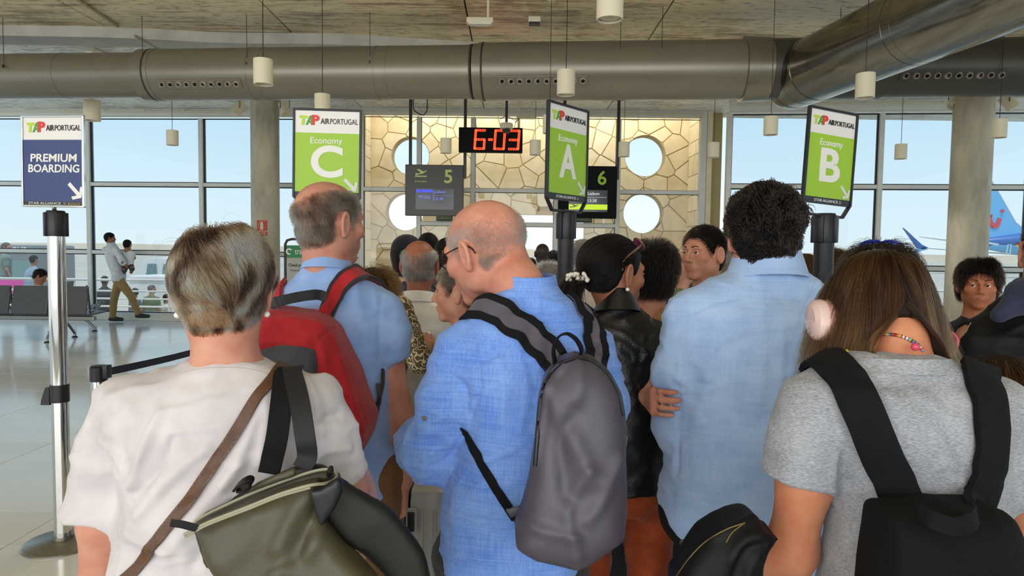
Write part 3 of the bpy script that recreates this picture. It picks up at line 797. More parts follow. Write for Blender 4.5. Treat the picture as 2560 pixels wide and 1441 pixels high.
def sign_stand(label, px, py_mid, Y, yaw, lean, w, h, kind, pole_r, pole_m, pole_px=None, base=True, pole_top_y=None):
    """yaw: right edge turned away from the lens; lean: clockwise tilt"""
    c = P(px, py_mid, Y)
    ex = Rz(yaw) @ np.array((math.cos(lean), 0, -math.sin(lean))); ey = Rz(yaw) @ np.array((math.sin(lean), 0, math.cos(lean))); en = np.cross(ex, ey)
    pb = P(pole_px or px, pole_top_y or 640, Y + .02); bx_, by_ = pb[0], pb[1]; ztop = pb[2]
    root = empty('sign_stand', (bx_, by_, 0), label, 'sign')
    dark = kind != 'premium'; fm = M['black'] if dark else M['chrome']
    MB().lathe([(pole_r, .02), (pole_r, ztop - .12)], (bx_, by_, 0), None, 32).build('pole', pole_m, root, smooth=True)
    hd = MB(); hd.lathe([(pole_r * 1.08, -.13), (pole_r * 1.12, -.12), (pole_r * 1.12, -.012), (pole_r * .98, 0), (0, .0)], (bx_, by_, ztop), None, 32)
    for k in range(4):
        a = PI / 4 + k * PI / 2; hd.box((bx_ + math.cos(a) * pole_r * 1.12, by_ + math.sin(a) * pole_r * 1.12, ztop - .07), (.018, .028, .12), Rz(a), .004)
    hd.build('belt_head', M['black'], root, smooth=True)
    if base: MB().lathe([(.185, 0), (.185, .008), (.175, .016), (pole_r * 1.2, .03), (pole_r * 1.2, .045), (pole_r, .045)], (bx_, by_, 0), None, 48).build('base', M['base_m'], root, smooth=True)
    # frame: outer bars with cut corners at the foot
    fr = MB(); x, y = w / 2 + .006, h / 2 + .004
    bot = [(-x, -y + .01), (-x * .72, -y - .045), (x * .72, -y - .045), (x, -y + .01)] if dark else [(-x, -y), (x, -y)]
    loop = [(-x, y)] + bot + [(x, y)]
    pts = [c + ex * a + ey * b for a, b in loop]
    for a, b in zip(pts, pts[1:] + pts[:1]):
        d_ = b - a; L = np.linalg.norm(d_); R = np.stack([d_ / L, np.cross(en, d_ / L), en], axis=1); fr.box((a + b) / 2, (L + .006, .011, .018), R, .003)
    fr.build('sign_frame', fm, root)
    MB().tube([(bx_, by_, ztop - .03), c + ey * (-h / 2 - (.045 if dark else .0))], .011, 10).build('spigot', M['chrome'] if not dark else M['black'], root, smooth=True)
    R = np.stack([ex, ey, en], axis=1)
    pan = MB().box(c - en * .002, (w, h, .008), R).build('sign_panel', M['panel_white'], root)
    def fld(y0, y1, m, nm='colour_field', xr=.5):
        return put_poly([(-w * xr, y0 * h), (w * xr, y0 * h), (w * xr, y1 * h), (-w * xr, y1 * h)], c + en * .0022, ex, ey, m, pan, nm, .0012)
    def at(x, y, l=.0042): return c + ex * (x * w) + ey * (y * h) + en * l
    tap_logo(c + ey * h * .385 + ex * w * .02, ex, ey, w * .94, pan, .003)
    if kind == 'premium':
        fld(-.455, .245, M['navy_print']); fld(-.5, -.455, M['dark_print'])
        put_text('PREMIUM', h * .125, at(.02, .035), ex, ey, M['white_print'], pan, bold=.02, width=w * .79, shear=.05); put_text('BOARDING', h * .125, at(.02, -.085), ex, ey, M['white_print'], pan, bold=.02, width=w * .87, shear=.05)
        arrow(at(.38, -.33), ex, ey, w * .3, M['white_print'], pan)
        put_text('STAR ALLIANCE', h * .04, at(-.14, -.479), ex, ey, M['white_print_dim'], pan, width=w * .55); star_mark(at(.2, -.478), ex, ey, h * .016, M['white_print_dim'], pan)
        put_text('|', h * .04, at(.265, -.478), ex, ey, M['white_print_dim'], pan)
        put_text('GOLD', h * .04, at(.37, -.481), ex, ey, M['gold_print'], pan, width=w * .18)
    else:
        L = kind; fld(-.43, .245, M['lime']); fld(-.5, -.43, M['dark_print'])
        put_text('Economy', h * .1, at(-.01, .155), ex, ey, M['white_print'], pan, bold=.008, width=w * .5)
        put_text(L, h * .49, at(0, -.1), ex, ey, M['white_print'], pan, bold=.028, width=w * (.5 if L == 'C' else .45))
        arrow(at(.37, -.345), ex, ey, w * .26, M['white_print_dim'], pan)
        put_text('STAR ALLIANCE', h * .042, at(-.03, -.465), ex, ey, M['white_print_dim'], pan, width=w * .52); star_mark(at(.28, -.465), ex, ey, h * .018, M['white_print_dim'], pan)
    return root, (bx_, by_, ztop)
M['base_m'] = mat('brushed_base_steel', '8f8b82', .35, metal=.9, noise=.1, nscale=60)
M['pole_black'] = mat('black_powder_coat', '17181b', .45, bump=.1, bscale=400)
prem, pp = sign_stand('chrome sign stand with blue premium boarding panel, beside the benches', 133, 404, 3.45, math.radians(-9), .012, .333, .438, 'premium', .04, M['chrome'], 139, pole_top_y=527)
sC, _ = sign_stand('lime economy C sign standing behind the man with the red backpack', 818, 387, 3.42, math.radians(2), .012, .315, .43, 'C', .04, M['pole_black'], 822, pole_top_y=512)
sA, _ = sign_stand('lime economy A sign, turned sideways, on a black post', 1419, 386, 3.2, math.radians(48), .01, .285, .43, 'A', .038, M['pole_black'], 1416, pole_top_y=528)
sB, _ = sign_stand('lime economy B sign leaning on a black post before the windows', 2075, 396, 3.02, math.radians(22), .055, .262, .405, 'B', .042, M['pole_black'], 2063, pole_top_y=534)
# clips half way up the chrome post
c0 = vec((pp[0], pp[1], 0)); zc_ = P(150, 985, 3.45)[2]
mb = MB(); mb.lathe([(.0405, -.045), (.0435, -.045), (.0435, .045), (.0405, .045)], c0 + vec((0, 0, zc_)), None, 32); mb.build('clip_ring', M['black'], prem, smooth=True)
MB().prism([(-.075, -.06), (-.03, -.06), (-.03, .03), (-.05, .03), (-.072, -.035)], c0 + vec((-.012, -.02, zc_)), (1, 0, 0), (0, 0, 1), (0, 1, 0), .04).build('clip_hook', M['black'], prem)
# belt stanchion and its belt
def stanchion(px, py, Y, label):
    t = P(px, py, Y); o = empty('belt_stanchion', (t[0], t[1], 0), label, 'stanchion')
    MB().lathe([(.04, .03), (.04, t[2] - .08)], (t[0], t[1], 0), None, 28).build('pole', M['chrome'], o, smooth=True)
    hd = MB(); hd.lathe([(.043, -.09), (.045, -.088), (.045, -.01), (.036, 0), (0, .002)], t, None, 28)
    hd.box(t + vec((.048, 0, -.035)), (.03, .05, .075), bev=.004); hd.build('belt_head', M['black'], o, smooth=True)
    MB().lathe([(.14, 0), (.14, .008), (.05, .026), (.036, .03)], (t[0], t[1], 0), None, 40).build('base', M['base_m'], o, smooth=True)
    return o, t
st1, t1 = stanchion(246, 914, 3.86, 'short chrome belt stanchion behind the woman in the white T-shirt')
t2 = P(662, 810, 6.0); t2[2] = t1[2]
stanchion(662, 620 + (1.55 - t1[2]) * FPX / 6.0, 6.0, 'far belt stanchion hidden behind the blonde woman, end of the belt')
M['belt'] = mat('navy_belt', '161b30', .7, bump=.2, bscale=500)
A, B = t1 + vec((.06, 0, -.035)), t2 + vec((-.03, -.03, -.035)); V = []; F = []
for k in range(13):
    f = k / 12; q = A + (B - A) * f - vec((0, 0, .03 * math.sin(PI * f)))
    for dy in (-.0012, .0012):
        for dz in (-.022, .022): V.append(q + vec((0, dy, dz)))
for k in range(12):
    b = 4 * k
    F += [(b, b + 1, b + 5, b + 4), (b + 2, b + 6, b + 7, b + 3), (b, b + 4, b + 6, b + 2), (b + 1, b + 3, b + 7, b + 5)]
belt = MB().add(V, F).build('barrier_belt', M['belt'], None, base=A); tag(belt, 'navy retractable belt running from the short chrome stanchion', 'belt')

# ---- gate displays, clock, camera
M['disp'] = mat('display_housing', '3a342f', .35); M['disp6'] = mat('display_black', '0c0d0f', .65, spec=.15); M['screen_off'] = mat('screen_dim', '14161c', .12)
M['g5'] = mat('pale_lime_print', 'c9d67a', .5); M['g6'] = mat('lime_digit', '9dc22b', .5)
M['scr_blue'] = mat('screen_blue', '3340c8', .3, emit='3a48ff', estr=.55); M['scr_txt'] = mat('screen_text', '7482e8', .3, emit='6f80f5', estr=.55)
M['scr_white'] = mat('screen_white', 'dfe6ea', .3, emit='dfe6ea', estr=.6); M['scr_lime'] = mat('screen_lime', 'b6d60c', .3, emit='b6d60c', estr=.7)
M['post'] = mat('dark_hanger', '2c2d2e', .4)
EX, EY = vec((1, 0, 0)), vec((0, 0, 1))
def gate_display(label, x0, x1, y0, y1, Y, num, hang):
    a, b = P(x0, y0, Y), P(x1, y1, Y); w, h = b[0] - a[0], a[2] - b[2]; c = (a + b) / 2
    o = empty('gate_display', c, label, 'display')
    hm = M['disp'] if num == '5' else M['disp6']; MB().box(c + vec((0, .06, 0)), (w, .12, h), bev=.012).build('housing', hm, o)
    ty = c[1] - .0015; pm = M['g5'] if num == '5' else M['g6']
    def at(fx, fy): return vec((a[0] + fx * w, ty, a[2] - fy * h))
    put_text(num, h * .36, at(.74, .24), EX, EY, pm, o, bold=.02, name='gate_number')
    put_poly([(-.1 * w, -.012 * h), (.1 * w, -.012 * h), (.1 * w, .012 * h), (-.1 * w, .012 * h)], at(.27, .23), EX, EY, pm, o)
    put_poly([(-.1, -.02), (-.085, .03), (-.06, .01), (0, .025), (-.07, .085), (-.035, .09), (.045, .045), (.09, .07), (.1, .055), (.03, .01)], at(.27, .19), EX * w, EY * w, pm, o)
    put_text('porta-gate', h * .055, at(.27, .325), EX, EY, pm, o, width=w * .2)
    sc = MB().box(at(.51, .67) + vec((0, -.004, 0)), (w * .66, .012, h * .42), bev=.002).build('screen', M['screen_off'], o)
    en = vec((0, -.0105, 0)); tm = M['scr_txt'] if num == '5' else M['scr_white']
    put_poly([(-.14 * w, -.028 * h), (.14 * w, -.028 * h), (.14 * w, .028 * h), (-.14 * w, .028 * h)], at(.33, .515) + en, EX, EY, M['scr_blue'] if num == '5' else M['scr_white'], sc, 'header')
    put_text('TP', h * .035, at(.27, .515) + en * 1.2, EX, EY, M['screen_off'], sc, bold=.02)
    put_text('TP 1552', h * .085, at(.33, .64) + en, EX, EY, tm, sc, width=w * .2, spacing=.95); put_text('Lisbon', h * .085, at(.6, .53) + en, EX, EY, tm, sc, width=w * .19); put_text('13:30', h * .085, at(.58, .665) + en, EX, EY, tm, sc, width=w * .15)
    put_poly([(0, 0), (.33 * w, 0), (.33 * w, .004), (0, .004)], at(.49, .6) + en, EX, EY, tm, sc, 'rule'); put_poly([(0, 0), (.005, 0), (.005, .2 * h), (0, .2 * h)], at(.485, .7) + en, EX, EY, tm, sc, 'rule')
    if num == '6':
        put_poly([(-.33 * w, -.05 * h), (.33 * w, -.05 * h), (.33 * w, .05 * h), (-.33 * w, .05 * h)], at(.51, .785) + en, EX, EY, M['scr_lime'], sc, 'status_bar')
        put_poly([(-.09, -.02), (-.075, .015), (-.05, .003), (0, .015), (-.05, .05), (-.02, .055), (.04, .03), (.08, .045), (.09, .03), (.03, .0)], at(.27, .785) + en * 1.15, EX * w * .8, EY * w * .8, M['screen_off'], sc)
    for hx in hang:
        q = P(hx, y0, Y); top = 4.345
        mb = MB(); mb.box((q[0], c[1] + .05, (a[2] - .25 * h + top) / 2), (.055, .055, top - a[2] + .25 * h), bev=.006); mb.box((q[0], c[1] + .05, top - .012), (.2, .12, .02), bev=.003)
        mb.build('hanger_post', M['post'], o)
    return o
gate_display('brown gate 5 display board showing Lisbon, hung on two posts', 1013, 1158, 411, 541, 12.6, '5', (1025, 1162))
gate_display('black gate 6 display board half hidden by the economy A sign', 1397, 1541, 414, 547, 12.6, '6', (1410, 1545))
# LED clock
a, b = P(1147, 318, 12.0), P(1306, 382, 12.0); cw, ch = b[0] - a[0], a[2] - b[2]; cc = (a + b) / 2
clock = empty('led_counter', cc, 'black LED counter showing red 6-03 above the gate displays', 'counter')
MB().box(cc + vec((0, .06, 0)), (cw, .12, ch), bev=.008).build('housing', M['disp6'], clock)
M['led'] = mat('red_led', 'ff3a12', .4, emit='ff1c0a', estr=4.0); M['led_core'] = mat('orange_led', 'ff9a50', .4, emit='ff6a30', estr=5.0)
def led_run(p, q, n, mb, mb2):
    for k in range(n):
        f = k / max(1, n - 1); x = p[0] + (q[0] - p[0]) * f; z = p[1] + (q[1] - p[1]) * f; dx, dz = q[0] - p[0], q[1] - p[1]; L = math.hypot(dx, dz) or 1
        for s in (-1, 1):
            u, v = x - dz / L * .0115 * s, z + dx / L * .0115 * s; o_ = (a[0] + u, cc[1] - .001, a[2] + v)
            mb.prism([(.0105 * math.cos(t), .0105 * math.sin(t)) for t in np.linspace(0, 2 * PI, 7)[:-1]], o_, EX, EY, (0, -1, 0), .004)
            mb2.prism([(.0045 * math.cos(t), .0045 * math.sin(t)) for t in np.linspace(0, 2 * PI, 6)[:-1]], (o_[0], o_[1] - .004, o_[2]), EX, EY, (0, -1, 0), .002)
SEG = {'6': 'acdefg', '0': 'abcdef', '3': 'abcdg', '-': 'g'}
def digit(ch_, fx, w_=.145, h_=.74):
    x0, z0 = fx * cw, -.12 * ch; dw, dh = w_ * cw, h_ * ch; sl = .06 * dh
    p = {'tl': (x0 + sl, z0), 'tr': (x0 + dw + sl, z0), 'ml': (x0 + sl / 2, z0 - dh / 2), 'mr': (x0 + dw + sl / 2, z0 - dh / 2), 'bl': (x0, z0 - dh), 'br': (x0 + dw, z0 - dh)}
    S = {'a': ('tl', 'tr'), 'b': ('tr', 'mr'), 'c': ('mr', 'br'), 'd': ('bl', 'br'), 'e': ('ml', 'bl'), 'f': ('tl', 'ml'), 'g': ('ml', 'mr')}
    mb, mb2 = MB(), MB()
    for s in SEG[ch_]: led_run(p[S[s][0]], p[S[s][1]], 9 if s in 'bcef' else (7 if ch_ != '-' else 4), mb, mb2)
    d = mb.build('digit', M['led'], clock); tag(d, kind='stuff'); tag(mb2.build('diode', M['led_core'], d), kind='stuff')
digit('6', .25); digit('-', .462, .055); digit('0', .56); digit('3', .785)
for hx in (1163, 1297):
    q = P(hx, 318, 12.0); MB().box((q[0], cc[1] + .06, (a[2] + 4.34) / 2), (.045, .04, 4.36 - a[2])).build('hanger_post', M['post'] if hx < 1200 else M['cream'], clock)
# dome camera
c = P(1266, 322, 11.2); dc = empty('dome_camera', c, 'white dome security camera hanging in front of the red clock', 'camera')
MB().lathe([(.03, .1), (.1, .085), (.108, .05), (.1, .0), (.075, 0)], c, None, 28).build('housing', M['lampw'], dc, smooth=True)
MB().lathe([(.076, .005), (.07, -.04), (.045, -.07), (0, -.08)], c, None, 24).build('dome', mat('smoked_dome', '1d1d20', .06, coat=.5), dc, smooth=True)
MB().tube([c + vec((0, 0, .09)), (c[0], c[1], 4.35)], .022, 10).build('hanger_pole', M['post'], dc, smooth=True)
MB().tube(spline([c + vec((-.1, -.03, .15)), c + vec((0, -.05, .19)), c + vec((.12, -.04, .14)), c + vec((.2, -.02, .16)), c + vec((.14, 0, .1))], 24), .006, 6).build('cable', M['black'], dc)
# cable loop by the gate 5 hanger
c = P(1035, 268, 12.5); pipe('power_cable', spline([P(1033, 268, 12.5) * vec((1, 1, 0)) + vec((0, 0, 4.35)), P(1034, 272, 12.5), P(1045, 283, 12.5), P(1058, 288, 12.5), P(1066, 279, 12.5), P(1068, 270, 12.5), P(1068, 270, 12.5) * vec((1, 1, 0)) + vec((0, 0, 4.35))], 24), .009, M['black'], 'black cable loop from the gate 5 hanger to the ceiling', 'cable')
# emergency exit plates above the doors
M['exit_green'] = mat('dark_green_sign', '12301c', .4); M['exit_txt'] = mat('pale_sign_text', 'a8b48a', .5)
def exit_sign(x0, x1, y0, y1, label):
    a, b = P(x0, y0, 13.68), P(x1, y1, 13.68); w, h = b[0] - a[0], a[2] - b[2]; c = (a + b) / 2; o = empty('exit_sign', c, label, 'sign')
    MB().box(c + vec((0, .04, 0)), (w, .1, h), bev=.003).build('sign_panel', M['exit_green'], o)
    put_text('SAÍDA', h * .55, c + vec((0, -.011, h * .24)), EX, EY, M['exit_txt'], o, width=w * .6, bold=.015); put_text('DE EMERGÊNCIA', h * .36, c + vec((0, -.011, -h * .24)), EX, EY, M['exit_txt'], o, width=w * .88, bold=.01)
exit_sign(1091, 1131, 526, 553, 'dark green emergency exit plate under the brown display board'); exit_sign(1440, 1480, 530, 557, 'dark green emergency exit plate behind the economy A post, under the black board')
# extinguisher sign and small notice on the column, curved round it
def on_col(cc_, r, ang_c, z, w, h, name, m, par=None, base=None, lift=.004, n=8):
    V = []; F = []
    for k in range(n + 1):
        a = ang_c + (k / n - .5) * w / r
        for rr_ in (r + lift - .003, r + lift):
            for zz in (z - h / 2, z + h / 2): V.append((cc_[0] + rr_ * math.sin(a), cc_[1] - rr_ * math.cos(a), zz))
    for k in range(n):
        b = 4 * k; F += [(b + 2, b + 6, b + 7, b + 3), (b, b + 1, b + 5, b + 4), (b, b + 4, b + 6, b + 2), (b + 1, b + 3, b + 7, b + 5)]
    F += [(0, 2, 3, 1), (4 * n, 4 * n + 1, 4 * n + 3, 4 * n + 2)]
    return MB().add(V, F).build(name, m, par, base, smooth=True)
s0 = P(655, 570, 13.0 - rL); ang0 = math.asin((s0[0] - colL[0]) / rL); M['sign_red'] = mat('sign_red', 'c8372a', .45); M['sign_cream'] = mat('sign_cream', 'd8c9a0', .45)
sg = empty('extinguisher_sign', s0, 'red extintor sign on the round concrete column', 'sign')
on_col(colL, rL, ang0, s0[2], .205, .30, 'sign_panel', M['sign_cream'], sg); on_col(colL, rL, ang0, s0[2] + .045, .19, .195, 'colour_field', M['sign_red'], sg, lift=.007); on_col(colL, rL, ang0, s0[2] - .105, .19, .075, 'colour_field', M['sign_red'], sg, lift=.007)
q = s0 + vec((0, -.012, .04)); put_poly([(-.028, -.075), (.028, -.075), (.028, .04), (.018, .055), (.018, .075), (-.018, .075), (-.018, .055), (-.028, .04)], q, EX, EY, M['sign_cream'], sg, 'pictogram', .006)
mb = MB(); mb.tube([q + vec(v) for v in ((-.01, -.004, .075), (-.05, -.004, .06), (-.055, -.004, .0), (-.045, -.004, -.05))], .005, 6); mb.build('pictogram', M['sign_cream'], sg)
put_text('EXTINTOR', .05, s0 + vec((0, -.018, -.105)), EX, EY, M['sign_cream'], sg, width=.15, bold=.02)
s1 = P(653, 627, 13.0 - rL); ang1 = math.asin((s1[0] - colL[0]) / rL)
nt = empty('notice_strip', s1, 'small white notice strip with dark symbols on the column', 'sign'); on_col(colL, rL, ang1, s1[2], .27, .1, 'sign_panel', M['panel_white'], nt)
for k in range(3): MB().lathe([(.02, 0), (.02, .004), (0, .004)], s1 + vec((-.02 + k * .06, -.012, 0)), align_z((0, -1, 0)), 8).build('symbol', M['ink'], nt)
# standing information boards near the column
def info_board(label, x0, x1, ytop, Y, head, text=None):
    a = P(x0, ytop, Y); b = P(x1, ytop, Y); w = b[0] - a[0]; o = empty('information_board', ((a[0] + b[0]) / 2, a[1], 0), label, 'sign')
    zt = a[2]; r = .02
    pts = [(a[0], a[1], .02), (a[0], a[1], zt - .08), (a[0] + .03, a[1], zt - .02), (a[0] + .1, a[1], zt), (b[0] - .1, a[1], zt), (b[0] - .03, a[1], zt - .02), (b[0], a[1], zt - .08), (b[0], a[1], .02)]
    MB().tube(pts, r, 10).build('tube_frame', M['seam'], o, smooth=True)
    h = zt - .35; pz_ = (zt - .1 + .35) / 2; MB().box(((a[0] + b[0]) / 2, a[1], pz_), (w - .05, .02, zt - .45), bev=.003).build('board', mat('board_face', 'a9a69e', .5), o)
    MB().box(((a[0] + b[0]) / 2, a[1] - .012, zt - .19), (w - .05, .006, .19)).build('header', head, o)
    MB().box(((a[0] + b[0]) / 2, a[1], .03), (w, .36, .05), bev=.01).build('base', M['seam'], o)
    m0 = vec(((a[0] + b[0]) / 2, a[1] - .016, 0))
    if text:
        put_text(text, .13, m0 + vec((.05, 0, zt - .19)), EX, EY, M['white_print'], o, width=w * .62)
        put_poly([(.05 * math.cos(t), .05 * math.sin(t)) for t in np.linspace(0.5, 5.2, 12)] + [(.028 * math.cos(t), .028 * math.sin(t)) for t in np.linspace(5.2, .5, 12)], m0 + vec((-w * .38, 0, zt - .19)), EX, EY, M['white_print'], o)
        put_text('Check your baggage', .065, m0 + vec((0, .004, zt - .4)), EX, EY, M['ink'], o, width=w * .8, bold=.015)
        put_text('Controle sua bagagem', .045, m0 + vec((0, .004, zt - .48)), EX, EY, M['ink'], o, width=w * .7)
        put_poly([(-.3 * w, 0), (-.26 * w, 0), (-.22 * w, -.13), (-.08 * w, -.15), (-.1 * w, -.2), (-.24 * w, -.19)], m0 + vec((0, .004, zt - .75)), EX, EY, M['ink'], o, 'pictogram')
        put_poly([(.05 * w, 0), (.2 * w, 0), (.2 * w, -.2), (.05 * w, -.2)], m0 + vec((0, .004, zt - .75)), EX, EY, M['ink'], o, 'pictogram')
info_board('grey board with a green transavia header beside the concrete column', 713, 800, 598, 10.5, mat('transavia_green', '1f7f4a', .5), 'transavia')
info_board('tube framed board with a faded red header behind the blonde woman', 589, 620, 563, 12.0, mat('faded_red', 'b98d84', .6))
# ================================================================== FIGURES: smooth distance fields turned into one continuous surface
def smin(a, b, k):
    if k <= 0: return np.minimum(a, b)
    h = np.clip(0.5 + 0.5 * (b - a) / k, 0, 1); return b * (1 - h) + a * h - k * h * (1 - h)
def smax(a, b, k): return -smin(-a, -b, k)
class Fld:
    def __init__(s): s.p = []
    def put(s, fn, lo, hi, k=0.02, mode='u'): s.p.append((fn, vec(lo), vec(hi), k, mode)); return s
    def cone(s, a, b, ra, rb, k=0.02, mode='u'):
        a, b = vec(a), vec(b); d = b - a; L2 = max(np.dot(d, d), 1e-9); r = max(ra, rb)
        def fn(X, Y, Z):
            x, y, z = X - a[0], Y - a[1], Z - a[2]
            t = np.clip((x * d[0] + y * d[1] + z * d[2]) / L2, 0, 1)
            return np.sqrt((x - t * d[0]) ** 2 + (y - t * d[1]) ** 2 + (z - t * d[2]) ** 2) - (ra + t * (rb - ra))
        return s.put(fn, np.minimum(a, b) - r, np.maximum(a, b) + r, k, mode)
    def chain(s, pts, rs, k=0.015, mode='u'):
        for i in range(len(pts) - 1): s.cone(pts[i], pts[i + 1], rs[i], rs[i + 1], k, mode)
        return s
    def ell(s, c, r, R=None, k=0.02, mode='u'):
        c, r = vec(c), vec(r)
        def fn(X, Y, Z):
            x, y, z = X - c[0], Y - c[1], Z - c[2]
            if R is not None: x, y, z = R[0][0] * x + R[1][0] * y + R[2][0] * z, R[0][1] * x + R[1][1] * y + R[2][1] * z, R[0][2] * x + R[1][2] * y + R[2][2] * z
            k0 = np.sqrt((x / r[0]) ** 2 + (y / r[1]) ** 2 + (z / r[2]) ** 2); k1 = np.sqrt((x / r[0] ** 2) ** 2 + (y / r[1] ** 2) ** 2 + (z / r[2] ** 2) ** 2) + 1e-6
            return k0 * (k0 - 1) / k1
        m = max(r) if R is not None else r
        return s.put(fn, c - m, c + m, k, mode)
    def loft(s, rows, p=2.3, k=0.03, cap=0.015, mode='u', shear=None):
        """rows: (z, cx, cy, a, b) low to high"""
        q = np.array(sorted(rows)); z0, z1 = q[0, 0], q[-1, 0]
        def fn(X, Y, Z):
            v = [hermite(Z.ravel(), q[:, 0], q[:, i]).reshape(Z.shape) if Z.shape[0] == 1 else hermite(Z.ravel(), q[:, 0], q[:, i]).reshape(Z.shape) for i in range(1, 5)]
            a, b = np.maximum(v[2], .004), np.maximum(v[3], .004)
            r = (np.abs((X - v[0]) / a) ** p + np.abs((Y - v[1]) / b) ** p) ** (1 / p)
            d = (r - 1) * np.minimum(a, b)
            return smax(d, np.maximum(Z - z1, z0 - Z), cap)
        A, B = (q[:, 3] * 1.06).max(), (q[:, 4] * 1.06).max()
        return s.put(fn, (q[:, 1].min() - A, q[:, 2].min() - B, z0), (q[:, 1].max() + A, q[:, 2].max() + B, z1), k, mode)
    def plane(s, o, n, k=0.004):
        """cut away the side the normal points to"""
        o, n = vec(o), vec(n) / np.linalg.norm(n)
        return s.put(lambda X, Y, Z: -((X - o[0]) * n[0] + (Y - o[1]) * n[1] + (Z - o[2]) * n[2]), (-1e3,) * 3, (1e3,) * 3, k, 's')
    def bounds(s):
        u = [q for q in s.p if q[4] == 'u']; return np.min([q[1] for q in u], 0), np.max([q[2] for q in u], 0)
    def grid(s, xs, ys, zs, pad=0.05):
        V = np.full((len(xs), len(ys), len(zs)), 1.0, dtype=np.float32)
        for fn, lo, hi, k, mode in s.p:
            e = pad + k; sl = []
            for c, a, b in zip((xs, ys, zs), lo - e, hi + e): sl.append(slice(int(np.searchsorted(c, a)), int(np.searchsorted(c, b, 'right'))))
            if any(q.stop <= q.start for q in sl): continue
            X, Y, Z = xs[sl[0]].astype(np.float32)[:, None, None], ys[sl[1]].astype(np.float32)[None, :, None], zs[sl[2]].astype(np.float32)[None, None, :]
            d = fn(X, Y, Z); W = V[sl[0], sl[1], sl[2]]
            V[sl[0], sl[1], sl[2]] = smin(W, d, k) if mode == 'u' else smax(W, -d, k)
        return V
def hermite(z, zr, vr):
    z = np.clip(z, zr[0], zr[-1]); n = len(zr); h = np.diff(zr); dl = np.diff(vr) / h
    m = np.empty(n); m[0], m[-1] = dl[0], dl[-1]
    for i in range(1, n - 1): m[i] = 0 if dl[i - 1] * dl[i] <= 0 else 2 * dl[i - 1] * dl[i] / (dl[i - 1] + dl[i])
    i = np.clip(np.searchsorted(zr, z, 'right') - 1, 0, n - 2); t = (z - zr[i]) / h[i]
    return vr[i] * (1 + 2 * t) * (1 - t) ** 2 + m[i] * h[i] * t * (1 - t) ** 2 + vr[i + 1] * t * t * (3 - 2 * t) + m[i + 1] * h[i] * t * t * (t - 1)
def axis(lo, hi, step, zones=()):
    out = [lo]; x = lo
    while x < hi:
        st = step
        for a, b, f in zones:
            if a - 1e-6 <= x < b: st = min(st, f)
            elif x < a < x + st: st = max(a - x, f)
        x += st; out.append(x)
    return np.array(out)
def nets(V, xs, ys, zs):
    """naive surface nets on a rectilinear grid -> vertices, quads"""
    nx, ny, nz = V.shape; S = V < 0
    cnt = np.zeros((nx - 1, ny - 1, nz - 1), dtype=np.int8)
    for i in (0, 1):
        for j in (0, 1):
            for k in (0, 1): cnt += S[i:nx - 1 + i, j:ny - 1 + j, k:nz - 1 + k]
    act = (cnt > 0) & (cnt < 8); I, J, K = np.nonzero(act); n = len(I)
    idx = np.full(act.shape, -1, dtype=np.int32); idx[I, J, K] = np.arange(n)
    pos = np.zeros((n, 3)); w = np.zeros(n); C = (xs, ys, zs)
    for ax in range(3):
        o = [0, 0, 0]
        for u in (0, 1):
            for v in (0, 1):
                o = [0, 0, 0]; oth = [q for q in range(3) if q != ax]; o[oth[0]], o[oth[1]] = u, v
                a = V[I + o[0], J + o[1], K + o[2]]; o2 = list(o); o2[ax] = 1
                b = V[I + o2[0], J + o2[1], K + o2[2]]
                m = (a < 0) != (b < 0); t = np.where(m, a / np.where(m, a - b, 1), 0)
                p = np.stack([xs[I + o[0]], ys[J + o[1]], zs[K + o[2]]], 1)
                q = np.array([xs, ys, zs][ax]); ii = (I, J, K)[ax]; p[:, ax] = q[ii] + t * (q[ii + 1] - q[ii])
                pos += p * m[:, None]; w += m
    pos /= w[:, None]
    Q = []
    for ax in range(3):
        sl0 = [slice(1, None)] * 3; sl0[ax] = slice(0, -1)
        A = S[tuple(slice(0, -1) if q == ax else slice(None) for q in range(3))]; B = S[tuple(slice(1, None) if q == ax else slice(None) for q in range(3))]
        ch = A != B; E = np.array(np.nonzero(ch)); oth = [q for q in range(3) if q != ax]
        ok = np.ones(E.shape[1], bool)
        for q in oth: ok &= (E[q] >= 1) & (E[q] <= V.shape[q] - 2)
        E = E[:, ok]; fl = A[E[0], E[1], E[2]]
        c = []
        for u, v in ((-1, -1), (0, -1), (0, 0), (-1, 0)):
            e = E.copy(); e[oth[0]] += u; e[oth[1]] += v; c.append(idx[e[0], e[1], e[2]])
        c = np.stack(c, 1)
        if ax == 1: fl = ~fl
        c[~fl] = c[~fl][:, ::-1]; Q.append(c)
    F = np.vstack(Q); F = F[(F >= 0).all(1)]
    return pos, F
def relax(V, F, n=1, w=.5):
    e = np.vstack([F[:, [0, 1]], F[:, [1, 2]], F[:, [2, 3]], F[:, [3, 0]]])
    deg = np.bincount(e.ravel(), minlength=len(V)).astype(float)
    for _ in range(n):
        s = np.zeros_like(V)
        for c in range(3): s[:, c] = np.bincount(e[:, 0], V[e[:, 1], c], len(V)) + np.bincount(e[:, 1], V[e[:, 0], c], len(V))
        V = V * (1 - w) + w * s / np.maximum(deg, 1)[:, None]
    return V
def vnormals(V, F):
    n = np.cross(V[F[:, 2]] - V[F[:, 0]], V[F[:, 3]] - V[F[:, 1]]); N = np.zeros_like(V)
    for k in range(4):
        for c in range(3): N[:, c] += np.bincount(F[:, k], n[:, c], len(V))
    return N / (np.linalg.norm(N, axis=1)[:, None] + 1e-12)
_tab = np.random.default_rng(3).random((32, 32, 32))
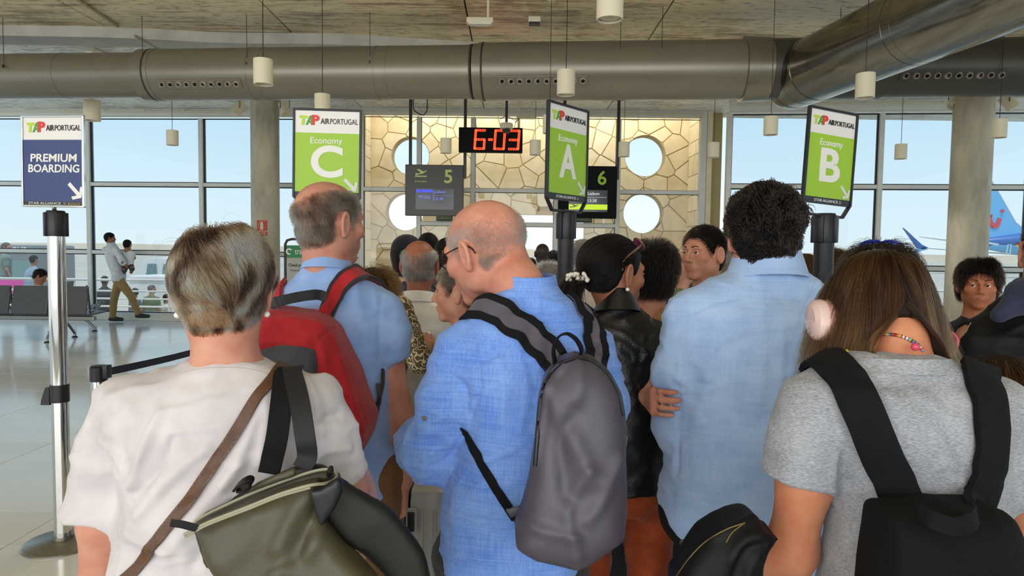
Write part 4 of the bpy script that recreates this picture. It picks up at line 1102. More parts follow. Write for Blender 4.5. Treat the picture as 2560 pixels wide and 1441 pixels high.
def vnoise(P_, scale):
    q = np.asarray(P_) * scale; i = np.floor(q).astype(int); f = q - i; f = f * f * (3 - 2 * f); out = 0
    for a in (0, 1):
        for b in (0, 1):
            for c in (0, 1):
                w = (f[:, 0] if a else 1 - f[:, 0]) * (f[:, 1] if b else 1 - f[:, 1]) * (f[:, 2] if c else 1 - f[:, 2])
                out = out + w * _tab[(i[:, 0] + a) % 32, (i[:, 1] + b) % 32, (i[:, 2] + c) % 32]
    return out
def ridged(P_, sc): return 1 - np.abs(2 * vnoise(P_, sc) - 1)
def wrinkle(amp, folds=1.0, creases=1.0):
    def fn(V):
        A = V * np.array((1.0, 1.0, .42)); d = V + .06 * np.stack([vnoise(V + 5, 9), vnoise(V + 9, 9), vnoise(V + 2, 9)], 1)
        out = folds * (ridged(d * np.array((1, 1, .38)), 15) - .62) * 1.2
        D = np.stack([d[:, 0] * .5 + d[:, 2] * .9, d[:, 1], d[:, 2] * 1.0 - d[:, 0] * .4], 1)
        out += creases * (ridged(D * np.array((.9, .6, 1.25)), 22) ** 3 - .3) * .8
        return amp * out
    return fn
def surface(fld, step, zones=((), (), ()), smooth=1, disp=None, lo=None, hi=None):
    a, b = fld.bounds(); a = a - .03 if lo is None else np.maximum(a - .03, lo); b = b + .03 if hi is None else np.minimum(b + .03, hi)
    xs, ys, zs = (axis(a[i], b[i], step, zones[i]) for i in range(3))
    V, F = nets(fld.grid(xs, ys, zs), xs, ys, zs)
    if smooth: V = relax(V, F, smooth, .4)
    if disp is not None: V = V + vnormals(V, F) * disp(V)[:, None]
    return V, F
def bvh_of(V, F): return BVHTree.FromPolygons([tuple(v) for v in V], [tuple(f) for f in F])
def fold_lines(V, F, bvh, lines):
    """raised or sunken lines laid on a surface: (pixel path, width m, height m)"""
    N = vnormals(V, F); d = np.zeros(len(V))
    for path, w, h in lines:
        pts = [hit_px(bvh, x, y) for x, y in spline(path, max(4, 4 * len(path)))]; pts = np.array([p for p in pts if p is not None])
        if len(pts) < 2: continue
        m = np.all((V > pts.min(0) - 4 * w) & (V < pts.max(0) + 4 * w), axis=1) & (N[:, 1] < .4); q = V[m]; best = np.full(len(q), 9.0)
        for a, b in zip(pts[:-1], pts[1:]):
            e = b - a; t = np.clip(((q - a) @ e) / max(e @ e, 1e-9), 0, 1); best = np.minimum(best, np.linalg.norm(q - a - t[:, None] * e, axis=1))
        d[m] += h * np.exp(-(best / w) ** 2)
    return V + N * d[:, None]
def hit_px(bvh, px, py):
    h = bvh.ray_cast(Vector(EYE), Vector(rayd(px, py)).normalized()); return None if h[0] is None else np.array(h[0])

# ------------------------------------------------------------------ head, hands
def head_field(fld, o, R, s=1.0, face=True, female=False, ear=True, wide=1.0):
    o = vec(o)
    def fn(X, Y, Z):
        x, y, z = (X - o[0]) / s, (Y - o[1]) / s, (Z - o[2]) / s
        x, y, z = R[0][0] * x + R[1][0] * y + R[2][0] * z, R[0][1] * x + R[1][1] * y + R[2][1] * z, R[0][2] * x + R[1][2] * y + R[2][2] * z
        x = x / wide; ax = np.abs(x)
        def el(u, c, r):
            px, py, pz = u - c[0], y - c[1], z - c[2]
            k0 = np.sqrt((px / r[0]) ** 2 + (py / r[1]) ** 2 + (pz / r[2]) ** 2); k1 = np.sqrt((px / r[0] ** 2) ** 2 + (py / r[1] ** 2) ** 2 + (pz / r[2] ** 2) ** 2) + 1e-6
            return k0 * (k0 - 1) / k1
        def cn(u, a, b, ra, rb):
            d = vec(b) - vec(a); px, py, pz = u - a[0], y - a[1], z - a[2]; t = np.clip((px * d[0] + py * d[1] + pz * d[2]) / (d @ d), 0, 1)
            return np.sqrt((px - t * d[0]) ** 2 + (py - t * d[1]) ** 2 + (pz - t * d[2]) ** 2) - (ra + t * (rb - ra))
        D = el(x, (0, -.012, .034), (.077, .098, .084))
        D = smin(D, el(x, (0, .002, -.03), (.066, .08, .06)), .03)
        D = smin(D, el(x, (0, .032, -.04), (.056 if not female else .052, .058, .078)), .03)
        D = smin(D, el(ax, (.05, .0, -.062), (.02, .03, .028)), .025)
        D = smin(D, el(x, (0, .074, -.1), (.024 if not female else .02, .019, .017)), .025)
        if face:
            D = smin(D, cn(ax, (.012, .087, .026), (.042, .074, .024), .012, .012), .015)
            D = smin(D, el(ax, (.045, .064, -.018), (.022, .02, .02)), .02)
            D = smax(D, -el(ax, (.031, .1, .006), (.018, .016, .012)), .012)
            D = smin(D, cn(x, (0, .09, .02), (0, .112, -.026), .007, .0115), .009)
            D = smin(D, el(ax, (.011, .1, -.032), (.009, .01, .0075)), .006)
            D = smin(D, el(x, (0, .086, -.062), (.028, .011, .02)), .015)
            D = smin(D, el(x, (0, .098, -.0558), (.018, .0065, .004)), .005)
            D = smin(D, el(x, (0, .0965, -.0668), (.0155, .0065, .005)), .005)
            D = smax(D, -el(x, (0, .112, -.0615), (.024, .009, .0012)), .003)
        if ear:
            # outward tilted shell: rim, bowl, lobe
            u = ax - .078 + .0; yy = y + .008; c_, s_ = math.cos(.42), math.sin(.42); eu = u * c_ + yy * s_ - .004; ev = -u * s_ + yy * c_
            tz = z + .004 - .12 * ev
            rr = np.sqrt((ev / .0185) ** 2 + (tz / .034) ** 2); rim = np.sqrt(((rr - .84) * .02) ** 2 + (eu - .007) ** 2) - .0042
            disk = np.maximum(np.abs(eu - .002) - .003, (rr - .9) * .018)
            lobe = np.sqrt((ev + .0) ** 2 + (tz + .031) ** 2 + (eu - .003) ** 2 * 1.6) - .0095
            D = smin(D, smin(smin(rim, disk, .006), lobe, .006), .006)
            D = smin(D, cn(ax, (.069, .0, -.012), (.077, -.004, -.004), .012, .01), .008)
        return D * s
    return fld.put(fn, o - .15 * s, o + .15 * s, .022)
def hand_field(fld, w, d, n, side, s=1.0, curl=.35, spread=.05, k=.006, thumb=.6):
    """wrist w, direction d to the fingertips, palm normal n (towards the palm), side +1 right / -1 left"""
    d = vec(d) / np.linalg.norm(d); n = vec(n) - d * np.dot(n, d); n /= np.linalg.norm(n); u = np.cross(d, n) * side  # u: towards the thumb
    c = vec(w); L = .1 * s
    for q, a in ((-.03, .012), (-.01, .0135), (.01, .0135), (.03, .0125)): fld.cone(c + u * q * .55 * s + d * .012 * s, c + u * q * s + d * L * .93, a * s, a * .86 * s, .012)
    tips = []
    for i, (q, l, r) in enumerate(((.031, .074, .0088), (.0105, .082, .0092), (-.0105, .077, .0088), (-.03, .06, .0078))):
        p = c + u * q * s + d * L * .9; ang = curl * (.7 + .12 * i); pts = [p]; rr = [r * s]
        ax_ = d + u * spread * (1.5 - i) * .5; ax_ /= np.linalg.norm(ax_)
        for f in (.42, .33, .25):
            dirn = ax_ * math.cos(ang) + n * math.sin(ang); p = p + dirn * l * f * s; pts.append(p); rr.append(rr[-1] * .93); ang += curl * 1.15
        fld.chain(pts, rr, .004); tips.append(pts[-1])
    t0 = c + u * .022 * s + d * .025 * s; t1 = t0 + (u * .75 + d * .6 + n * .25) * .036 * s; t2 = t1 + (u * (.55 - thumb * .5) + d * .8 + n * thumb * .6) * .031 * s; t3 = t2 + (u * (.3 - thumb * .7) + d * .85 + n * thumb * .7) * .024 * s
    fld.chain([t0, t1, t2, t3], [.0145 * s, .0115 * s, .0098 * s, .008 * s], .006)
    return tips

# ------------------------------------------------------------------ hair: a cap under several thousand single strands
SK_C, SK_R = vec((0, -.012, .034)), vec((.077, .098, .084))
HL_Y = np.array((-.13, -.085, -.05, -.03, -.012, .012, .022, .034, .05, .07, .085, .12)); HL_Z = np.array((-.085, -.085, -.07, -.045, .028, .03, -.012, -.005, .028, .058, .07, .08))
def on_skull(d, out=0.0):
    """points on the head's surface (skull with the nape below it) along directions d"""
    r = 1 / np.sqrt(((d / (SK_R + out)) ** 2).sum(1)); p = SK_C + d * r[:, None]
    low = p[:, 2] < -.01; t = np.clip((-.01 - p[:, 2]) / .07, 0, 1)
    return p
def skull_pts(n, rng, zlo=-.1):
    """roots: skull directions plus the nape's half cylinder"""
    d = rng.normal(size=(n * 2, 3)); d /= np.linalg.norm(d, axis=1)[:, None]; p = SK_C + d * (1 / np.sqrt(((d / SK_R) ** 2).sum(1)))[:, None]
    p = p[p[:, 2] > -.02][:n]
    m = int(n * .3); a = rng.uniform(PI * 1.0, PI * 2.0, m); z = rng.uniform(zlo, -.02, m); f = np.clip((-.02 - z) / .08, 0, 1)
    rx, ry = .073 * (1 - .22 * f), .085 * (1 - .3 * f)
    nape = np.stack([rx * np.cos(a), -.008 + ry * np.sin(a), z], 1)
    return np.vstack([p, nape])
def head_dist(p, grow=0.0):
    """signed distance-like value and outward normal of skull + nape, enlarged by grow"""
    r = SK_R + grow; q = p - SK_C; k0 = np.sqrt(((q / r) ** 2).sum(1)); g = q / r ** 2; k1 = np.linalg.norm(g, axis=1) + 1e-9; d1 = k0 * (k0 - 1) / k1; n1 = g / k1[:, None]
    f = np.clip((-.02 - p[:, 2]) / .08, 0, 1.2); rx, ry = .073 * (1 - .22 * f) + grow, .085 * (1 - .3 * f) + grow
    x, y = p[:, 0], p[:, 1] + .008; k = np.sqrt((x / rx) ** 2 + (y / ry) ** 2) + 1e-9; n2 = np.stack([x / rx ** 2, y / ry ** 2, np.zeros_like(x)], 1); l = np.linalg.norm(n2, axis=1) + 1e-9
    d2 = np.maximum((k - 1) / l * k, p[:, 2] - .0 ); n2 = n2 / l[:, None]
    use = d2 < d1
    return np.where(use, d2, d1), np.where(use[:, None], n2, n1)
def grow(roots, d0, length, nseg, lift, rng, grav=0.0, stick=.0, wave=0.0, wfreq=40.0, extra=None, jit=.12, dist=head_dist, steer=None):
    N = len(roots); p = roots.copy(); d = d0 / (np.linalg.norm(d0, axis=1)[:, None] + 1e-9); L = np.broadcast_to(length, (N,)) / nseg
    lift = np.broadcast_to(lift, (N,)); path = [p.copy()]; norm = []; ph = rng.uniform(0, 6.3, N)
    _, nn = dist(p); norm.append(nn)
    for s in range(nseg):
        d = d + np.array((0, 0, -1.0)) * grav + rng.normal(size=(N, 3)) * jit / math.sqrt(nseg)
        if steer is not None: d = d + steer(p, (s + 1) / nseg)
        dd, nn = dist(p)
        tgt = lift * min(1.0, (s + 1) / max(1, nseg * .35))
        if stick: d = d + nn * np.clip((tgt - dd) / np.maximum(L, 1e-4), -1, 1)[:, None] * stick
        d /= np.linalg.norm(d, axis=1)[:, None] + 1e-9
        p = p + d * L[:, None]
        if wave:
            b = np.cross(d, nn); p = p + (b * np.sin(ph + s * wfreq)[:, None] + nn * np.cos(ph + s * wfreq)[:, None] * .6) * wave
        dd, nn = dist(p); pen = np.maximum(tgt * .5 + .001 - dd, 0); p = p + nn * pen[:, None]
        if extra is not None: p = extra(p)
        path.append(p.copy()); norm.append(nn)
    return np.stack(path, 1), np.stack(norm, 1)
def hair_mesh(o, R, s, sets, cap, m, parent, name='hair', capz=.006, cap_tone=.18):
    """sets: list of (path, norm, width, tone) in head space; cap: Fld in head space (or None). The cap is a mesh, the strands real curves on it"""
    h = parent
    if cap is not None:
        V, F = surface(cap, capz, smooth=1); h = mesh_np(name, V * s @ np.asarray(R).T + vec(o), F, m[0], parent, attrs={'tone': np.full(len(V), cap_tone) + .15 * (vnoise(V, 160) - .5)})
    org = world_loc(h); cu = bpy.data.hair_curves.new('strands'); pos, rad, tn, cnt = [], [], [], []
    for path, norm, w, tone in sets:
        N, S, _ = path.shape; cnt += [S] * N; pos.append((path.reshape(-1, 3) * s @ np.asarray(R).T + vec(o) - org)); rad.append((np.broadcast_to(w, (N,))[:, None] * .5 * s * (1 - .75 * np.linspace(0, 1, S)[None, :] ** 2)).ravel())
        t = np.asarray(tone); tn.append((np.repeat(np.broadcast_to(t, (N,)), S) if t.ndim < 2 else t.ravel()))
    cu.add_curves(cnt); cu.position_data.foreach_set('vector', np.concatenate(pos).astype(np.float32).ravel())
    for k, v in (('radius', rad), ('tone', tn)):
        at = cu.attributes.get(k) or cu.attributes.new(k, 'FLOAT', 'POINT'); at.data.foreach_set('value', np.concatenate(v).astype(np.float32))
    ob = bpy.data.objects.new('strands' if cap is not None else name, cu); COL.objects.link(ob); ob.parent = h; cu.materials.append(m[1]); ob['kind'] = 'stuff'
    return h if cap is not None else ob
def hairline(p, up=0.0): return p[:, 2] > np.interp(p[:, 1], HL_Y, HL_Z) + up
def cap_field(th, up=0.0, low=-.085, drop=0):
    """skull shell of thickness th, cut at the hairline, open round the ears and the face"""
    f = Fld(); f.ell(SK_C, SK_R + th, k=.01)
    f.loft([(low - .02, 0, -.008, .058 + th * .8, .062 + th * .8), (-.06, 0, -.01, .066 + th, .072 + th), (-.02, 0, -.012, .073 + th, .084 + th), (.02, 0, -.012, .074 + th, .09 + th)], p=2, k=.02)
    f.put(lambda X, Y, Z: -((np.interp(Y.ravel(), HL_Y, np.maximum(HL_Z, low)).reshape(Y.shape) + up - Z) * .55 + 0 * X), (-1,) * 3, (1,) * 3, .006, 's')
    return f
# ================================================================== FIGURE BUILDER
def capcone(f, a, b, ra, rb, k=.02, soft=.006):
    """tapered sleeve or trouser tube with a flat, open-looking end at b"""
    a, b = vec(a), vec(b); d = b - a; L2 = d @ d; L = math.sqrt(L2); r = max(ra, rb)
    def fn(X, Y, Z):
        x, y, z = X - a[0], Y - a[1], Z - a[2]; t = (x * d[0] + y * d[1] + z * d[2]) / L2; tc = np.clip(t, 0, 1.2)
        D = np.sqrt((x - tc * d[0]) ** 2 + (y - tc * d[1]) ** 2 + (z - tc * d[2]) ** 2) - (ra + tc * (rb - ra))
        return smax(D, (t - 1) * L, soft)
    return f.put(fn, np.minimum(a, b) - r, np.maximum(a, b) + r, k)
def yloft(f, rows, yaw=0.0, p=2.3, k=.03, cap=.015):
    q = np.array(sorted(rows)); z0, z1 = q[0, 0], q[-1, 0]; c_, s_ = math.cos(yaw), math.sin(yaw)
    def fn(X, Y, Z):
        v = [hermite(Z.ravel(), q[:, 0], q[:, i]).reshape(Z.shape) for i in range(1, 5)]
        a, b = np.maximum(v[2], .004), np.maximum(v[3], .004); x, y = X - v[0], Y - v[1]; x, y = c_ * x + s_ * y, -s_ * x + c_ * y
        r = (np.abs(x / a) ** p + np.abs(y / b) ** p) ** (1 / p)
        return smax((r - 1) * np.minimum(a, b), np.maximum(Z - z1, z0 - Z), cap)
    A = np.maximum(q[:, 3], q[:, 4]).max() * 1.08
    return f.put(fn, (q[:, 1].min() - A, q[:, 2].min() - A, z0), (q[:, 1].max() + A, q[:, 2].max() + A, z1), k)
def hem_cut(f, pts):
    """cut a shirt along a hem line: (x, z) points in world coordinates"""
    q = np.array(sorted(pts))
    return f.put(lambda X, Y, Z: (Z - np.interp(X.ravel(), q[:, 0], q[:, 1]).reshape(X.shape)) * .9 + 0 * Y, (-50, -50, -5), (50, 50, 5), .004, 's')
def head_R(yaw=0, pitch=0, roll=0): return Rz(math.radians(yaw)) @ Rx(math.radians(pitch)) @ Ry(math.radians(roll))
M['eye_white'] = mat('eye_white', 'e4ddd4', .2); M['iris'] = mat('dark_iris', '2a1d14', .15)
M['lip'] = {}
def lips_of(c):
    if c not in M['lip']:
        k = lin(c); M['lip'][c] = mat('lip_skin', (k[0] * .9, k[1] * .72, k[2] * .72), .42)
    return M['lip'][c]
class Figure: pass
def figure(label, rows, o, R, hs=1.0, yaw=0.0, skin_c='d09a82', H=None, arms=(), shirt=None, sleeves=(), hem=None, trousers=None, shoes='2a2622', res=.017, head_res=.0045, cloth_res=.008, neck_r=.056, neck_pts=None, female=False, wrinkles=None, folds=(), legs=True, face=True, ear=True, shrink=.014, feet=None, hands=(), group=None, body_fine=(), cat='person', name='person', cuff_soft=.006, ear_open=True, wide=1.0, shirt_name='shirt', spread=.095, sm=1):
    """rows: outer clothing sections (z, cx, cy, half width, half depth); o, R: head centre and turn"""
    g = Figure(); o = vec(o); rows = sorted(rows); q = np.array(rows); H = H or o[2] + .117 * hs
    base = np.array((np.interp(H * .55, q[:, 0], q[:, 1]), np.interp(H * .55, q[:, 0], q[:, 2]), 0.0)); ex, ey = Rz(yaw) @ vec((1, 0, 0)), Rz(yaw) @ vec((0, 1, 0))
    rows_b = [r for r in rows if r[0] >= .5 * H] if legs else rows; b = Fld(); br = [(z - (.012 if i > len(rows_b) - 4 else 0), cx, cy, max(a - shrink, .03), max(d - shrink, .03)) for i, (z, cx, cy, a, d) in enumerate(rows_b)]
    yloft(b, br, yaw, k=.02)
    top = vec((q[-1, 1], q[-1, 2], q[-1, 0])); nb = top - vec((0, 0, .04)); nt = o + R @ vec((0, -.018, -.055)) * hs
    b.chain([nb, nt] if neck_pts is None else [vec(v) for v in neck_pts], [neck_r * 1.12, neck_r] if neck_pts is None else [neck_r] * len(neck_pts), .03)
    head_field(b, o, R, hs, face, female, ear, wide)
    hipz = .5 * H; ft = []
    hips = vec((np.interp(hipz, q[:, 0], q[:, 1]), np.interp(hipz, q[:, 0], q[:, 2]), hipz)); k = H / 1.72
    if legs:
        for sd in (-1, 1):
            h0 = hips + ex * sd * spread * k
            if feet is not None: kn, an = [vec(v) for v in feet[(sd + 1) // 2]]
            else: kn = h0 + ex * sd * .012 + ey * .015; kn[2] = .28 * H; an = h0 + ex * sd * .02 - ey * .02; an[2] = .055 * H
            b.chain([h0, kn, an], [.08 * k, .055 * k, .04 * k], .03); b.cone(an + vec((0, 0, -.03)), an + ey * .15 * k + vec((0, 0, -.05 * k)), .036 * k, .025 * k, .02); ft.append((h0, kn, an))
    for a in arms: b.chain([vec(v) for v in a[0]], a[1], .03)
    for h in hands: hand_field(b, **h)
    zones = [[], [], []]
    hr = .125 * hs
    for i in range(3): zones[i].append((o[i] - hr - (.01 if i == 2 else 0), o[i] + hr, head_res))
    for c, r, st in body_fine:
        for i in range(3): zones[i].append((c[i] - r, c[i] + r, st))
    V, F = surface(b, res, zones, smooth=sm)
    mi = None; mats = [skin(skin_c)]
    if face and head_res < .008:
        C = (V[F].mean(1) - o) @ R / hs; mi = ((np.abs(C[:, 0]) < .023) & (C[:, 1] > .088) & (C[:, 2] > -.0735) & (C[:, 2] < -.0505) & (((C[:, 0] / .022) ** 2 + ((C[:, 2] + .0612) / .0092) ** 2) < 1)).astype(int); mats.append(lips_of(skin_c))
    g.skin_c = skin_c; g.body = mesh_np(name, V, F, mats, None, base, mat_index=mi); tag(g.body, label, cat, group)
    g.o, g.R, g.hs, g.base, g.H, g.rows = o, R, hs, base, H, q; g.bodyVF = (V, F)
    if shirt is not None:
        s = Fld(); yloft(s, rows, yaw, k=.02)
        for sl in sleeves:
            for i in range(len(sl) - 1):
                a_, c_ = sl[i], sl[i + 1]
                if i == len(sl) - 2: capcone(s, a_[:3], c_[:3], a_[3], c_[3], .03, cuff_soft)
                else: s.cone(a_[:3], c_[:3], a_[3], c_[3], .03)
        if hem is not None: hem_cut(s, hem)
        V, F = surface(s, cloth_res, smooth=2, disp=wrinkles); bv = bvh_of(V, F)
        if folds: V = fold_lines(V, F, bv, folds)
        g.shirt = mesh_np(shirt_name, V, F, shirt, g.body); g.sV, g.sF = V, F; g.bvh = bvh_of(V, F)
    if trousers is not None and legs:
        t = Fld(); zt = min(.6 * H, q[-1, 0]); hw = np.interp(.55 * H, q[:, 0], q[:, 3]) - .007; hd = np.interp(.55 * H, q[:, 0], q[:, 4]) - .006; cw = [np.interp(z, q[:, 0], q[:, 1]) for z in (zt, .47 * H)]; cd = [np.interp(z, q[:, 0], q[:, 2]) for z in (zt, .47 * H)]
        ia = lambda z, c: np.interp(z * H, q[:, 0], q[:, c]); yloft(t, [(.455 * H, cw[1], cd[1], hw * .85, hd * .8), (.5 * H, ia(.5, 1), cd[1], ia(.5, 3) - .007, hd), (.55 * H, ia(.55, 1), cd[0], hw, hd), (zt, cw[0], cd[0], hw * .92, hd * .92)], yaw)
        for h0, kn, an in ft:
            t.cone(h0, kn, .094 * k, .07 * k, .03); capcone(t, kn, an + vec((0, 0, -.02 * k)), .07 * k, .058 * k, .02)
        V, F = surface(t, max(cloth_res, .011), smooth=2, disp=None if wrinkles is None else wrinkle(.007)); g.trousers = mesh_np('trousers', V, F, trousers, g.body)
    if shoes is not None and legs:
        for h0, kn, an in ft:
            f = Fld(); c = an.copy(); c[2] = 0 if feet is None else max(0, an[2] - .05 * H); f.chain([c + vec((0, 0, .05)) - ey * .03, c + vec((0, 0, .045)) + ey * .06, c + vec((0, 0, .036)) + ey * .17], [.045, .046, .036], .03); f.plane(c + vec((0, 0, .002)), (0, 0, -1), .003)
            V, F = surface(f, .011); mesh_np('shoe', V, F, shoe_mat(shoes), g.body)
    return g
_shoe = {}
def shoe_mat(c):
    if c not in _shoe: _shoe[c] = mat('shoe_leather', c, .5, noise=.1, nscale=40)
    return _shoe[c]
def eyes(g, brow='2a1d16', look=0.0):
    for sd in (-1, 1):
        c = g.o + g.R @ vec((sd * .031, .0765, .005)) * g.hs
        e = MB(); e.lathe([(0, -.0118)] + [(.0118 * math.sin(a), -.0118 * math.cos(a)) for a in np.linspace(.2, PI, 9)], c, None, 14); eo = e.build('eye', M['eye_white'], g.body, smooth=True)
        d = g.R @ vec((look, 1, -.05)); d /= np.linalg.norm(d); MB().lathe([(0, .0128), (.0055, .0122), (.0058, .010)], c, align_z(d), 12).build('iris', M['iris'], eo, smooth=True)
        pts = [g.o + g.R @ vec((sd * x, y, z)) * g.hs for x, y, z in ((.014, .099, .027), (.03, .095, .032), (.046, .081, .028))]
        MB().tube(spline(pts, 8), np.linspace(.0030, .0014, 8) * g.hs, 6).build('eyebrow', mat('brow_hair', brow, .7), g.body, smooth=True)
        lp = [g.o + g.R @ vec((sd * x, y, z)) * g.hs for x, y, z in ((.017, .0905, .0075), (.031, .0915, .0100), (.045, .0825, .0065))]
        MB().tube(spline(lp, 8), .0036 * g.hs, 6).build('eyelid', skin(g.skin_c), g.body, smooth=True)
def px_rows(Y, spec, dy=0.0):
    """clothing sections read as (y, left, right, half depth[, centre depth shift]) -> world rows"""
    out = []
    for r in spec:
        a, b = P(r[1], r[0], Y), P(r[2], r[0], Y); out.append(((a[2] + b[2]) / 2, (a[0] + b[0]) / 2, Y + dy + (r[4] if len(r) > 4 else 0), (b[0] - a[0]) / 2, r[3]))
    return out
def px_hem(Y, pts): return [(P(x, y, Y)[0], P(x, y, Y)[2]) for x, y in pts]
def band_loop(name, c, rx, ry, z0, z1, flare, tilt, th, m, parent, yaw=0, n=48, a0=0, a1=2 * PI, wob=0.0, lean=0.0):
    """upright band round the neck (collar, neck rib): bottom wider by flare, tilt: front lower"""
    V = []; F = []; closed = a1 - a0 > 2 * PI - .01; m_ = n if closed else n + 1
    prof = [(0, 0.0), (.5, .5), (.93, .97), (1, 1.0)]
    ring_ = [(f, u, +th / 2) for f, u in prof] + [(f, u, -th / 2) for f, u in prof[::-1]]; k = len(ring_)
    for i in range(m_):
        a = a0 + (a1 - a0) * i / n; ca, sa = math.cos(a), math.sin(a)
        for f, u, t in ring_:
            w = 1 + wob * math.sin(3 * a + 1) * u; e = flare * (1 - u) + t
            p = vec(((rx + e) * ca * w, (ry + e) * sa * w + lean * u, z0 + (z1 - z0) * u - tilt * sa)); V.append(vec(c) + Rz(yaw) @ p)
    for i in range(n):
        j = (i + 1) % m_
        for q in range(k): F.append((i * k + q, j * k + q, j * k + (q + 1) % k, i * k + (q + 1) % k))
    if not closed: F += [tuple(range(k)), tuple(n * k + q for q in range(k - 1, -1, -1))]
    return MB().add(V, F).build(name, m, parent, smooth=True, angle=60)
def strap(name, bvh, path, width, th, m, parent=None, base=None, lift=.003, n=60, world_pts=None, snap=.05, edge=None, edge_w=.008, ridge=0.0, label=None, wfun=None, nr=9):
    """webbing laid on a surface. path: pixels followed on the surface; world_pts: (before, after) lists of extra points"""
    pts = [hit_px(bvh, x, y) for x, y in spline(path, n)]; pts = [p for p in pts if p is not None]
    pre, post = world_pts if world_pts else ([], [])
    def sn(p):
        loc, nr_, _, d = bvh.find_nearest(Vector(p)); return np.array(loc)
    pts = [vec(p) for p in pre] + pts + [vec(p) for p in post]
    q = spline(pts[::max(1, len(pts) // 24)] + [pts[-1]], n)
    C, N = [], []
    for p in q:
        loc, nrm, _, d = bvh.find_nearest(Vector(p)); loc, nrm = np.array(loc), np.array(nrm)
        C.append(loc + nrm * lift if d < snap else p); N.append(nrm)
    C, N = np.array(C), np.array(N)
    for _ in range(4):
        C[1:-1] = (C[:-2] + C[2:] + 2 * C[1:-1]) / 4; N[1:-1] = (N[:-2] + N[2:] + 2 * N[1:-1]) / 4
    T = np.gradient(C, axis=0); T /= np.linalg.norm(T, axis=1)[:, None]; N -= T * (N * T).sum(1)[:, None]; N /= np.linalg.norm(N, axis=1)[:, None]; S = np.cross(T, N)
    W = np.full(len(C), width) if wfun is None else np.array([width * wfun(i / (len(C) - 1)) for i in range(len(C))])
    def ribbon(u0, u1, l0, l1, nm, mm, par, b_):
        us = np.linspace(u0, u1, nr); V = []; k = 2 * nr
        for i in range(len(C)):
            row = []
            for u in us:
                p = C[i] + S[i] * u * W[i] / 2; loc, nrm, _, d = bvh.find_nearest(Vector(p)); loc = np.array(loc)
                h = (p - loc) @ N[i]
                if d < snap and h < lift: p = p + N[i] * (lift - h)
                row.append(p + N[i] * ridge * math.cos(u * PI / 2) ** .5 if ridge and abs(u) < 1 else p)
            V += [p + N[i] * l0 for p in row] + [p + N[i] * l1 for p in row[::-1]]
        F = []
        for i in range(len(C) - 1):
            for j in range(k): F.append((i * k + j, i * k + (j + 1) % k, (i + 1) * k + (j + 1) % k, (i + 1) * k + j))
        F += [tuple(range(k - 1, -1, -1)), tuple((len(C) - 1) * k + j for j in range(k))]
        return MB().add(V, F).build(nm, mm, par, b_, smooth=True, angle=50)
    o = ribbon(-1, 1, 0, th, name, m, parent, base)
    if label: o['label'] = label
    if edge is not None:
        e = edge_w / (width / 2)
        ribbon(-1.02, -1.02 + e * 2, th * .3, th + .0025, 'edge_binding', edge, o if parent is None else parent, None); ribbon(1.02 - e * 2, 1.02, th * .3, th + .0025, 'edge_binding', edge, o if parent is None else parent, None)
    return o, C, N
# ================================================================== THE QUEUE (nearest people)
def A_(Y):
    return lambda px, py, dy=0.0, r=None: P(px, py, Y + dy) if r is None else np.append(P(px, py, Y + dy), r)
def tangent(nn, v): 
    t = v - nn * (v * nn).sum(1)[:, None]; return t / (np.linalg.norm(t, axis=1)[:, None] + 1e-6)
def ear_clear(path):
    """strands end where they would cross an ear"""
    x, y, z = np.abs(path[..., 0]), path[..., 1], path[..., 2]
    bad = (x > .063) & (((y + .006) / .025) ** 2 + ((z + .006) / .037) ** 2 < 1)
    k = np.cumsum(bad, axis=1) > 0; first = np.argmax(k, axis=1); has = k.any(1)
    for i in np.nonzero(has)[0]: path[i, first[i]:] = path[i, max(first[i] - 1, 0)]
    return path
def short_hair(g, m, n, seed, zth=None, length=.012, width=.0010, lift=.004, tone=(.5, .25), up=0.0, cap_th=.0035, fuzzy=.006, whorl=(0, -.07, .09), wave=0.0, cap=True, lo=-.085, fwd=.25, grav=.35, nseg=4, ears=True, jit=.35, capz=.005, cap_tone=.25):
    rng = np.random.default_rng(seed); rt = skull_pts(n, rng, lo); keep = hairline(rt, up + rng.normal(size=len(rt)) * .003)
    if zth is not None: keep &= rt[:, 2] < zth(rt) + rng.normal(size=len(rt)) * fuzzy
    rt = rt[keep]; _, nn = head_dist(rt); fl = tangent(nn, rt - vec(whorl)) + np.array((0, fwd, -grav)); fl = tangent(nn, fl) + nn * .45
    fade = np.clip((rt[:, 2] + .09) / .05, .35, 1)
    path, norm = grow(rt, fl, length * rng.uniform(.6, 1.25, len(rt)) * fade, nseg, lift * rng.uniform(.4, 1.3, len(rt)), rng, grav=.08, stick=.4, jit=jit, wave=wave)
    if ears: path = ear_clear(path)
    tn = np.clip(tone[0] + tone[1] * rng.normal(size=len(rt)) + .5 * (vnoise(rt, 45) - .5), 0, 1)
    cf = None
    if cap:
        cf = cap_field(cap_th, up + .004, low=lo)
        if zth is not None: cf.put(lambda X, Y, Z: -((Z - zth(np.stack(np.broadcast_arrays(X, Y, Z), -1).reshape(-1, 3)).reshape(np.broadcast_shapes(X.shape, Y.shape, Z.shape)) + .010) * .6), (-1,) * 3, (1,) * 3, .004, 's')
    return hair_mesh(g.o, g.R, g.hs, [(path, norm, width, tn)], cf, m, g.body, capz=capz, cap_tone=cap_tone)
M['hair_blond'] = hair_mat('ash_blond_hair', [(0, '2a1c12'), (.25, '533e2f'), (.5, '8a6d50'), (.75, 'bda07a'), (1, 'e6d9c4')])
M['hair_grey'] = hair_mat('grey_cropped_hair', [(0, '241f1a'), (.35, '544a40'), (.7, '968b7c'), (1, 'd6cec2')])
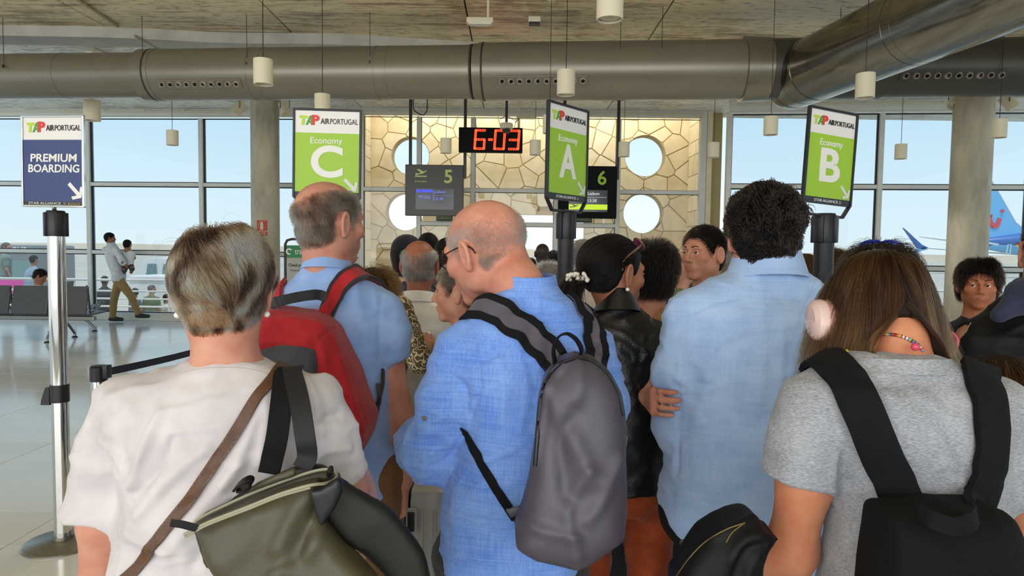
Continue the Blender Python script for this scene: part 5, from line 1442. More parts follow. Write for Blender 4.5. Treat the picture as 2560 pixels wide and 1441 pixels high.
M['hair_white'] = hair_mat('white_cropped_hair', [(0, '6b5d55'), (.4, '9c8f86'), (1, 'ddd6cf')])
M['hair_dark'] = hair_mat('dark_brown_hair', [(0, '050403'), (.5, '120c09'), (.85, '241912'), (1, '3c2b20')], .36)
M['hair_brown'] = hair_mat('long_brown_hair', [(0, '100905'), (.35, '28170c'), (.65, '4a2e18'), (.88, '8a5f35'), (1, 'b98a55')], .36)
M['hair_black'] = hair_mat('black_hair', [(0, '030202'), (.5, '0c0807'), (1, '261a16')], .45)
def slab(f, poly, yc, T, R_, slope=(0, 0), c0=None, k=.01, mode='u'):
    """flat padded body: outline in x,z (world), half thickness T, rounding R_; depth centre drifts with slope"""
    q = np.array(poly); c0 = q.mean(0) if c0 is None else c0
    def fn(X, Y, Z):
        x, z = X[:, 0, 0][:, None], Z[0, 0, :][None, :]; d = np.full((X.shape[0], Z.shape[2]), 1e9); ins = np.zeros(d.shape, bool)
        for i in range(len(q)):
            a, b = q[i], q[(i + 1) % len(q)]; e = b - a; t = np.clip(((x - a[0]) * e[0] + (z - a[1]) * e[1]) / max(e @ e, 1e-12), 0, 1)
            d = np.minimum(d, (x - a[0] - t * e[0]) ** 2 + (z - a[1] - t * e[1]) ** 2)
            c = ((a[1] > z) != (b[1] > z)); xx = e[0] * (z - a[1]) / (e[1] if abs(e[1]) > 1e-12 else 1e-12) + a[0]; ins ^= c & (x < xx)
        d = np.sqrt(d); d = np.where(ins, -d, d)[:, None, :]
        yy = np.abs(Y - yc - slope[0] * (X - c0[0]) - slope[1] * (Z - c0[1])) - T
        u, v = d + R_, yy + R_
        return np.minimum(np.maximum(u, v), 0) + np.sqrt(np.maximum(u, 0) ** 2 + np.maximum(v, 0) ** 2) - R_
    w = q.max(0) - q.min(0); e = T + abs(slope[0]) * w[0] + abs(slope[1]) * w[1]
    return f.put(fn, (q[:, 0].min(), yc - e, q[:, 1].min()), (q[:, 0].max(), yc + e, q[:, 1].max()), k, mode)
def pxpoly(pts, Y, n=0):
    s = np.array([(P(x, y, Y)[0], P(x, y, Y)[2]) for x, y in pts])
    if n: s = spline(np.vstack([s, s[:1]]), n)[:-1]
    return s
def thing_from(V, F, name, m, label, cat, group=None, parent=None):
    b = None if parent is not None else np.array((V[:, 0].mean(), V[:, 1].mean(), V[:, 2].min())); o = mesh_np(name, V, F, m, parent, b)
    if parent is None: tag(o, label, cat, group)
    return o
def on_surf(bvh, pts, r, m, name, parent, lift=.001, n=40, nseg=7, base=None):
    C = []
    for x, y in spline(pts, n):
        h = bvh.ray_cast(Vector(EYE), Vector(rayd(x, y)).normalized())
        if h[0] is not None: C.append(np.array(h[0]) + np.array(h[1]) * lift)
    if len(C) < 3: return None
    return MB().tube(C, r, nseg).build(name, m, parent, base, smooth=True)
def loop_band(pts, w, th, wdir, m, name, parent, n=40, base=None):
    """flat webbing along world points, its width along wdir"""
    C = spline(pts, n); T = np.gradient(C, axis=0); T /= np.linalg.norm(T, axis=1)[:, None]; W = vec(wdir) - T * (T @ vec(wdir))[:, None]; W /= np.linalg.norm(W, axis=1)[:, None]; N = np.cross(T, W)
    V = []; F = []
    for i in range(n): V += [C[i] + W[i] * a * w / 2 + N[i] * b * th / 2 for a, b in ((-1, -1), (1, -1), (1, 1), (-1, 1))]
    for i in range(n - 1):
        for k in range(4): F.append((4 * i + k, 4 * i + (k + 1) % 4, 4 * i + 4 + (k + 1) % 4, 4 * i + 4 + k))
    F += [(3, 2, 1, 0), tuple(4 * n - 4 + k for k in range(4))]
    return MB().add(V, F).build(name, m, parent, base, smooth=True, angle=40)
M['thread'] = mat('seam_thread', '8a8a86', .8); M['pearl'] = mat('pearl', 'f0ebe0', .18, coat=.6); M['gold'] = mat('gold_wire', 'd8b45a', .25, metal=1.0)

# ---------------------------------------------------------------- blonde woman, white T-shirt
M['tee_white'] = fabric('white_jersey', 'c8c1c3', 'd8d1d2', weave=1400, bump=.10)
Yw = 1.27; a = A_(Yw)
rowsW = px_rows(Yw, [(1760, 320, 800, .15), (1600, 300, 815, .155), (1441, 300, 800, .15), (1300, 318, 785, .14), (1200, 322, 782, .135), (1100, 305, 792, .13), (1030, 285, 803, .118, -.01), (985, 285, 805, .1, -.015), (953, 322, 788, .085, -.015), (928, 395, 735, .072, -.01), (908, 458, 684, .064, -.005), (895, 474, 668, .06)])
woman = figure('blonde woman with short hair in a white T-shirt, seen from behind', rowsW, a(558, 727), head_R(14, -3, 0), .90, skin_c='cf927a', H=1.58, female=True, head_res=.0042,
    arms=[([a(318, 1020), a(262, 1300, .0), a(256, 1480, .05), a(262, 1640, .2)], [.036, .043, .042, .03]), ([a(780, 1010), a(860, 1230, .05), a(885, 1350, .14), a(800, 1420, .3)], [.036, .045, .042, .03])],
    shirt=M['tee_white'], sleeves=[[a(312, 1012, 0, .05), a(275, 1130, 0, .055), a(245, 1292, 0, .064)], [a(788, 1002, 0, .05), a(815, 1090, .01, .054), a(845, 1195, .03, .057)]],
    trousers=fabric('beige_cotton', 'b5aa98'), wrinkles=wrinkle(.009, .8, .8), cloth_res=.0065,
    folds=[([(332, 1215), (360, 1120), (400, 1040)], .010, 0.0112), ([(330, 1240), (390, 1180), (430, 1100)], .008, -0.0096), ([(345, 1290), (420, 1200), (520, 1120)], .012, 0.0096), ([(420, 1380), (520, 1260), (600, 1160)], .014, 0.0112), ([(480, 1420), (560, 1300), (640, 1180)], .010, -0.0096), ([(560, 1210), (610, 1120), (660, 1000)], .010, 0.0080), ([(600, 1250), (650, 1150), (672, 1020)], .009, 0.0096), ([(760, 950), (790, 1010), (800, 1080)], .010, 0.0112), ([(775, 1120), (800, 1060), (845, 1040)], .008, -0.0096), ([(770, 1180), (810, 1130), (870, 1120)], .009, 0.0096), ([(320, 1330), (370, 1360), (460, 1380)], .012, 0.0096), ([(250, 1100), (290, 1140), (330, 1220)], .008, 0.0064)])
g = woman; rng = np.random.default_rng(4)
rt = skull_pts(42000, rng, -.088); rt = rt[hairline(rt, -.004)]; wh = vec((-.012, .0, .122)); _, nn = head_dist(rt)
fl = tangent(nn, rt - wh); fl = fl + np.cross(nn, fl) * .5 + np.array((0, 0, -.3)); nz = np.stack([vnoise(rt + k, 24) - .5 for k in (0, 3, 7)], 1); fl = tangent(nn, fl + nz * .9) + nn * .05
tn = np.clip(.5 + 2.0 * (vnoise(rt * (1, 1, .35) + 2, 52) - .5) + .5 * (vnoise(rt * (1, 1, .4) + 9, 150) - .5) + rng.normal(size=len(rt)) * .12, 0, 1)
ln = np.interp(rt[:, 2], (-.09, -.06, -.02, .05, .12), (.016, .03, .055, .09, .115)) * rng.uniform(.75, 1.15, len(rt))
path, norm = grow(rt, fl, ln, 8, np.interp(rt[:, 2], (-.09, -.05, .0, .03), (.003, .006, .010, .017)) * rng.uniform(.4, 1.05, len(rt)), rng, grav=.12, stick=.75, jit=.06, steer=lambda p, t: (np.stack([vnoise(p + k, 22) - .5 for k in (0, 3, 7)], 1)) * .35)
f2 = rng.choice(len(rt), 140, False); p2, n2 = grow(rt[f2], fl[f2] + nn[f2] * .3, ln[f2] * 1.05, 10, .026, rng, grav=.05, stick=.3, jit=.15)
hair_mesh(g.o, g.R, g.hs, [(ear_clear(path), norm, .0007, tn), (p2, n2, .0003, np.full(len(f2), .8))], cap_field(.007, .0, low=-.078), M['hair_blond'], g.body, cap_tone=.45)
M['neck_thread'] = mat('neck_thread', 'b9b0ab', .9)
for pts in ([(452, 934), (500, 923), (560, 919), (620, 923), (668, 936)], [(466, 915), (510, 908), (560, 906), (610, 908), (664, 917)]): on_surf(g.bvh, pts, .0009, M['neck_thread'], 'neck_seam', g.body, .0001)
def earring(g, sd, label, kind='pearl'):
    c = g.o + g.R @ vec((sd * .086, -.006, -.043)) * g.hs; e = empty('earring', c, label, 'earring', None)
    MB().tube([c + vec((0, 0, .002)) + vec((0, .006 * math.sin(t), .007 + .007 * math.cos(t))) for t in np.linspace(PI, -.6, 10)], .0011, 6).build('hook', M['gold'], e, smooth=True)
    MB().lathe([(0, -.0062)] + [(.0062 * math.sin(t), -.0062 * math.cos(t)) for t in np.linspace(.3, PI - .3, 7)] + [(0, .0062)], c - vec((0, 0, .006)), None, 14).build('pearl', M['pearl'], e, smooth=True); return e
earring(g, -1, "pearl earring on the blonde woman's reddened ear"); earring(g, 1, "pearl earring on the blonde woman's far ear, just visible at her jaw")
M['brown_leather'] = mat('brown_leather', '5a3a24', .5, noise=.2, nscale=60, bump=.2, bscale=500); M['black_web'] = fabric('black_webbing', '0a0a0c', '111114', sheen=0, weave=1600, bump=.3)
st, C_, N_ = strap('shoulder_strap', g.bvh, [(694, 932), (640, 1003), (560, 1125), (470, 1255), (395, 1352), (335, 1438)], .0195, .004, M['brown_leather'], None, base=g.base + vec((0, 0, 1.0)), lift=.002,
    world_pts=([P(708, 920, Yw + .1), P(704, 915, Yw + .03)], [P(300, 1500, Yw - .08)]), label='narrow brown leather crossbody strap across the white T-shirt'); st['category'] = 'strap'
S_ = np.cross(np.gradient(C_, axis=0), N_); S_ /= np.linalg.norm(S_, axis=1)[:, None]
for s in (-1, 1):
    mb = MB()
    for k in range(2, len(C_) - 1):
        u = (C_[k + 1 if k + 1 < len(C_) else k] - C_[k]); mb.tube([C_[k] + S_[k] * s * .0078 + N_[k] * .0044, C_[k] + S_[k] * s * .0078 + N_[k] * .0044 + u * .55], .0004, 4)
    tag(mb.build('stitch', mat('stitch_thread', 'a58563', .7), st), kind='stuff')
# olive shoulder bag
M['olive'] = mat('olive_leather', '49442f', .48, noise=.12, nscale=5, bump=.12, bscale=260); M['olive_in'] = mat('olive_lining', '3c3828', .6); M['olive_dark'] = mat('olive_cloth', '131209', .6, noise=.1, nscale=30, bump=.15, bscale=500); M['bag_black'] = mat('black_leather', '15161a', .42, noise=.1, nscale=20); M['piping'] = mat('pale_zip_tape', '9b967f', .5)
Yb = 1.06
bag = empty('shoulder_bag', P(760, 1500, Yb), "olive leather shoulder bag hanging at the blonde woman's side", 'bag')
front = [(468, 1330), (520, 1312), (620, 1272), (700, 1240), (776, 1219), (800, 1290), (805, 1316), (850, 1370), (930, 1435), (980, 1500), (980, 1680), (700, 1680), (575, 1480), (540, 1441), (500, 1395), (492, 1370)]
f = Fld(); slab(f, pxpoly(front, Yb - .02), Yb - .005, .035, .02, (-.10, .22), k=.02)
V, F = surface(f, .006, smooth=3, disp=lambda V: .006 * (ridged(V * (1.1, 1, .5) + .3, 13) - .6)); bvf = bvh_of(V, F); V = fold_lines(V, F, bvf, [([(770, 1225), (740, 1290), (700, 1370)], .018, .010), ([(790, 1290), (755, 1340), (740, 1400)], .016, -.014), ([(800, 1310), (770, 1380), (690, 1441)], .014, .009), ([(640, 1290), (620, 1350), (560, 1410)], .02, .005)]); bvf = bvh_of(V, F)
thing_from(V, F, 'front_panel', M['olive'], None, None, parent=bag)
side = [(776, 1219), (830, 1200), (868, 1230), (960, 1290), (1010, 1350), (1052, 1410), (1075, 1500), (1075, 1680), (960, 1680), (960, 1470), (900, 1405), (830, 1345), (800, 1300)]
f = Fld(); slab(f, pxpoly(side, Yb), Yb + .03, .016, .012, (.18, .06), k=.02); V, F = surface(f, .008, smooth=3, disp=lambda V: .005 * (ridged(V * (1.1, 1, .5), 12) - .6)); thing_from(V, F, 'side_panel', M['olive_dark'], None, None, parent=bag)
back = [(478, 1312), (505, 1288), (560, 1262), (650, 1222), (760, 1180), (825, 1170), (850, 1185), (858, 1215), (820, 1420), (520, 1420)]
f = Fld(); slab(f, pxpoly(back, Yb + .05), Yb + .05, .014, .008, (-.08, .1)); V, F = surface(f, .006, smooth=2); thing_from(V, F, 'back_panel', M['olive_in'], None, None, parent=bag); bvb = bvh_of(V, F)
top = [(560, 1262), (590, 1238), (650, 1205), (740, 1165), (800, 1160), (845, 1178), (850, 1215), (700, 1300), (600, 1300)]
f = Fld(); slab(f, pxpoly(top, Yb + .08), Yb + .082, .012, .01, (-.08, .1)); V, F = surface(f, .006, smooth=2); thing_from(V, F, 'back_trim', M['bag_black'], None, None, parent=bag)
def rim(pts, dy, r, m, nm): MB().tube(spline([P(x, y, Yb + d) for (x, y), d in zip(pts, dy)], 50), r, 8).build(nm, m, bag, smooth=True)
rim([(461, 1338), (520, 1307), (620, 1268), (700, 1236), (775, 1214), (815, 1209), (838, 1198), (840, 1182), (815, 1174), (760, 1186), (650, 1226), (560, 1266), (500, 1296), (482, 1312)], [-.035, -.035, -.04, -.045, -.05, -.03, -.005, .02, .03, .032, .03, .028, .03, .03], .0026, M['piping'], 'zip_edge')
rim([(463, 1344), (520, 1313), (620, 1274), (700, 1242), (776, 1220)], [-.036, -.036, -.041, -.046, -.05], .0018, M['piping'], 'zip_edge')
f = Fld(); slab(f, pxpoly([(778, 1222), (812, 1213), (842, 1196), (852, 1190), (856, 1230), (840, 1268), (806, 1317)], Yb - .03), Yb - .03, .010, .006, (.28, .05)); V, F = surface(f, .0045, smooth=2); thing_from(V, F, 'corner_patch', M['bag_black'], None, None, parent=bag)
f = Fld(); slab(f, pxpoly([(620, 1228), (640, 1208), (735, 1168), (743, 1172), (740, 1190), (650, 1222), (622, 1232)], Yb + .03), Yb + .03, .006, .004, (-.08, .1)); V, F = surface(f, .004, smooth=2); thing_from(V, F, 'handle_tab', M['olive'], None, None, parent=bag)
loop_band([P(588, 1222, Yb + .01), P(600, 1210, Yb + .0), P(625, 1200, Yb + .01), P(628, 1210, Yb + .02), P(610, 1222, Yb + .012), P(592, 1226, Yb + .01)], .014, .004, (0, 1, .3), M['bag_black'], 'buckle', bag, 30)
loop_band([P(426, 1308, Yb - .05), P(455, 1312, Yb - .045), P(494, 1322, Yb - .035)], .011, .004, (0, -.2, 1), M['bag_black'], 'zip_pull', bag, 12)
MB().tube([P(828, 1166, Yb + .0), P(826, 1180, Yb - .005), P(822, 1190, Yb + .0)], [.003, .006, .004], 8).build('zip_pull', M['bag_black'], bag, smooth=True)
def band_poly(pts_c, w, th, m, nm, par):
    loop_band(pts_c, w, th, (1, 0, 0), m, nm, par, 40)
tp = P(712, 928, Yw - .03)
loop_band([P(720, 922, Yw + .06), P(712, 926, Yw - .04), P(704, 1000, Yw - .12), P(693, 1090, Yw - .15), P(680, 1150, Yb + .07), P(672, 1185, Yb + .065)], .036, .004, (1, 0, -.05), M['black_web'], 'handle', bag, 40)
loop_band([P(738, 920, Yw + .06), P(730, 924, Yw - .045), P(748, 1000, Yw - .125), P(762, 1090, Yw - .16), P(768, 1140, Yb + .055), P(756, 1172, Yb + .05)], .033, .004, (1, 0, .12), mat('black_handle_tape', '141416', .7), 'handle', bag, 40)
# pink cardigan over her arm
M['pink_knit'] = fabric('pink_knit', 'c98d88', 'd9a29b', weave=500, bump=.4)
f = Fld(); slab(f, pxpoly([(868, 1120), (890, 1122), (915, 1150), (935, 1205), (945, 1262), (950, 1300), (930, 1292), (905, 1285), (880, 1330), (850, 1330), (858, 1230), (850, 1180)], 1.42), 1.40, .045, .03, k=.02)
V, F = surface(f, .007, smooth=2, disp=lambda V: .008 * (ridged(V * (1.6, 1, .35), 18) - .6)); thing_from(V, F, 'cardigan', M['pink_knit'], "dusty pink cardigan draped over the blonde woman's forearm", 'cardigan')

# ---------------------------------------------------------------- man in light blue polo with red backpack
M['polo'] = fabric('light_blue_pique', '86a6dc', '9ab6e6', weave=1300, bump=.22, heather=.25)
Y2 = 2.0; a = A_(Y2)
rows2 = px_rows(Y2, [(1600, 735, 985, .14), (1330, 728, 990, .14), (1225, 722, 992, .14), (1100, 705, 985, .135), (1000, 695, 980, .13), (900, 685, 982, .125), (820, 682, 985, .12), (775, 690, 978, .11), (740, 700, 962, .1), (712, 718, 940, .086), (690, 745, 905, .072), (665, 762, 878, .066), (648, 770, 866, .062)])
man2 = figure('grey balding man in a light blue polo shirt wearing a red backpack', rows2, a(824, 558), head_R(-42, -2, 0), 1.0, skin_c='c48a74', H=1.745, head_res=.0038, neck_r=.062,
    arms=[([a(955, 780), a(1003, 1060, .02), a(1010, 1200, .0)], [.04, .041, .03]), ([a(712, 780), a(665, 1060, .02), a(660, 1220, .0)], [.04, .04, .03])],
    hands=[dict(w=a(1010, 1205), d=(0.0, .08, -1), n=(-1, -.1, 0), side=1, s=.95, curl=.75, thumb=.4)], body_fine=[(a(1010, 1262), .085, .006)],
    shirt=M['polo'], sleeves=[[a(958, 778, 0, .058), a(975, 830, 0, .056), a(992, 902, 0, .045)], [a(708, 778, 0, .058), a(685, 910, 0, .05)]], hem=px_hem(Y2, [(600, 1225), (940, 1225), (975, 1228), (982, 1190), (1000, 1215), (1050, 1225)]),
    trousers=fabric('tan_chino', '6a4b2b', '78573a'), wrinkles=wrinkle(.006, .9, .7), cloth_res=.008,
    folds=[([(955, 735), (948, 800), (950, 880)], .006, -.004), ([(880, 700), (900, 790), (925, 900)], .02, .006), ([(905, 1060), (940, 1110), (985, 1130)], .014, .007), ([(920, 1130), (960, 1125), (985, 1100)], .012, -.006)])
q = man2.rows[-1]; band_loop('collar', (q[1], q[2] + .004, 0), q[3] + .0, q[4] + .004, q[0] - .034, q[0] + .018, .017, .014, .006, M['polo'], man2.body, wob=.01)
short_hair(man2, M['hair_grey'], 40000, 21, zth=lambda p: .045 + np.maximum(p[:, 0], 0) * .75 - np.maximum(-p[:, 0] - .02, 0) * .35 + np.where(p[:, 1] > .02, .012, 0), length=.019, width=.0006, tone=(.45, .2), cap=False, lo=-.092)
rngb = np.random.default_rng(8); br = rngb.uniform(size=(900, 2)); bp = np.stack([.062 - .03 * br[:, 0], .03 + .05 * br[:, 0], -.03 - .085 * br[:, 1]], 1)
ph = P(1000, 1232, 2.0); po = empty('phone', ph, "dark phone held in the polo man's lowered hand", 'phone'); MB().box(ph + vec((-.022, 0, -.03)), (.011, .07, .15), Rx(.15), .004).build('body', M['bag_black'], po)
# red backpack
M['red_cloth'] = fabric('red_canvas', 'a01c24', 'b3262c', weave=1000, bump=.3); M['grey_cloth'] = fabric('charcoal_canvas', '3d3e42', '4a4b4f', weave=1000, bump=.3); M['dark_web'] = fabric('dark_webbing', '26282b', '303236', weave=1500)
Yr = 1.76
rbag = empty('backpack', P(770, 1160, Yr + .05), 'red canvas backpack with a charcoal pocket on the polo man', 'backpack')
rp = [(612, 860), (640, 800), (672, 772), (715, 772), (760, 782), (800, 792), (835, 822), (860, 868), (886, 925), (908, 985), (936, 1048), (926, 1090), (896, 1140), (840, 1180), (640, 1180), (600, 1100)]
f = Fld(); slab(f, pxpoly(rp, Yr), Yr + .02, .10, .055, (0.05, .12), k=.02)
V, F = surface(f, .007, smooth=3, disp=lambda V: .006 * (ridged(V * (1, 1, .6), 14) - .6)); bvr = bvh_of(V, F); V = fold_lines(V, F, bvr, [([(610, 868), (690, 850), (770, 862)], .012, .008), ([(800, 842), (822, 830), (834, 818)], .004, -.006), ([(770, 850), (800, 860), (812, 900)], .012, .008), ([(850, 900), (880, 1000), (905, 1080)], .012, .006), ([(640, 815), (720, 800), (800, 812)], .012, .006)]); bvr = bvh_of(V, F)
thing_from(V, F, 'body', M['red_cloth'], None, None, parent=rbag)
f = Fld(); slab(f, pxpoly([(618, 895), (650, 872), (700, 865), (755, 866), (786, 874), (792, 900), (796, 1000), (796, 1120), (760, 1172), (640, 1172), (612, 1100)], Yr - .08), Yr - .055, .05, .022, (0.05, .12)); V, F = surface(f, .007, smooth=2, disp=lambda V: .004 * (ridged(V * (1.6, 1, .3), 18) - .6)); thing_from(V, F, 'pocket', M['grey_cloth'], None, None, parent=rbag)
so, C_, N_ = strap('shoulder_strap', man2.bvh, [(815, 800), (832, 752), (858, 712), (890, 690), (925, 690)], .052, .012, M['red_cloth'], rbag, lift=.004, world_pts=([P(805, 815, Yr + .09)], [P(950, 705, Y2 + .06), P(955, 760, Y2 + .13)]), wfun=lambda t: .8 + .3 * t, edge=M['dark_web'], edge_w=.004)
strap('shoulder_strap', man2.bvh, [(690, 770), (697, 735), (712, 708)], .05, .012, M['red_cloth'], rbag, lift=.004, world_pts=([P(690, 800, Yr + .09)], [P(700, 705, Y2 + .05), P(690, 760, Y2 + .12)]))
f = Fld(); slab(f, pxpoly([(780, 795), (792, 775), (812, 750), (826, 748), (822, 790), (826, 815), (800, 815)], Yr + .07), Yr + .085, .012, .01); V, F = surface(f, .006, smooth=2); thing_from(V, F, 'yoke', M['red_cloth'], None, None, parent=rbag)
loop_band([P(668, 778, Yr + .06), P(676, 762, Yr - .0), P(705, 752, Yr - .03), P(745, 743, Yr - .03), P(790, 737, Yr - .02), P(812, 742, Yr + .05)], .026, .010, (.1, 0, 1), M['dark_web'], 'handle', rbag, 40)
loop_band([P(958, 925, Y2 - .06), P(956, 970, Y2 - .09), P(944, 1010, Y2 - .13), P(936, 1036, Yr + .05)], .02, .006, (0, 1, .2), M['bag_black'], 'strap_end', rbag, 20)
loop_band([P(946, 960, Y2 - .10), P(948, 1000, Y2 - .12), P(938, 1030, Yr + .07)], .012, .01, (1, 0, 0), M['bag_black'], 'buckle', rbag, 12)

# ---------------------------------------------------------------- man in blue linen shirt with grey backpack
M['linen'] = fabric('blue_linen', '5c87de', '8ab0f0', weave=1100, slub=.62, bump=.28)
Y3 = 1.56; a = A_(Y3)
rows3 = px_rows(Y3, [(1700, 1110, 1460, .14), (1550, 1105, 1460, .145), (1400, 1096, 1462, .15), (1300, 1105, 1466, .145), (1200, 1122, 1470, .14), (1100, 1150, 1478, .135), (1000, 1155, 1490, .13), (920, 1140, 1502, .125), (865, 1142, 1498, .112), (822, 1158, 1482, .1), (788, 1182, 1458, .088), (758, 1208, 1428, .078), (735, 1232, 1408, .07), (712, 1258, 1394, .064)])
man3 = figure('bald grey man with glasses in a blue linen shirt, head bent to one side', rows3, P(1213, 629, 1.63), head_R(55, -16, -4), 1.0, skin_c='cf8f78', H=1.66, head_res=.0038, neck_r=.058, neck_pts=[P(1308, 790, 1.56), P(1292, 720, 1.57), P(1262, 660, 1.61)],
    arms=[([a(1145, 880), a(1086, 1135, .03), a(1062, 1090, .22), a(1066, 1075, .32)], [.042, .043, .034, .028]), ([a(1480, 880), a(1520, 1100, .05), a(1400, 1150, .3)], [.04, .04, .03])],
    shirt=M['linen'], sleeves=[[a(1152, 882, 0, .062), a(1118, 1010, .0, .067), a(1084, 1128, .03, .073), a(1046, 1102, .13, .064)], [a(1482, 880, 0, .056), a(1505, 1000, .02, .056), a(1500, 1110, .08, .055)]],
    hem=px_hem(Y3, [(1000, 1340), (1088, 1345), (1130, 1398), (1230, 1450), (1330, 1455), (1420, 1400), (1465, 1345)]), trousers=fabric('black_trousers', '1d1d20', '27272a'), wrinkles=wrinkle(.009, .8, 1.0), cloth_res=.0065,
    folds=[([(1165, 1020), (1160, 970), (1120, 930)], .010, -.008), ([(1170, 1060), (1160, 1000), (1140, 960)], .009, .007), ([(1130, 1100), (1090, 1080), (1050, 1085)], .012, .007), ([(1060, 1150), (1100, 1120), (1150, 1110)], .010, .007), ([(1075, 1170), (1120, 1150), (1160, 1090)], .009, -.007), ([(1180, 1230), (1230, 1210), (1290, 1215)], .012, .006), ([(1190, 1160), (1260, 1130), (1320, 1130)], .012, .006), ([(1150, 1300), (1220, 1300), (1280, 1290)], .014, .006), ([(1205, 900), (1270, 885), (1340, 868)], .003, -.004), ([(1185, 870), (1200, 960), (1180, 1040)], .006, -.005), ([(1250, 900), (1262, 980), (1255, 1060)], .010, .006), ([(1300, 890), (1318, 980), (1300, 1080)], .010, .005), ([(1345, 760), (1340, 800), (1350, 850)], .010, .005), ([(1300, 760), (1305, 800), (1300, 850)], .009, .004)])
q = man3.rows[-1]; band_loop('collar', (q[1] - .004, q[2] + .01, 0), q[3] - .002, q[4] + .008, q[0] - .03, q[0] + .022, .012, -.004, .004, M['linen'], man3.body, lean=.0)
for nm, m_, dy, pg in (('cuff_lining', M['black_web'], .005, [(1037, 1064), (1041, 1071), (1020, 1110), (1013, 1151), (997, 1149), (999, 1125), (1019, 1088)]), ('cuff', M['linen'], .03, [(1044, 1052), (1018, 1072), (999, 1098), (990, 1132), (988, 1152), (1000, 1170), (1018, 1182), (1040, 1150)])):
    f = Fld(); slab(f, pxpoly(pg, Y3 + dy), Y3 + dy, .008, .006); V, F = surface(f, .005, smooth=2); thing_from(V, F, nm, m_, None, None, parent=man3.body)
bt = hit_px(man3.bvh, 1062, 1046)
if bt is not None: MB().lathe([(0, 0), (.006, 0), (.0062, .002), (.004, .0026), (0, .002)], bt, align_z((-.3, -1, 0)), 14).build('button', mat('horn_button', '6f6d66', .3), man3.body, smooth=True)
short_hair(man3, M['hair_white'], 45000, 31, zth=lambda p: .058 - .25 * np.maximum(p[:, 1], 0) - np.where(p[:, 1] < -.08, .006, 0), length=.010, width=.0005, tone=(.55, .2), cap_th=.002, lo=-.062, fuzzy=.012, up=.004, cap=False)
def glasses(g, label, frame, lens, rim_r=.0012, rx=.024, rz=.019, name='glasses', off=(0, 0, 0), tilt=0.0, temple=True):
    o = g.o; R = g.R @ Rx(tilt); T = lambda v: o + (g.R @ vec(off) + R @ vec(v)) * g.hs
    e = empty(name, T((0, .1, 0)), label, 'glasses')
    for s in (-1, 1):
        pts = [T((s * .032 + rx * math.cos(t), .106 - abs(s * .032 + rx * math.cos(t)) * .18, .004 + rz * math.sin(t))) for t in np.linspace(0, 2 * PI, 25)[:-1]]
        MB().tube(pts, rim_r, 6, closed=True).build('rim', frame, e, smooth=True)
        n_ = R @ vec((0, 1, 0)); MB().add([p for p in pts] + [p - n_ * .0008 for p in pts], [tuple(range(24)), tuple(range(47, 23, -1))] + [(i, (i + 1) % 24, 24 + (i + 1) % 24, 24 + i) for i in range(24)]).build('lens', lens, e)
        if temple: MB().tube(spline([T((s * .057, .096, .008)), T((s * .073, .06, .014)), T((s * .081, .0, .018)), T((s * .081, -.022, .008)), T((s * .079, -.03, -.008))], 20), np.linspace(rim_r * 1.1, rim_r * 1.4, 20), 6).build('temple', frame, e, smooth=True)
    MB().tube(spline([T((-.009, .103, .006)), T((0, .108, .009)), T((.009, .103, .006))], 8), rim_r, 6).build('bridge', frame, e, smooth=True)
    return e
M['lens_clear'] = glass_mat('spectacle_lens', (.93, .95, .95)); M['dark_metal'] = mat('dark_metal_frame', '2a2622', .3, metal=.8)
glasses(man3, 'thin metal glasses worn by the bald man in blue linen', M['dark_metal'], M['lens_clear'])
# grey backpack
M['grey_bag'] = mat('grey_nylon', '4d4853', .42, noise=.08, nscale=12, bump=.18, bscale=900); M['grey_strap'] = fabric('grey_nylon_strap', '544e58', '5e5863', weave=1300, bump=.2, rough=.6)
Yg = 1.31
gbag = empty('backpack', P(1430, 1400, Yg), 'grey nylon backpack on the back of the blue linen shirt', 'backpack')
gp = [(1440, 886), (1395, 903), (1362, 945), (1347, 1010), (1338, 1090), (1325, 1180), (1305, 1262), (1286, 1310), (1290, 1345), (1335, 1372), (1400, 1388), (1436, 1397), (1500, 1362), (1552, 1325), (1562, 1200), (1566, 1060), (1552, 980), (1525, 930), (1488, 898)]
f = Fld(); slab(f, pxpoly(gp, Yg), Yg - .0, .085, .06, (.0, .10), k=.02)
V, F = surface(f, .006, smooth=3, disp=lambda V: .006 * (ridged(np.stack([V[:, 0] * 1.1 + V[:, 2] * .35, V[:, 1], V[:, 2] * .5 - V[:, 0] * .2], 1), 11) - .62) * np.clip((V[:, 2].max() - V[:, 2]) / .12, 0, 1)); bvg = bvh_of(V, F)
V = fold_lines(V, F, bvg, [([(1438, 890), (1395, 935), (1372, 990), (1352, 1080), (1340, 1160)], .007, .007), ([(1442, 905), (1450, 960), (1430, 1030)], .014, .006), ([(1432, 1034), (1400, 1120), (1420, 1240)], .018, -.012), ([(1470, 1180), (1420, 1270), (1440, 1390)], .014, .009), ([(1380, 980), (1420, 1080), (1490, 1200)], .02, .010), ([(1300, 1300), (1360, 1330), (1440, 1345)], .012, .007), ([(1550, 1150), (1500, 1260), (1470, 1300)], .014, .008)]); bvg = bvh_of(V, F)
thing_from(V, F, 'body', M['grey_bag'], None, None, parent=gbag)
for pts in ([(1338, 1165), (1344, 1090), (1352, 1010), (1368, 950), (1400, 912), (1440, 896)], [(1446, 896), (1486, 908), (1520, 938), (1545, 985), (1557, 1040)]): on_surf(bvg, pts, .0042, M['bag_black'], 'zip', gbag, .001)
bw = dict(edge=M['black_web'], edge_w=.008)
strap('shoulder_strap', man3.bvh, [(1392, 915), (1352, 868), (1300, 822), (1255, 786), (1215, 768)], .062, .009, M['grey_strap'], gbag, lift=.004, world_pts=([P(1412, 935, Yg + .05)], [P(1178, 770, Y3 + .05), P(1165, 820, Y3 + .13)]), ridge=.004, **bw)
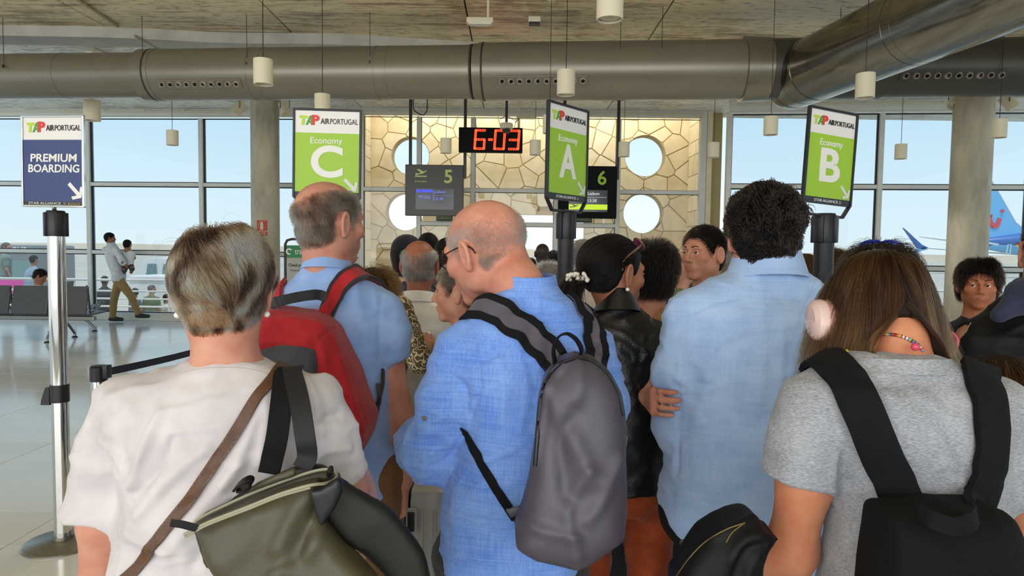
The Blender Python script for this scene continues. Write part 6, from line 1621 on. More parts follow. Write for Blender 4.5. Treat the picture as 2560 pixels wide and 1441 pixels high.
strap('shoulder_strap', man3.bvh, [(1488, 900), (1482, 850), (1468, 800), (1440, 762)], .052, .009, M['grey_strap'], gbag, lift=.004, world_pts=([P(1488, 930, Yg + .05)], [P(1420, 745, Y3 + .04), P(1415, 780, Y3 + .12)]), ridge=.004, **bw)
loop_band([P(1388, 912, Yg + .02), P(1384, 875, Yg - .01), P(1394, 846, Yg - .03), P(1415, 835, Yg - .04), P(1438, 848, Yg - .03), P(1452, 870, Yg - .0), P(1454, 888, Yg + .03)], .017, .004, (.25, 1, 0), M['black_web'], 'handle', gbag, 50)
strap('lower_strap', man3.bvh, [(1162, 1072), (1195, 1140), (1225, 1195), (1256, 1245), (1276, 1280)], .019, .003, M['black_web'], gbag, lift=.003, world_pts=([P(1140, 1030, Y3 + .03)], [P(1290, 1300, Yg + .03)]))
f = Fld(); slab(f, pxpoly([(1262, 1278), (1300, 1268), (1312, 1290), (1300, 1335)], Yg + .04), Yg + .05, .005, .003); V, F = surface(f, .004, smooth=1); thing_from(V, F, 'strap_tab', M['grey_bag'], None, None, parent=gbag)
# ---------------------------------------------------------------- tall man in pale blue linen shirt
M['linen_pale'] = fabric('pale_blue_chambray', '98b6e2', 'b4ccf0', weave=1100, slub=.5, bump=.25)
Y4 = 1.76; a = A_(Y4)
rows4 = px_rows(Y4, [(1650, 1600, 2150, .16), (1480, 1608, 2150, .16), (1380, 1622, 2150, .165), (1270, 1645, 2150, .16), (1150, 1668, 2150, .155), (1050, 1690, 2145, .15), (950, 1690, 2148, .145), (880, 1685, 2150, .14), (820, 1688, 2145, .13), (778, 1695, 2130, .118), (742, 1715, 2105, .1), (714, 1755, 2060, .092), (690, 1805, 2025, .086), (664, 1836, 2000, .082), (645, 1842, 1994, .080)])
hand_w = P(1626, 1003, Y4); hand_w[1] += .055
man4 = figure('tall man with wavy dark hair in a pale blue linen shirt, arms crossed', rows4, a(1908, 590), head_R(-3, -4, 0), .97, skin_c='c4866c', H=1.735, head_res=.004, neck_r=.062,
    arms=[([a(1722, 810), a(1690, 1065, .04), a(1800, 1120, .25)], [.044, .042, .03]), ([a(2100, 810), a(2140, 1065, .04), a(1900, 1060, .27), hand_w], [.044, .042, .03, .022])],
    hands=[dict(w=hand_w, d=(.02, -1, .06), n=(1, -.1, .0), side=1, s=.95, curl=.5, thumb=.1, spread=.02)], body_fine=[(P(1650, 985, Y4 + .02), .11, .006)],
    shirt=M['linen_pale'], sleeves=[[a(1724, 806, 0, .07), a(1692, 930, 0, .06), a(1694, 1060, .03, .062), a(1740, 1120, .14, .056)], [a(2098, 806, 0, .07), a(2130, 930, 0, .06), a(2135, 1065, .04, .06), a(2050, 1100, .2, .055)]],
    hem=px_hem(Y4, [(1560, 1225), (1642, 1232), (1662, 1288), (1700, 1325), (1738, 1352), (1850, 1420), (1960, 1455), (2160, 1455)]), trousers=fabric('black_cotton', '0d0d10', '16161a', sheen=0), wrinkles=wrinkle(.008, .8, .9), cloth_res=.007,
    folds=[([(1692, 1180), (1694, 1110), (1698, 1040), (1690, 960)], .007, -.010), ([(1680, 1010), (1700, 1060), (1690, 1120)], .008, .006), ([(1685, 800), (1800, 755), (1905, 742), (2000, 745)], .0035, -.005), ([(1700, 1085), (1800, 1070), (1880, 1075)], .008, -.006), ([(1720, 1120), (1820, 1140), (1900, 1145)], .008, -.005), ([(1700, 1250), (1800, 1265), (1900, 1270)], .014, .005), ([(1790, 770), (1785, 850), (1770, 950)], .012, .005), ([(1905, 770), (1910, 900), (1900, 1000)], .012, .004), ([(1960, 800), (1955, 900), (1950, 1000)], .008, .004), ([(1700, 900), (1690, 960), (1697, 1040)], .006, .004)])
q = man4.rows[-1]; band_loop('collar', (q[1], q[2] + .006, 0), q[3] + .002, q[4] + .01, q[0] - .058, q[0] + .006, .022, .02, .006, M['linen_pale'], man4.body)
rng = np.random.default_rng(44); rt = skull_pts(22000, rng, -.08); rt = rt[hairline(rt)]; _, nn = head_dist(rt); fl = tangent(nn, rt - vec((.01, -.06, .1))) + np.array((0, 0, -.2)); fl = tangent(nn, fl + np.stack([vnoise(rt + k, 30) - .5 for k in (0, 3, 7)], 1) * 2.0) + nn * .2
ln = np.interp(rt[:, 2], (-.08, -.05, .0, .06), (.014, .028, .045, .055)) * rng.uniform(.7, 1.2, len(rt)); lf = np.interp(rt[:, 2], (-.08, -.04, .03), (.003, .008, .015)) * rng.uniform(.4, 1.15, len(rt))
path, norm = grow(rt, fl, ln, 9, lf, rng, grav=.08, stick=.6, jit=.1, wave=.0024, wfreq=.9, steer=lambda p, t: (np.stack([vnoise(p + k, 40) - .5 for k in (0, 3, 7)], 1)) * 1.1)
hair_mesh(man4.o, man4.R, man4.hs, [(ear_clear(path), norm, .0022, np.clip(.42 + .25 * rng.normal(size=len(rt)) + .8 * (vnoise(rt, 40) - .5), 0, 1))], cap_field(.009, low=-.075), M['hair_dark'], man4.body, cap_tone=.12)
bt = P(1708, 1358, Y4 - .155); MB().lathe([(0, 0), (.009, 0), (.009, .003), (.006, .004), (.005, .002), (0, .002)], bt, align_z((-.2, -1, 0)), 16).build('button', M['black'], man4.body, smooth=True)

# ---------------------------------------------------------------- girl in grey T-shirt, black backpack, pink headphones
M['tee_grey'] = fabric('grey_marl_jersey', '7f8188', 'b2b4ba', weave=1500, heather=.75, bump=.12)
Y5 = 1.18; a = A_(Y5)
rows5 = px_rows(Y5, [(1800, 2055, 2485, .13), (1600, 2055, 2490, .135), (1441, 2066, 2485, .125), (1300, 2082, 2482, .12), (1200, 2080, 2490, .115), (1120, 2058, 2500, .112), (1060, 2018, 2520, .108), (1010, 1985, 2525, .1), (972, 1992, 2505, .09), (944, 2028, 2465, .08, .01), (918, 2078, 2425, .076, .015), (900, 2110, 2394, .07, .02), (886, 2132, 2372, .066, .025)])
oG = P(2192, 786, 1.31); RG = head_R(-4, -36, 0)
girl = figure('girl with long brown hair in a grey T-shirt, head bent forward', rows5, oG, RG, .92, skin_c='d08a66', H=1.50, female=True, head_res=.006, neck_r=.046, neck_pts=[P(2252, 900, 1.225), P(2240, 850, 1.245), P(2210, 820, 1.29)],
    arms=[([a(2035, 1030), a(2012, 1200, 0.0), a(1975, 1385, .03), a(1850, 1410, .06), a(1745, 1400, .1)], [.036, .043, .041, .036, .028]), ([a(2490, 1030), a(2545, 1210, 0), a(2585, 1370, .05), a(2500, 1420, .3)], [.036, .042, .040, .03])],
    shirt=M['tee_grey'], sleeves=[[a(2028, 1020, 0, .055), a(2014, 1100, 0, .06), a(1994, 1202, .0, .0635)], [a(2492, 1018, 0, .055), a(2525, 1110, 0, .06), a(2552, 1240, .0, .0635)]],
    trousers=fabric('denim', '39475c', '46566c'), wrinkles=wrinkle(.006, .8, .6), cloth_res=.006,
    folds=[([(2085, 1250), (2082, 1180), (2100, 1110), (2080, 1040)], .008, .006), ([(2110, 1200), (2100, 1120), (2060, 1040)], .009, -.006), ([(2230, 1000), (2300, 1050), (2370, 1150)], .016, .006), ([(2260, 960), (2330, 1010), (2400, 1060)], .012, .004), ([(2360, 1000), (2380, 1090), (2420, 1180)], .012, -.005), ([(2110, 1330), (2160, 1300), (2220, 1290)], .014, .005)])
q = girl.rows[-1]; band_loop('neck_rib', (q[1], q[2] - .004, 0), q[3] + .004, q[4] + .010, q[0] - .034, q[0] - .010, .012, .010, .006, M['tee_grey'], girl.body, wob=.02)
g = girl; rng = np.random.default_rng(55)
# long hair: falls from the crown to both sides of the bent neck
def w2l(p): return (vec(p) - g.o) @ g.R / g.hs
gv = np.array((0, 0, -1.0)) @ g.R
rt = skull_pts(34000, rng, -.06); rt = rt[hairline(rt, .0) & (rt[:, 2] > -.055)]; _, nn = head_dist(rt)
fl = tangent(nn, rt - vec((.004, .045, .11))); fl = fl + np.stack([vnoise(rt * (1, 1, .5) + k, 22) - .5 for k in (0, 3, 7)], 1) * .5
nlen = np.where(rt[:, 2] < .02, .14, np.where(np.abs(rt[:, 0]) < .03, .20, .255)) * rng.uniform(.72, 1.05, len(rt))
nA, nB = w2l(P(2240, 860, 1.232)), w2l(P(2250, 960, 1.19))
def col(p):
    # keep clear of the neck and upper back
    e = nB - nA; t = np.clip(((p - nA) @ e) / (e @ e), -.8, 1.0); c = nA + t[:, None] * e; d = p - c; l = np.linalg.norm(d, axis=1) + 1e-9; r = .056 + .035 * np.clip(t, 0, 1)
    p = p + d / l[:, None] * np.maximum(r - l, 0)[:, None]; back = (p[:, 1] < c[:, 1] + .02) & (t > -.75)
    x = p[:, 0] - .004; s = np.where(x > 0, 1.0, -1.0); tg = np.clip((t + .75) * .085, 0, .075); p[:, 0] += np.where(back, s * np.maximum(tg - np.abs(x), 0) * .5, 0); return p
def steerG(p, t):
    s = np.zeros_like(p); s[:, 0] = np.where(p[:, 0] > .004, 1.0, -1.0) * np.clip(t - .2, 0, 1) * .2; return s + np.stack([vnoise(p * (1, 1, .4) + k, 16) - .5 for k in (0, 3, 7)], 1) * .16
def growG(rt, fl, ln, lift, seed, wid):
    r_ = np.random.default_rng(seed); N = len(rt); nseg = 12; p = rt.copy(); d = fl / (np.linalg.norm(fl, axis=1)[:, None] + 1e-9); path = [p]; norm = []; L = ln / nseg
    _, nn = head_dist(p); norm.append(nn)
    for s in range(nseg):
        t = (s + 1) / nseg; dd, nn = head_dist(p); near = np.clip(1 - dd / .03, 0, 1)[:, None]
        d = d * 1.0 + gv * (.38 - .12 * near) + steerG(p, t) + r_.normal(size=(N, 3)) * .02
        d = d - nn * np.minimum((d * nn).sum(1), 0)[:, None] * near
        d /= np.linalg.norm(d, axis=1)[:, None]; p = p + d * L[:, None]
        dd, nn = head_dist(p); tgt = lift * min(1, (s + 1) / 4); p = p + nn * np.maximum(tgt - dd, 0)[:, None] * .7; p = col(p)
        path.append(p.copy()); norm.append(nn)
    return np.stack(path, 1), np.stack(norm, 1)
path, norm = growG(rt, fl, nlen, rng.uniform(.003, .014, len(rt)) + np.where(rt[:, 0] > .03, rng.uniform(0, .012, len(rt)), 0), 5, .002)
tn = np.clip(.36 + .9 * (vnoise(rt * (1, 1, .4) + 4, 60) - .5) + rng.normal(size=len(rt)) * .14, 0, 1); tn = np.clip(tn[:, None] * .8 + .42 * np.linspace(0, 1, 13)[None, :] ** 2 - .06, 0, 1)
f2 = rng.choice(len(rt), 160, False); p2, n2 = growG(rt[f2], fl[f2] + nn[f2] * .4, nlen[f2] * 1.02, np.full(len(f2), .022), 6, .001)
hair_mesh(g.o, g.R, g.hs, [(path, norm, .0008, tn), (p2, n2, .0003, np.full(len(f2), .7))], cap_field(.010, low=-.06), M['hair_brown'], g.body, cap_tone=.2)
# black backpack
M['black_bag'] = fabric('black_backpack_cloth', '060607', '0c0c0e', weave=1000, bump=.35, sheen=0); M['black_bag2'] = fabric('black_strap_cloth', '09090b', '101013', weave=1000, bump=.3, sheen=0)
Yk = .985
kbag = empty('backpack', P(2380, 1700, Yk), 'black backpack on the girl in the grey T-shirt', 'backpack')
f = Fld(); slab(f, pxpoly([(2216, 1290), (2232, 1281), (2300, 1277), (2400, 1274), (2496, 1274), (2514, 1288), (2545, 1380), (2568, 1480), (2580, 1700), (2160, 1700), (2175, 1500), (2196, 1400)], Yk), Yk + .01, .075, .04, (0, .12), k=.02)
V, F = surface(f, .006, smooth=3, disp=lambda V: .007 * (ridged(V * (1.3, 1, .4), 16) - .6)); thing_from(V, F, 'body', M['black_bag'], None, None, parent=kbag)
kw = dict(ridge=.004)
strap('shoulder_strap', girl.bvh, [(2068, 902), (2122, 965), (2166, 1050), (2206, 1140), (2240, 1215), (2262, 1268)], .062, .011, M['black_bag2'], kbag, lift=.003, world_pts=([P(2030, 905, Y5 + .08), P(2045, 900, Y5 + .02)], [P(2270, 1300, Yk + .02)]), **kw)
strap('shoulder_strap', girl.bvh, [(2440, 935), (2462, 1000), (2470, 1080), (2466, 1150), (2450, 1215), (2430, 1262)], .060, .011, M['black_bag2'], kbag, lift=.003, world_pts=([P(2440, 915, Y5 + .08), P(2430, 915, Y5 + .02)], [P(2424, 1300, Yk + .02)]), **kw)
loop_band([P(2300, 1282, Yk - .05), P(2330, 1300, Yk - .075), P(2385, 1318, Yk - .085), P(2425, 1308, Yk - .08), P(2440, 1288, Yk - .06), P(2436, 1280, Yk - .045)], .024, .004, (0, .4, 1), M['black_web'], 'handle', kbag, 40)
# bead necklace
nk = empty('bead_necklace', P(2240, 850, 1.19), "multicoloured bead necklace round the girl's neck", 'necklace')
cols = [mat('bead_red', 'b3241c', .25), mat('bead_orange', 'd9742a', .25), mat('bead_white', 'e8e2d8', .25), mat('bead_blue', '4a8fc0', .25), mat('bead_green', '9dbb2f', .25), mat('bead_dark_red', '6d1a14', .25)]
bvN = bvh_of(*girl.bodyVF); pb = spline([(2112, 880), (2140, 858), (2175, 843), (2215, 836), (2255, 842), (2290, 860), (2305, 876)], 56); rb = random.Random(3); bead_me = None; sp = [(0, -.0032)] + [(.0032 * math.sin(t), -.0032 * math.cos(t)) for t in np.linspace(.5, PI - .5, 4)] + [(0, .0032)]
for i, (x, y) in enumerate(pb):
    h = hit_px(bvN, x, y)
    if h is None: h = P(x, y, 1.19)
    h = h + vec((0, -.0025, 0)); MB().lathe(sp, h, None, 8).build('bead', rb.choice(cols), nk, smooth=True)
MB().lathe([(0, -.007)] + [(.007 * math.sin(t), -.007 * math.cos(t)) for t in np.linspace(.4, PI - .4, 6)] + [(0, .007)], P(2288, 868, 1.165), None, 12).build('large_bead', mat('bead_pink', 'd94a6a', .25), nk, smooth=True)
# headphones
M['pink_pl'] = mat('pale_pink_plastic', 'e3c3bd', .35); M['pink_pad'] = mat('pink_cushion', 'b98a86', .6)
hp = empty('headphones', P(2045, 770, 1.3), 'pale pink over-ear headphones on the brown haired girl', 'headphones')
for sd in (-1, 1):
    c = g.o + g.R @ vec((.118 * sd if sd < 0 else .085, -.004, -.02)) * g.hs; R_ = g.R @ np.stack([vec((0, 1, 0)), vec((0, 0, 1)) * sd, vec((sd, 0, 0))], axis=1)
    mb = MB(); mb.lathe([(0, .022), (.026, .021), (.034, .014), (.036, .0), (.034, -.006)], c, R_ * np.array((1, 1.18, 1)), 28); cup = mb.build('ear_cup', M['pink_pl'], hp, smooth=True)
    MB().lathe([(.034, -.004), (.037, -.012), (.034, -.024), (.024, -.026)], c, R_ * np.array((1, 1.15, 1)), 28).build('cushion', M['pink_pad'], cup, smooth=True)
loop_band([g.o + g.R @ vec(((.094) * math.sin(t), -.004 + .016 * math.cos(t), .0 + .122 * math.cos(t))) * g.hs for t in np.linspace(-1.6, 1.6, 15)], .026, .009, g.R @ vec((0, 1, 0)), M['pink_pl'], 'headband', hp, 50)
# black jacket carried over her forearm
M['jacket'] = fabric('black_nylon', '08080a', '0f0f12', weave=900, bump=.25, rough=.55, sheen=0); M['brass'] = mat('brass_zip', '6f5f3e', .5, metal=1.0)
jk = empty('jacket', P(1800, 1500, 1.15), "black zip jacket draped over the girl's forearm", 'jacket')
f = Fld(); slab(f, pxpoly([(1690, 1441), (1720, 1390), (1760, 1340), (1800, 1310), (1850, 1293), (1880, 1288), (1900, 1305), (1918, 1330), (1942, 1332), (1915, 1365), (1900, 1400), (1895, 1441), (1890, 1600), (1660, 1600)], 1.12), 1.135, .06, .035, (0, .05), k=.02)
V, F = surface(f, .0055, smooth=2, disp=lambda V: .007 * (ridged(np.stack([V[:, 0] * 1.3 - V[:, 2] * .3, V[:, 1], V[:, 2] * .5 + V[:, 0] * .4], 1), 17) - .6)); bj = bvh_of(V, F)
V = fold_lines(V, F, bj, [([(1925, 1345), (1870, 1350), (1830, 1400)], .008, .007), ([(1910, 1360), (1860, 1380), (1840, 1441)], .008, -.006), ([(1890, 1400), (1875, 1420), (1870, 1441)], .008, .006), ([(1880, 1292), (1850, 1310), (1790, 1345)], .008, .006)]); bj = bvh_of(V, F); thing_from(V, F, 'cloth', M['jacket'], None, None, parent=jk)
for pts in ([(1692, 1441), (1725, 1395), (1765, 1355), (1815, 1325), (1862, 1308)], [(1815, 1358), (1828, 1335), (1848, 1318), (1862, 1309)]): on_surf(bj, pts, .0015, M['brass'], 'zip', jk, .0005)

# ---------------------------------------------------------------- woman in black leather jacket, ponytail
M['leather'] = mat('black_leather_jacket', '141416', .36, noise=.1, nscale=30, bump=.25, bscale=180); M['rust'] = fabric('rust_viscose', '8f3a17', 'ab4c22', weave=900, bump=.2, rough=.7)
Y6 = 2.12; a = A_(Y6)
rows6 = px_rows(Y6, [(1500, 1420, 1670, .15), (1330, 1430, 1665, .15), (1210, 1440, 1662, .15), (1100, 1440, 1660, .145), (1000, 1432, 1662, .14), (920, 1424, 1668, .13), (865, 1424, 1668, .12), (828, 1440, 1652, .105), (800, 1462, 1632, .09), (776, 1485, 1604, .076), (756, 1500, 1585, .066), (742, 1508, 1576, .062)])
o6 = a(1535, 683); R6 = head_R(-62, -6, 0)
woman6 = figure('woman with a dark ponytail in a black leather jacket, face turned aside', rows6, o6, R6, .96, skin_c='a86e52', H=1.63, female=True, head_res=.004, neck_r=.05,
    arms=[([a(1455, 850), a(1420, 1090, .05), a(1480, 1180, .25)], [.04, .038, .028]), ([a(1638, 850), a(1662, 1080, .05), a(1660, 1230, .12)], [.04, .038, .028])],
    shirt=M['leather'], shirt_name='jacket', sleeves=[[a(1458, 850, 0, .06), a(1430, 970, .02, .055), a(1425, 1100, .06, .05)], [a(1634, 850, 0, .062), a(1655, 1000, .02, .056), a(1660, 1170, .08, .05)]], hem=[(-9, P(1550, 1205, Y6)[2]), (9, P(1550, 1205, Y6)[2])],
    trousers=M['rust'], wrinkles=wrinkle(.007, .7, 1.0), cloth_res=.009,
    folds=[([(1495, 815), (1560, 835), (1600, 870), (1635, 880)], .004, .005), ([(1500, 848), (1560, 860), (1592, 900), (1590, 960)], .004, .005), ([(1545, 862), (1535, 920), (1528, 1000)], .004, .004), ([(1600, 880), (1590, 960), (1620, 1020)], .006, -.005)])
q = woman6.rows[-1]; band_loop('collar', (q[1], q[2], 0), q[3] - .004, q[4] + .006, q[0] - .05, q[0] + .012, .035, .02, .008, M['leather'], woman6.body, wob=.02)
g = woman6; rng = np.random.default_rng(66); rt = skull_pts(20000, rng, -.07); rt = rt[hairline(rt, .004)]; _, nn = head_dist(rt)
tie = vec((-.012, -.128, -.032)); d_ = tie - rt; fl = tangent(nn, d_); dist_ = np.linalg.norm(d_, axis=1)
path, norm = grow(rt, fl, dist_ * 1.12, 9, rng.uniform(.006, .015, len(rt)), rng, stick=.7, jit=.04, steer=lambda p, t: (tie - p) / (np.linalg.norm(tie - p, axis=1)[:, None] + .01) * .5)
gv6 = np.array((0, 0, -1.0)) @ g.R; N = 5000; r0 = tie + rng.normal(size=(N, 3)) * .011; pt = [r0]; d0 = np.tile((0, -.6, -.4), (N, 1)) + rng.normal(size=(N, 3)) * .12; p = r0.copy(); sp_ = rng.normal(size=(N, 3)) * .06
for s in range(12): d0 = d0 + gv6 * .28 + sp_ * .5 + np.stack([vnoise(p + k, 18) - .5 for k in (0, 3, 7)], 1) * .12; d0 /= np.linalg.norm(d0, axis=1)[:, None]; p = p + d0 * (.017 * rng.uniform(.8, 1.05, N))[:, None]; pt.append(p.copy())
tail = np.stack(pt, 1); tnorm = np.tile(g.R.T @ vec((0, -1, .2)), (N, 13, 1))
cf = cap_field(.005, .004, low=-.068); cf.ell((-.01, -.112, -.028), (.03, .028, .03), k=.02)
hair_mesh(g.o, g.R, g.hs, [(ear_clear(path), norm, .0009, np.clip(.45 + .2 * rng.normal(size=len(rt)), 0, 1)), (tail, tnorm, .0010, np.clip(.5 + .22 * rng.normal(size=N), 0, 1))], cf, M['hair_black'], g.body, cap_tone=.35)
eyes(woman6)
ct = g.o + g.R @ tie * g.hs + vec((-.004, -.018, .006)); cl = empty('hair_clip', ct, 'white pearl hair clip holding the dark ponytail', 'hair clip'); rp_ = random.Random(2)
MB().box(ct, (.07, .006, .012), Ry(.12), .002).build('bar', M['gold'], cl)
for i in range(26):
    r_ = rp_.uniform(.004, .0075); c = ct + vec((rp_.uniform(-.034, .032), rp_.uniform(-.011, -.003), rp_.uniform(-.011, .011))); MB().lathe([(0, -r_)] + [(r_ * math.sin(t), -r_ * math.cos(t)) for t in np.linspace(.5, PI - .5, 5)] + [(0, r_)], c, None, 9).build('pearl', M['pearl'], cl, smooth=True)
earring(woman6, 1, 'silver and pearl drop earring of the woman in the leather jacket')
M['tortoise'] = mat('tortoiseshell', '3b2419', .25, col2='8c6a50', nscale=60, noise=.3); M['pink_lens'] = mat('pink_mirror_lens', 'd65fb0', .12, metal=.6)
glasses(woman6, 'tortoiseshell sunglasses with pink lenses pushed up on dark hair', M['tortoise'], M['pink_lens'], rim_r=.003, rx=.026, rz=.022, name='sunglasses', off=(0, -.01, .034), tilt=.7)
# ================================================================== THE REST OF THE CROWD
M['hair_grey2'] = hair_mat('silver_hair', [(0, '33302c'), (.4, '716b63'), (1, 'cfc9c0')]); M['hair_mid'] = hair_mat('brown_hair', [(0, '160d07'), (.5, '40280f'), (1, '845a30')])
_cl = {}
def cloth(c, c2=None, **kw):
    if (c, c2) not in _cl: _cl[(c, c2)] = fabric('plain_cloth', c, c2, **kw)
    return _cl[(c, c2)]
def crowd(label, px, yt, Y, hyaw, byaw, hair, hm, skin_c, top, trou='2b2d33', hs=1.0, pitch=0, roll=0, female=False, wide=1.0, th=.012, seed=1, n=700, zth=None, eye=False, brow='2a1d16', long_sleeve=False, collar=None, res=.026, hres=.010, H=None, zoff=0.0, group=None, arms=None, hands=(), length=None, neck_r=.054, fine=(), lean=0.0, shirt_name='shirt', topm=None, hdy=.03, skirt=False, hw=1.0):
    R = head_R(hyaw, pitch, roll); t = P(px, yt, Y); o = vec((t[0], Y, t[2] - (.117 + th * .8) * hs)); H_ = H or t[2] - zoff; k = H_ / 1.72
    bf = Rz(math.radians(byaw)) @ vec((0, 1, 0)); bx_ = Rz(math.radians(byaw)) @ vec((1, 0, 0)); c = o - Rz(math.radians(hyaw)) @ vec((0, hdy, 0)) * hs * .6 - bf * hdy * .4
    w = wide; prof = [(.46, .178, .12), (.55, .178, .122), (.62, .165, .116), (.72, .188, .125), (.775, .198, .118), (.805, .19, .105), (.825, .155, .088), (.84, .105, .072), (.852, .074, .063), (.862, .066, .058)]
    nz_ = o[2] - .137 * hs; sc = nz_ / .868
    rows = [(z * sc + (zoff * (1 - z / .868) if zoff else 0), c[0] + bf[0] * lean * (z - .6), c[1] + bf[1] * lean * (z - .6), a * k * w, b * k * w) for z, a, b in prof]
    if zoff: rows = [(zoff + z * (nz_ - zoff) / .868, c[0], c[1], a * k * w, b * k * w) for z, a, b in prof]; sc = (nz_ - zoff) / .868
    Z = lambda f: zoff + f * sc
    def at(x, y, f): return np.array((c[0], c[1], Z(f))) + bx_ * x * k * w + bf * y * k
    if arms is None: arms = [[at(s * .165, 0, .79), at(s * .225, -.01, .62), at(s * .235, .07, .47)] for s in (-1, 1)]
    ad = [(p, [.04 * k, .038 * k, .028 * k] if len(p) == 3 else [.04 * k, .038 * k, .03 * k, .026 * k]) for p in arms]; sl = []
    for p in arms:
        e = p[1] if not long_sleeve else p[2]; m = [np.append(p[0], .058 * k)]
        if long_sleeve: m.append(np.append(p[1], .052 * k)); m.append(np.append(p[1] + (p[2] - p[1]) * .93, .042 * k))
        else: m.append(np.append(p[0] + (p[1] - p[0]) * .78, .055 * k))
        sl.append(m)
    f = zoff != 0
    g = figure(label, rows, o, R, hs, math.radians(byaw), skin_c, H_, ad, topm or cloth(top), sl, [(-99, Z(.5)), (99, Z(.5))] if not skirt else [(-99, Z(.3)), (99, Z(.3))], None if f else cloth(trou), None if f else '2a2622', res=res, head_res=hres, cloth_res=.012 if Y < 3.6 else .016, neck_r=neck_r * hs, female=female, wrinkles=wrinkle(.007), group=group, legs=not f, hands=hands, body_fine=fine, shirt_name=shirt_name, wide=hw)
    n *= 4
    if hair in ('short', 'ring'): short_hair(g, hm, n, seed, zth=zth, length=length or .018, width=.0011, tone=(.45, .22), cap_th=th * .55, lift=th * .7, capz=.008, cap=zth is None, up=.003)
    elif hair in ('wavy', 'curly'):
        cu = hair == 'curly'; rng = np.random.default_rng(seed); rt = skull_pts(n, rng, -.06); rt = rt[hairline(rt, .004)]; _, nn = head_dist(rt); fl = tangent(nn, rt - vec((0, -.03, .11))) + np.array((0, 0, -.2)) + nn * (.8 if cu else .25)
        path, norm = grow(rt, fl, (length or .06) * rng.uniform(.7, 1.2, len(rt)), 8, th * rng.uniform(.5, 1.3, len(rt)), rng, grav=.1, stick=.35, jit=.35 if cu else .15, wave=.004 if cu else .0018, wfreq=1.1)
        hair_mesh(g.o, g.R, g.hs, [(path, norm, .0013, np.clip(.45 + .25 * rng.normal(size=len(rt)), 0, 1))], cap_field(th * .75, .0, low=-.075), hm, g.body, capz=.009, cap_tone=.3)
    elif hair == 'long':
        rng = np.random.default_rng(seed); rt = skull_pts(n, rng, -.05); rt = rt[hairline(rt, .004)]; _, nn = head_dist(rt); fl = tangent(nn, rt - vec((0, .03, .12))); gl = np.array((0, 0, -1.0)) @ g.R
        L = (length or .3) * rng.uniform(.8, 1.05, len(rt)); path, norm = grow(rt, fl, L, 12, th * rng.uniform(.5, 1.4, len(rt)), rng, stick=.12, jit=.08, steer=lambda p, t: gl * .4 + np.stack([vnoise(p + q, 20) - .5 for q in (0, 3, 7)], 1) * .15)
        hair_mesh(g.o, g.R, g.hs, [(path, norm, .0016, np.clip(.45 + .25 * rng.normal(size=len(rt)), 0, 1))], cap_field(th * .45, .0, low=-.08), hm, g.body, capz=.009, cap_tone=.3)
    if eye: eyes(g, brow, eye if not isinstance(eye, bool) else 0.0)
    if collar: q = g.rows[-1]; band_loop('collar', (q[1], q[2], 0), q[3] + .002, q[4] + .006, q[0] - .035, q[0] + .014, .02, .016, .007, topm or cloth(top), g.body, yaw=math.radians(byaw))
    return g
G = 'people waiting further up the queue'
# third row, readable faces and backs
p13 = crowd('bald man with a grey hair ring, in a white short-sleeved shirt', 1050, 600, 3.3, -4, 0, 'ring', M['hair_grey2'], '9c6044', 'efede8', wide=1.12, th=.006, n=2500, seed=13, zth=lambda p: np.where(p[:, 1] < 0, .05 + np.abs(p[:, 0]) * .3, .06), length=.026, hres=.0055, collar=True, group=G, H=1.66)
p14 = crowd('man in profile with short grey-brown hair and a navy jacket', 1152, 652, 2.75, 82, 60, 'short', M['hair_grey'], 'c98c74', '1b2336', '6a6a70', pitch=-3, wide=1.02, th=.014, n=3200, seed=14, eye=True, brow='6f6258', long_sleeve=True, hres=.0045, shirt_name='jacket', group=G, length=.024, H=1.60)
p12 = crowd('man with short dark hair and a black T-shirt, looking aside', 1760, 563, 3.05, 127, 135, 'short', M['hair_dark'], 'c78a70', '141417', wide=1.05, th=.013, n=3000, seed=12, eye=.25, collar=True, hres=.0045, group=G, length=.02, hw=1.04)
p11 = crowd('woman with thick dark curls and a white top', 1634, 600, 2.75, -20, -10, 'wavy', M['hair_black'], 'b87d62', 'e6e2e0', female=True, th=.018, n=2600, seed=11, length=.06, group=G, hres=.008, wide=.92)
M['tan_web'] = mat('tan_strap', '9a6a36', .6); so, _, _ = strap('shoulder_strap', p11.bvh, [(1668, 772), (1640, 800), (1612, 828), (1590, 850)], .032, .004, M['tan_web'], None, base=p11.base + vec((0, 0, 1.1)), lift=.004, n=24, nr=5, label="tan shoulder strap across the curly woman's white top"); so['category'] = 'strap'
def paisley():
    m, n, l, b = nmat('paisley_print'); tc = n.new('ShaderNodeTexCoord'); v = n.new('ShaderNodeTexVoronoi'); v.inputs['Scale'].default_value = 22; w = n.new('ShaderNodeTexNoise'); w.inputs['Scale'].default_value = 16
    mx = n.new('ShaderNodeMixRGB'); mx.inputs[0].default_value = .12; l.new(tc.outputs['Object'], w.inputs['Vector']); l.new(tc.outputs['Object'], mx.inputs[1]); l.new(w.outputs['Color'], mx.inputs[2]); l.new(mx.outputs[0], v.inputs['Vector'])
    mt = n.new('ShaderNodeMath'); mt.operation = 'SINE'; mu = n.new('ShaderNodeMath'); mu.operation = 'MULTIPLY'; mu.inputs[1].default_value = 22; l.new(v.outputs['Distance'], mu.inputs[0]); l.new(mu.outputs[0], mt.inputs[0])
    r = n.new('ShaderNodeValToRGB'); l.new(mt.outputs[0], r.inputs[0]); r.color_ramp.elements[0].position = .35; r.color_ramp.elements[0].color = lin('5d4d30'); r.color_ramp.elements[1].position = .6; r.color_ramp.elements[1].color = lin('d3c4a2'); l.new(r.outputs[0], b.inputs['Base Color']); b.inputs['Roughness'].default_value = .8; return m
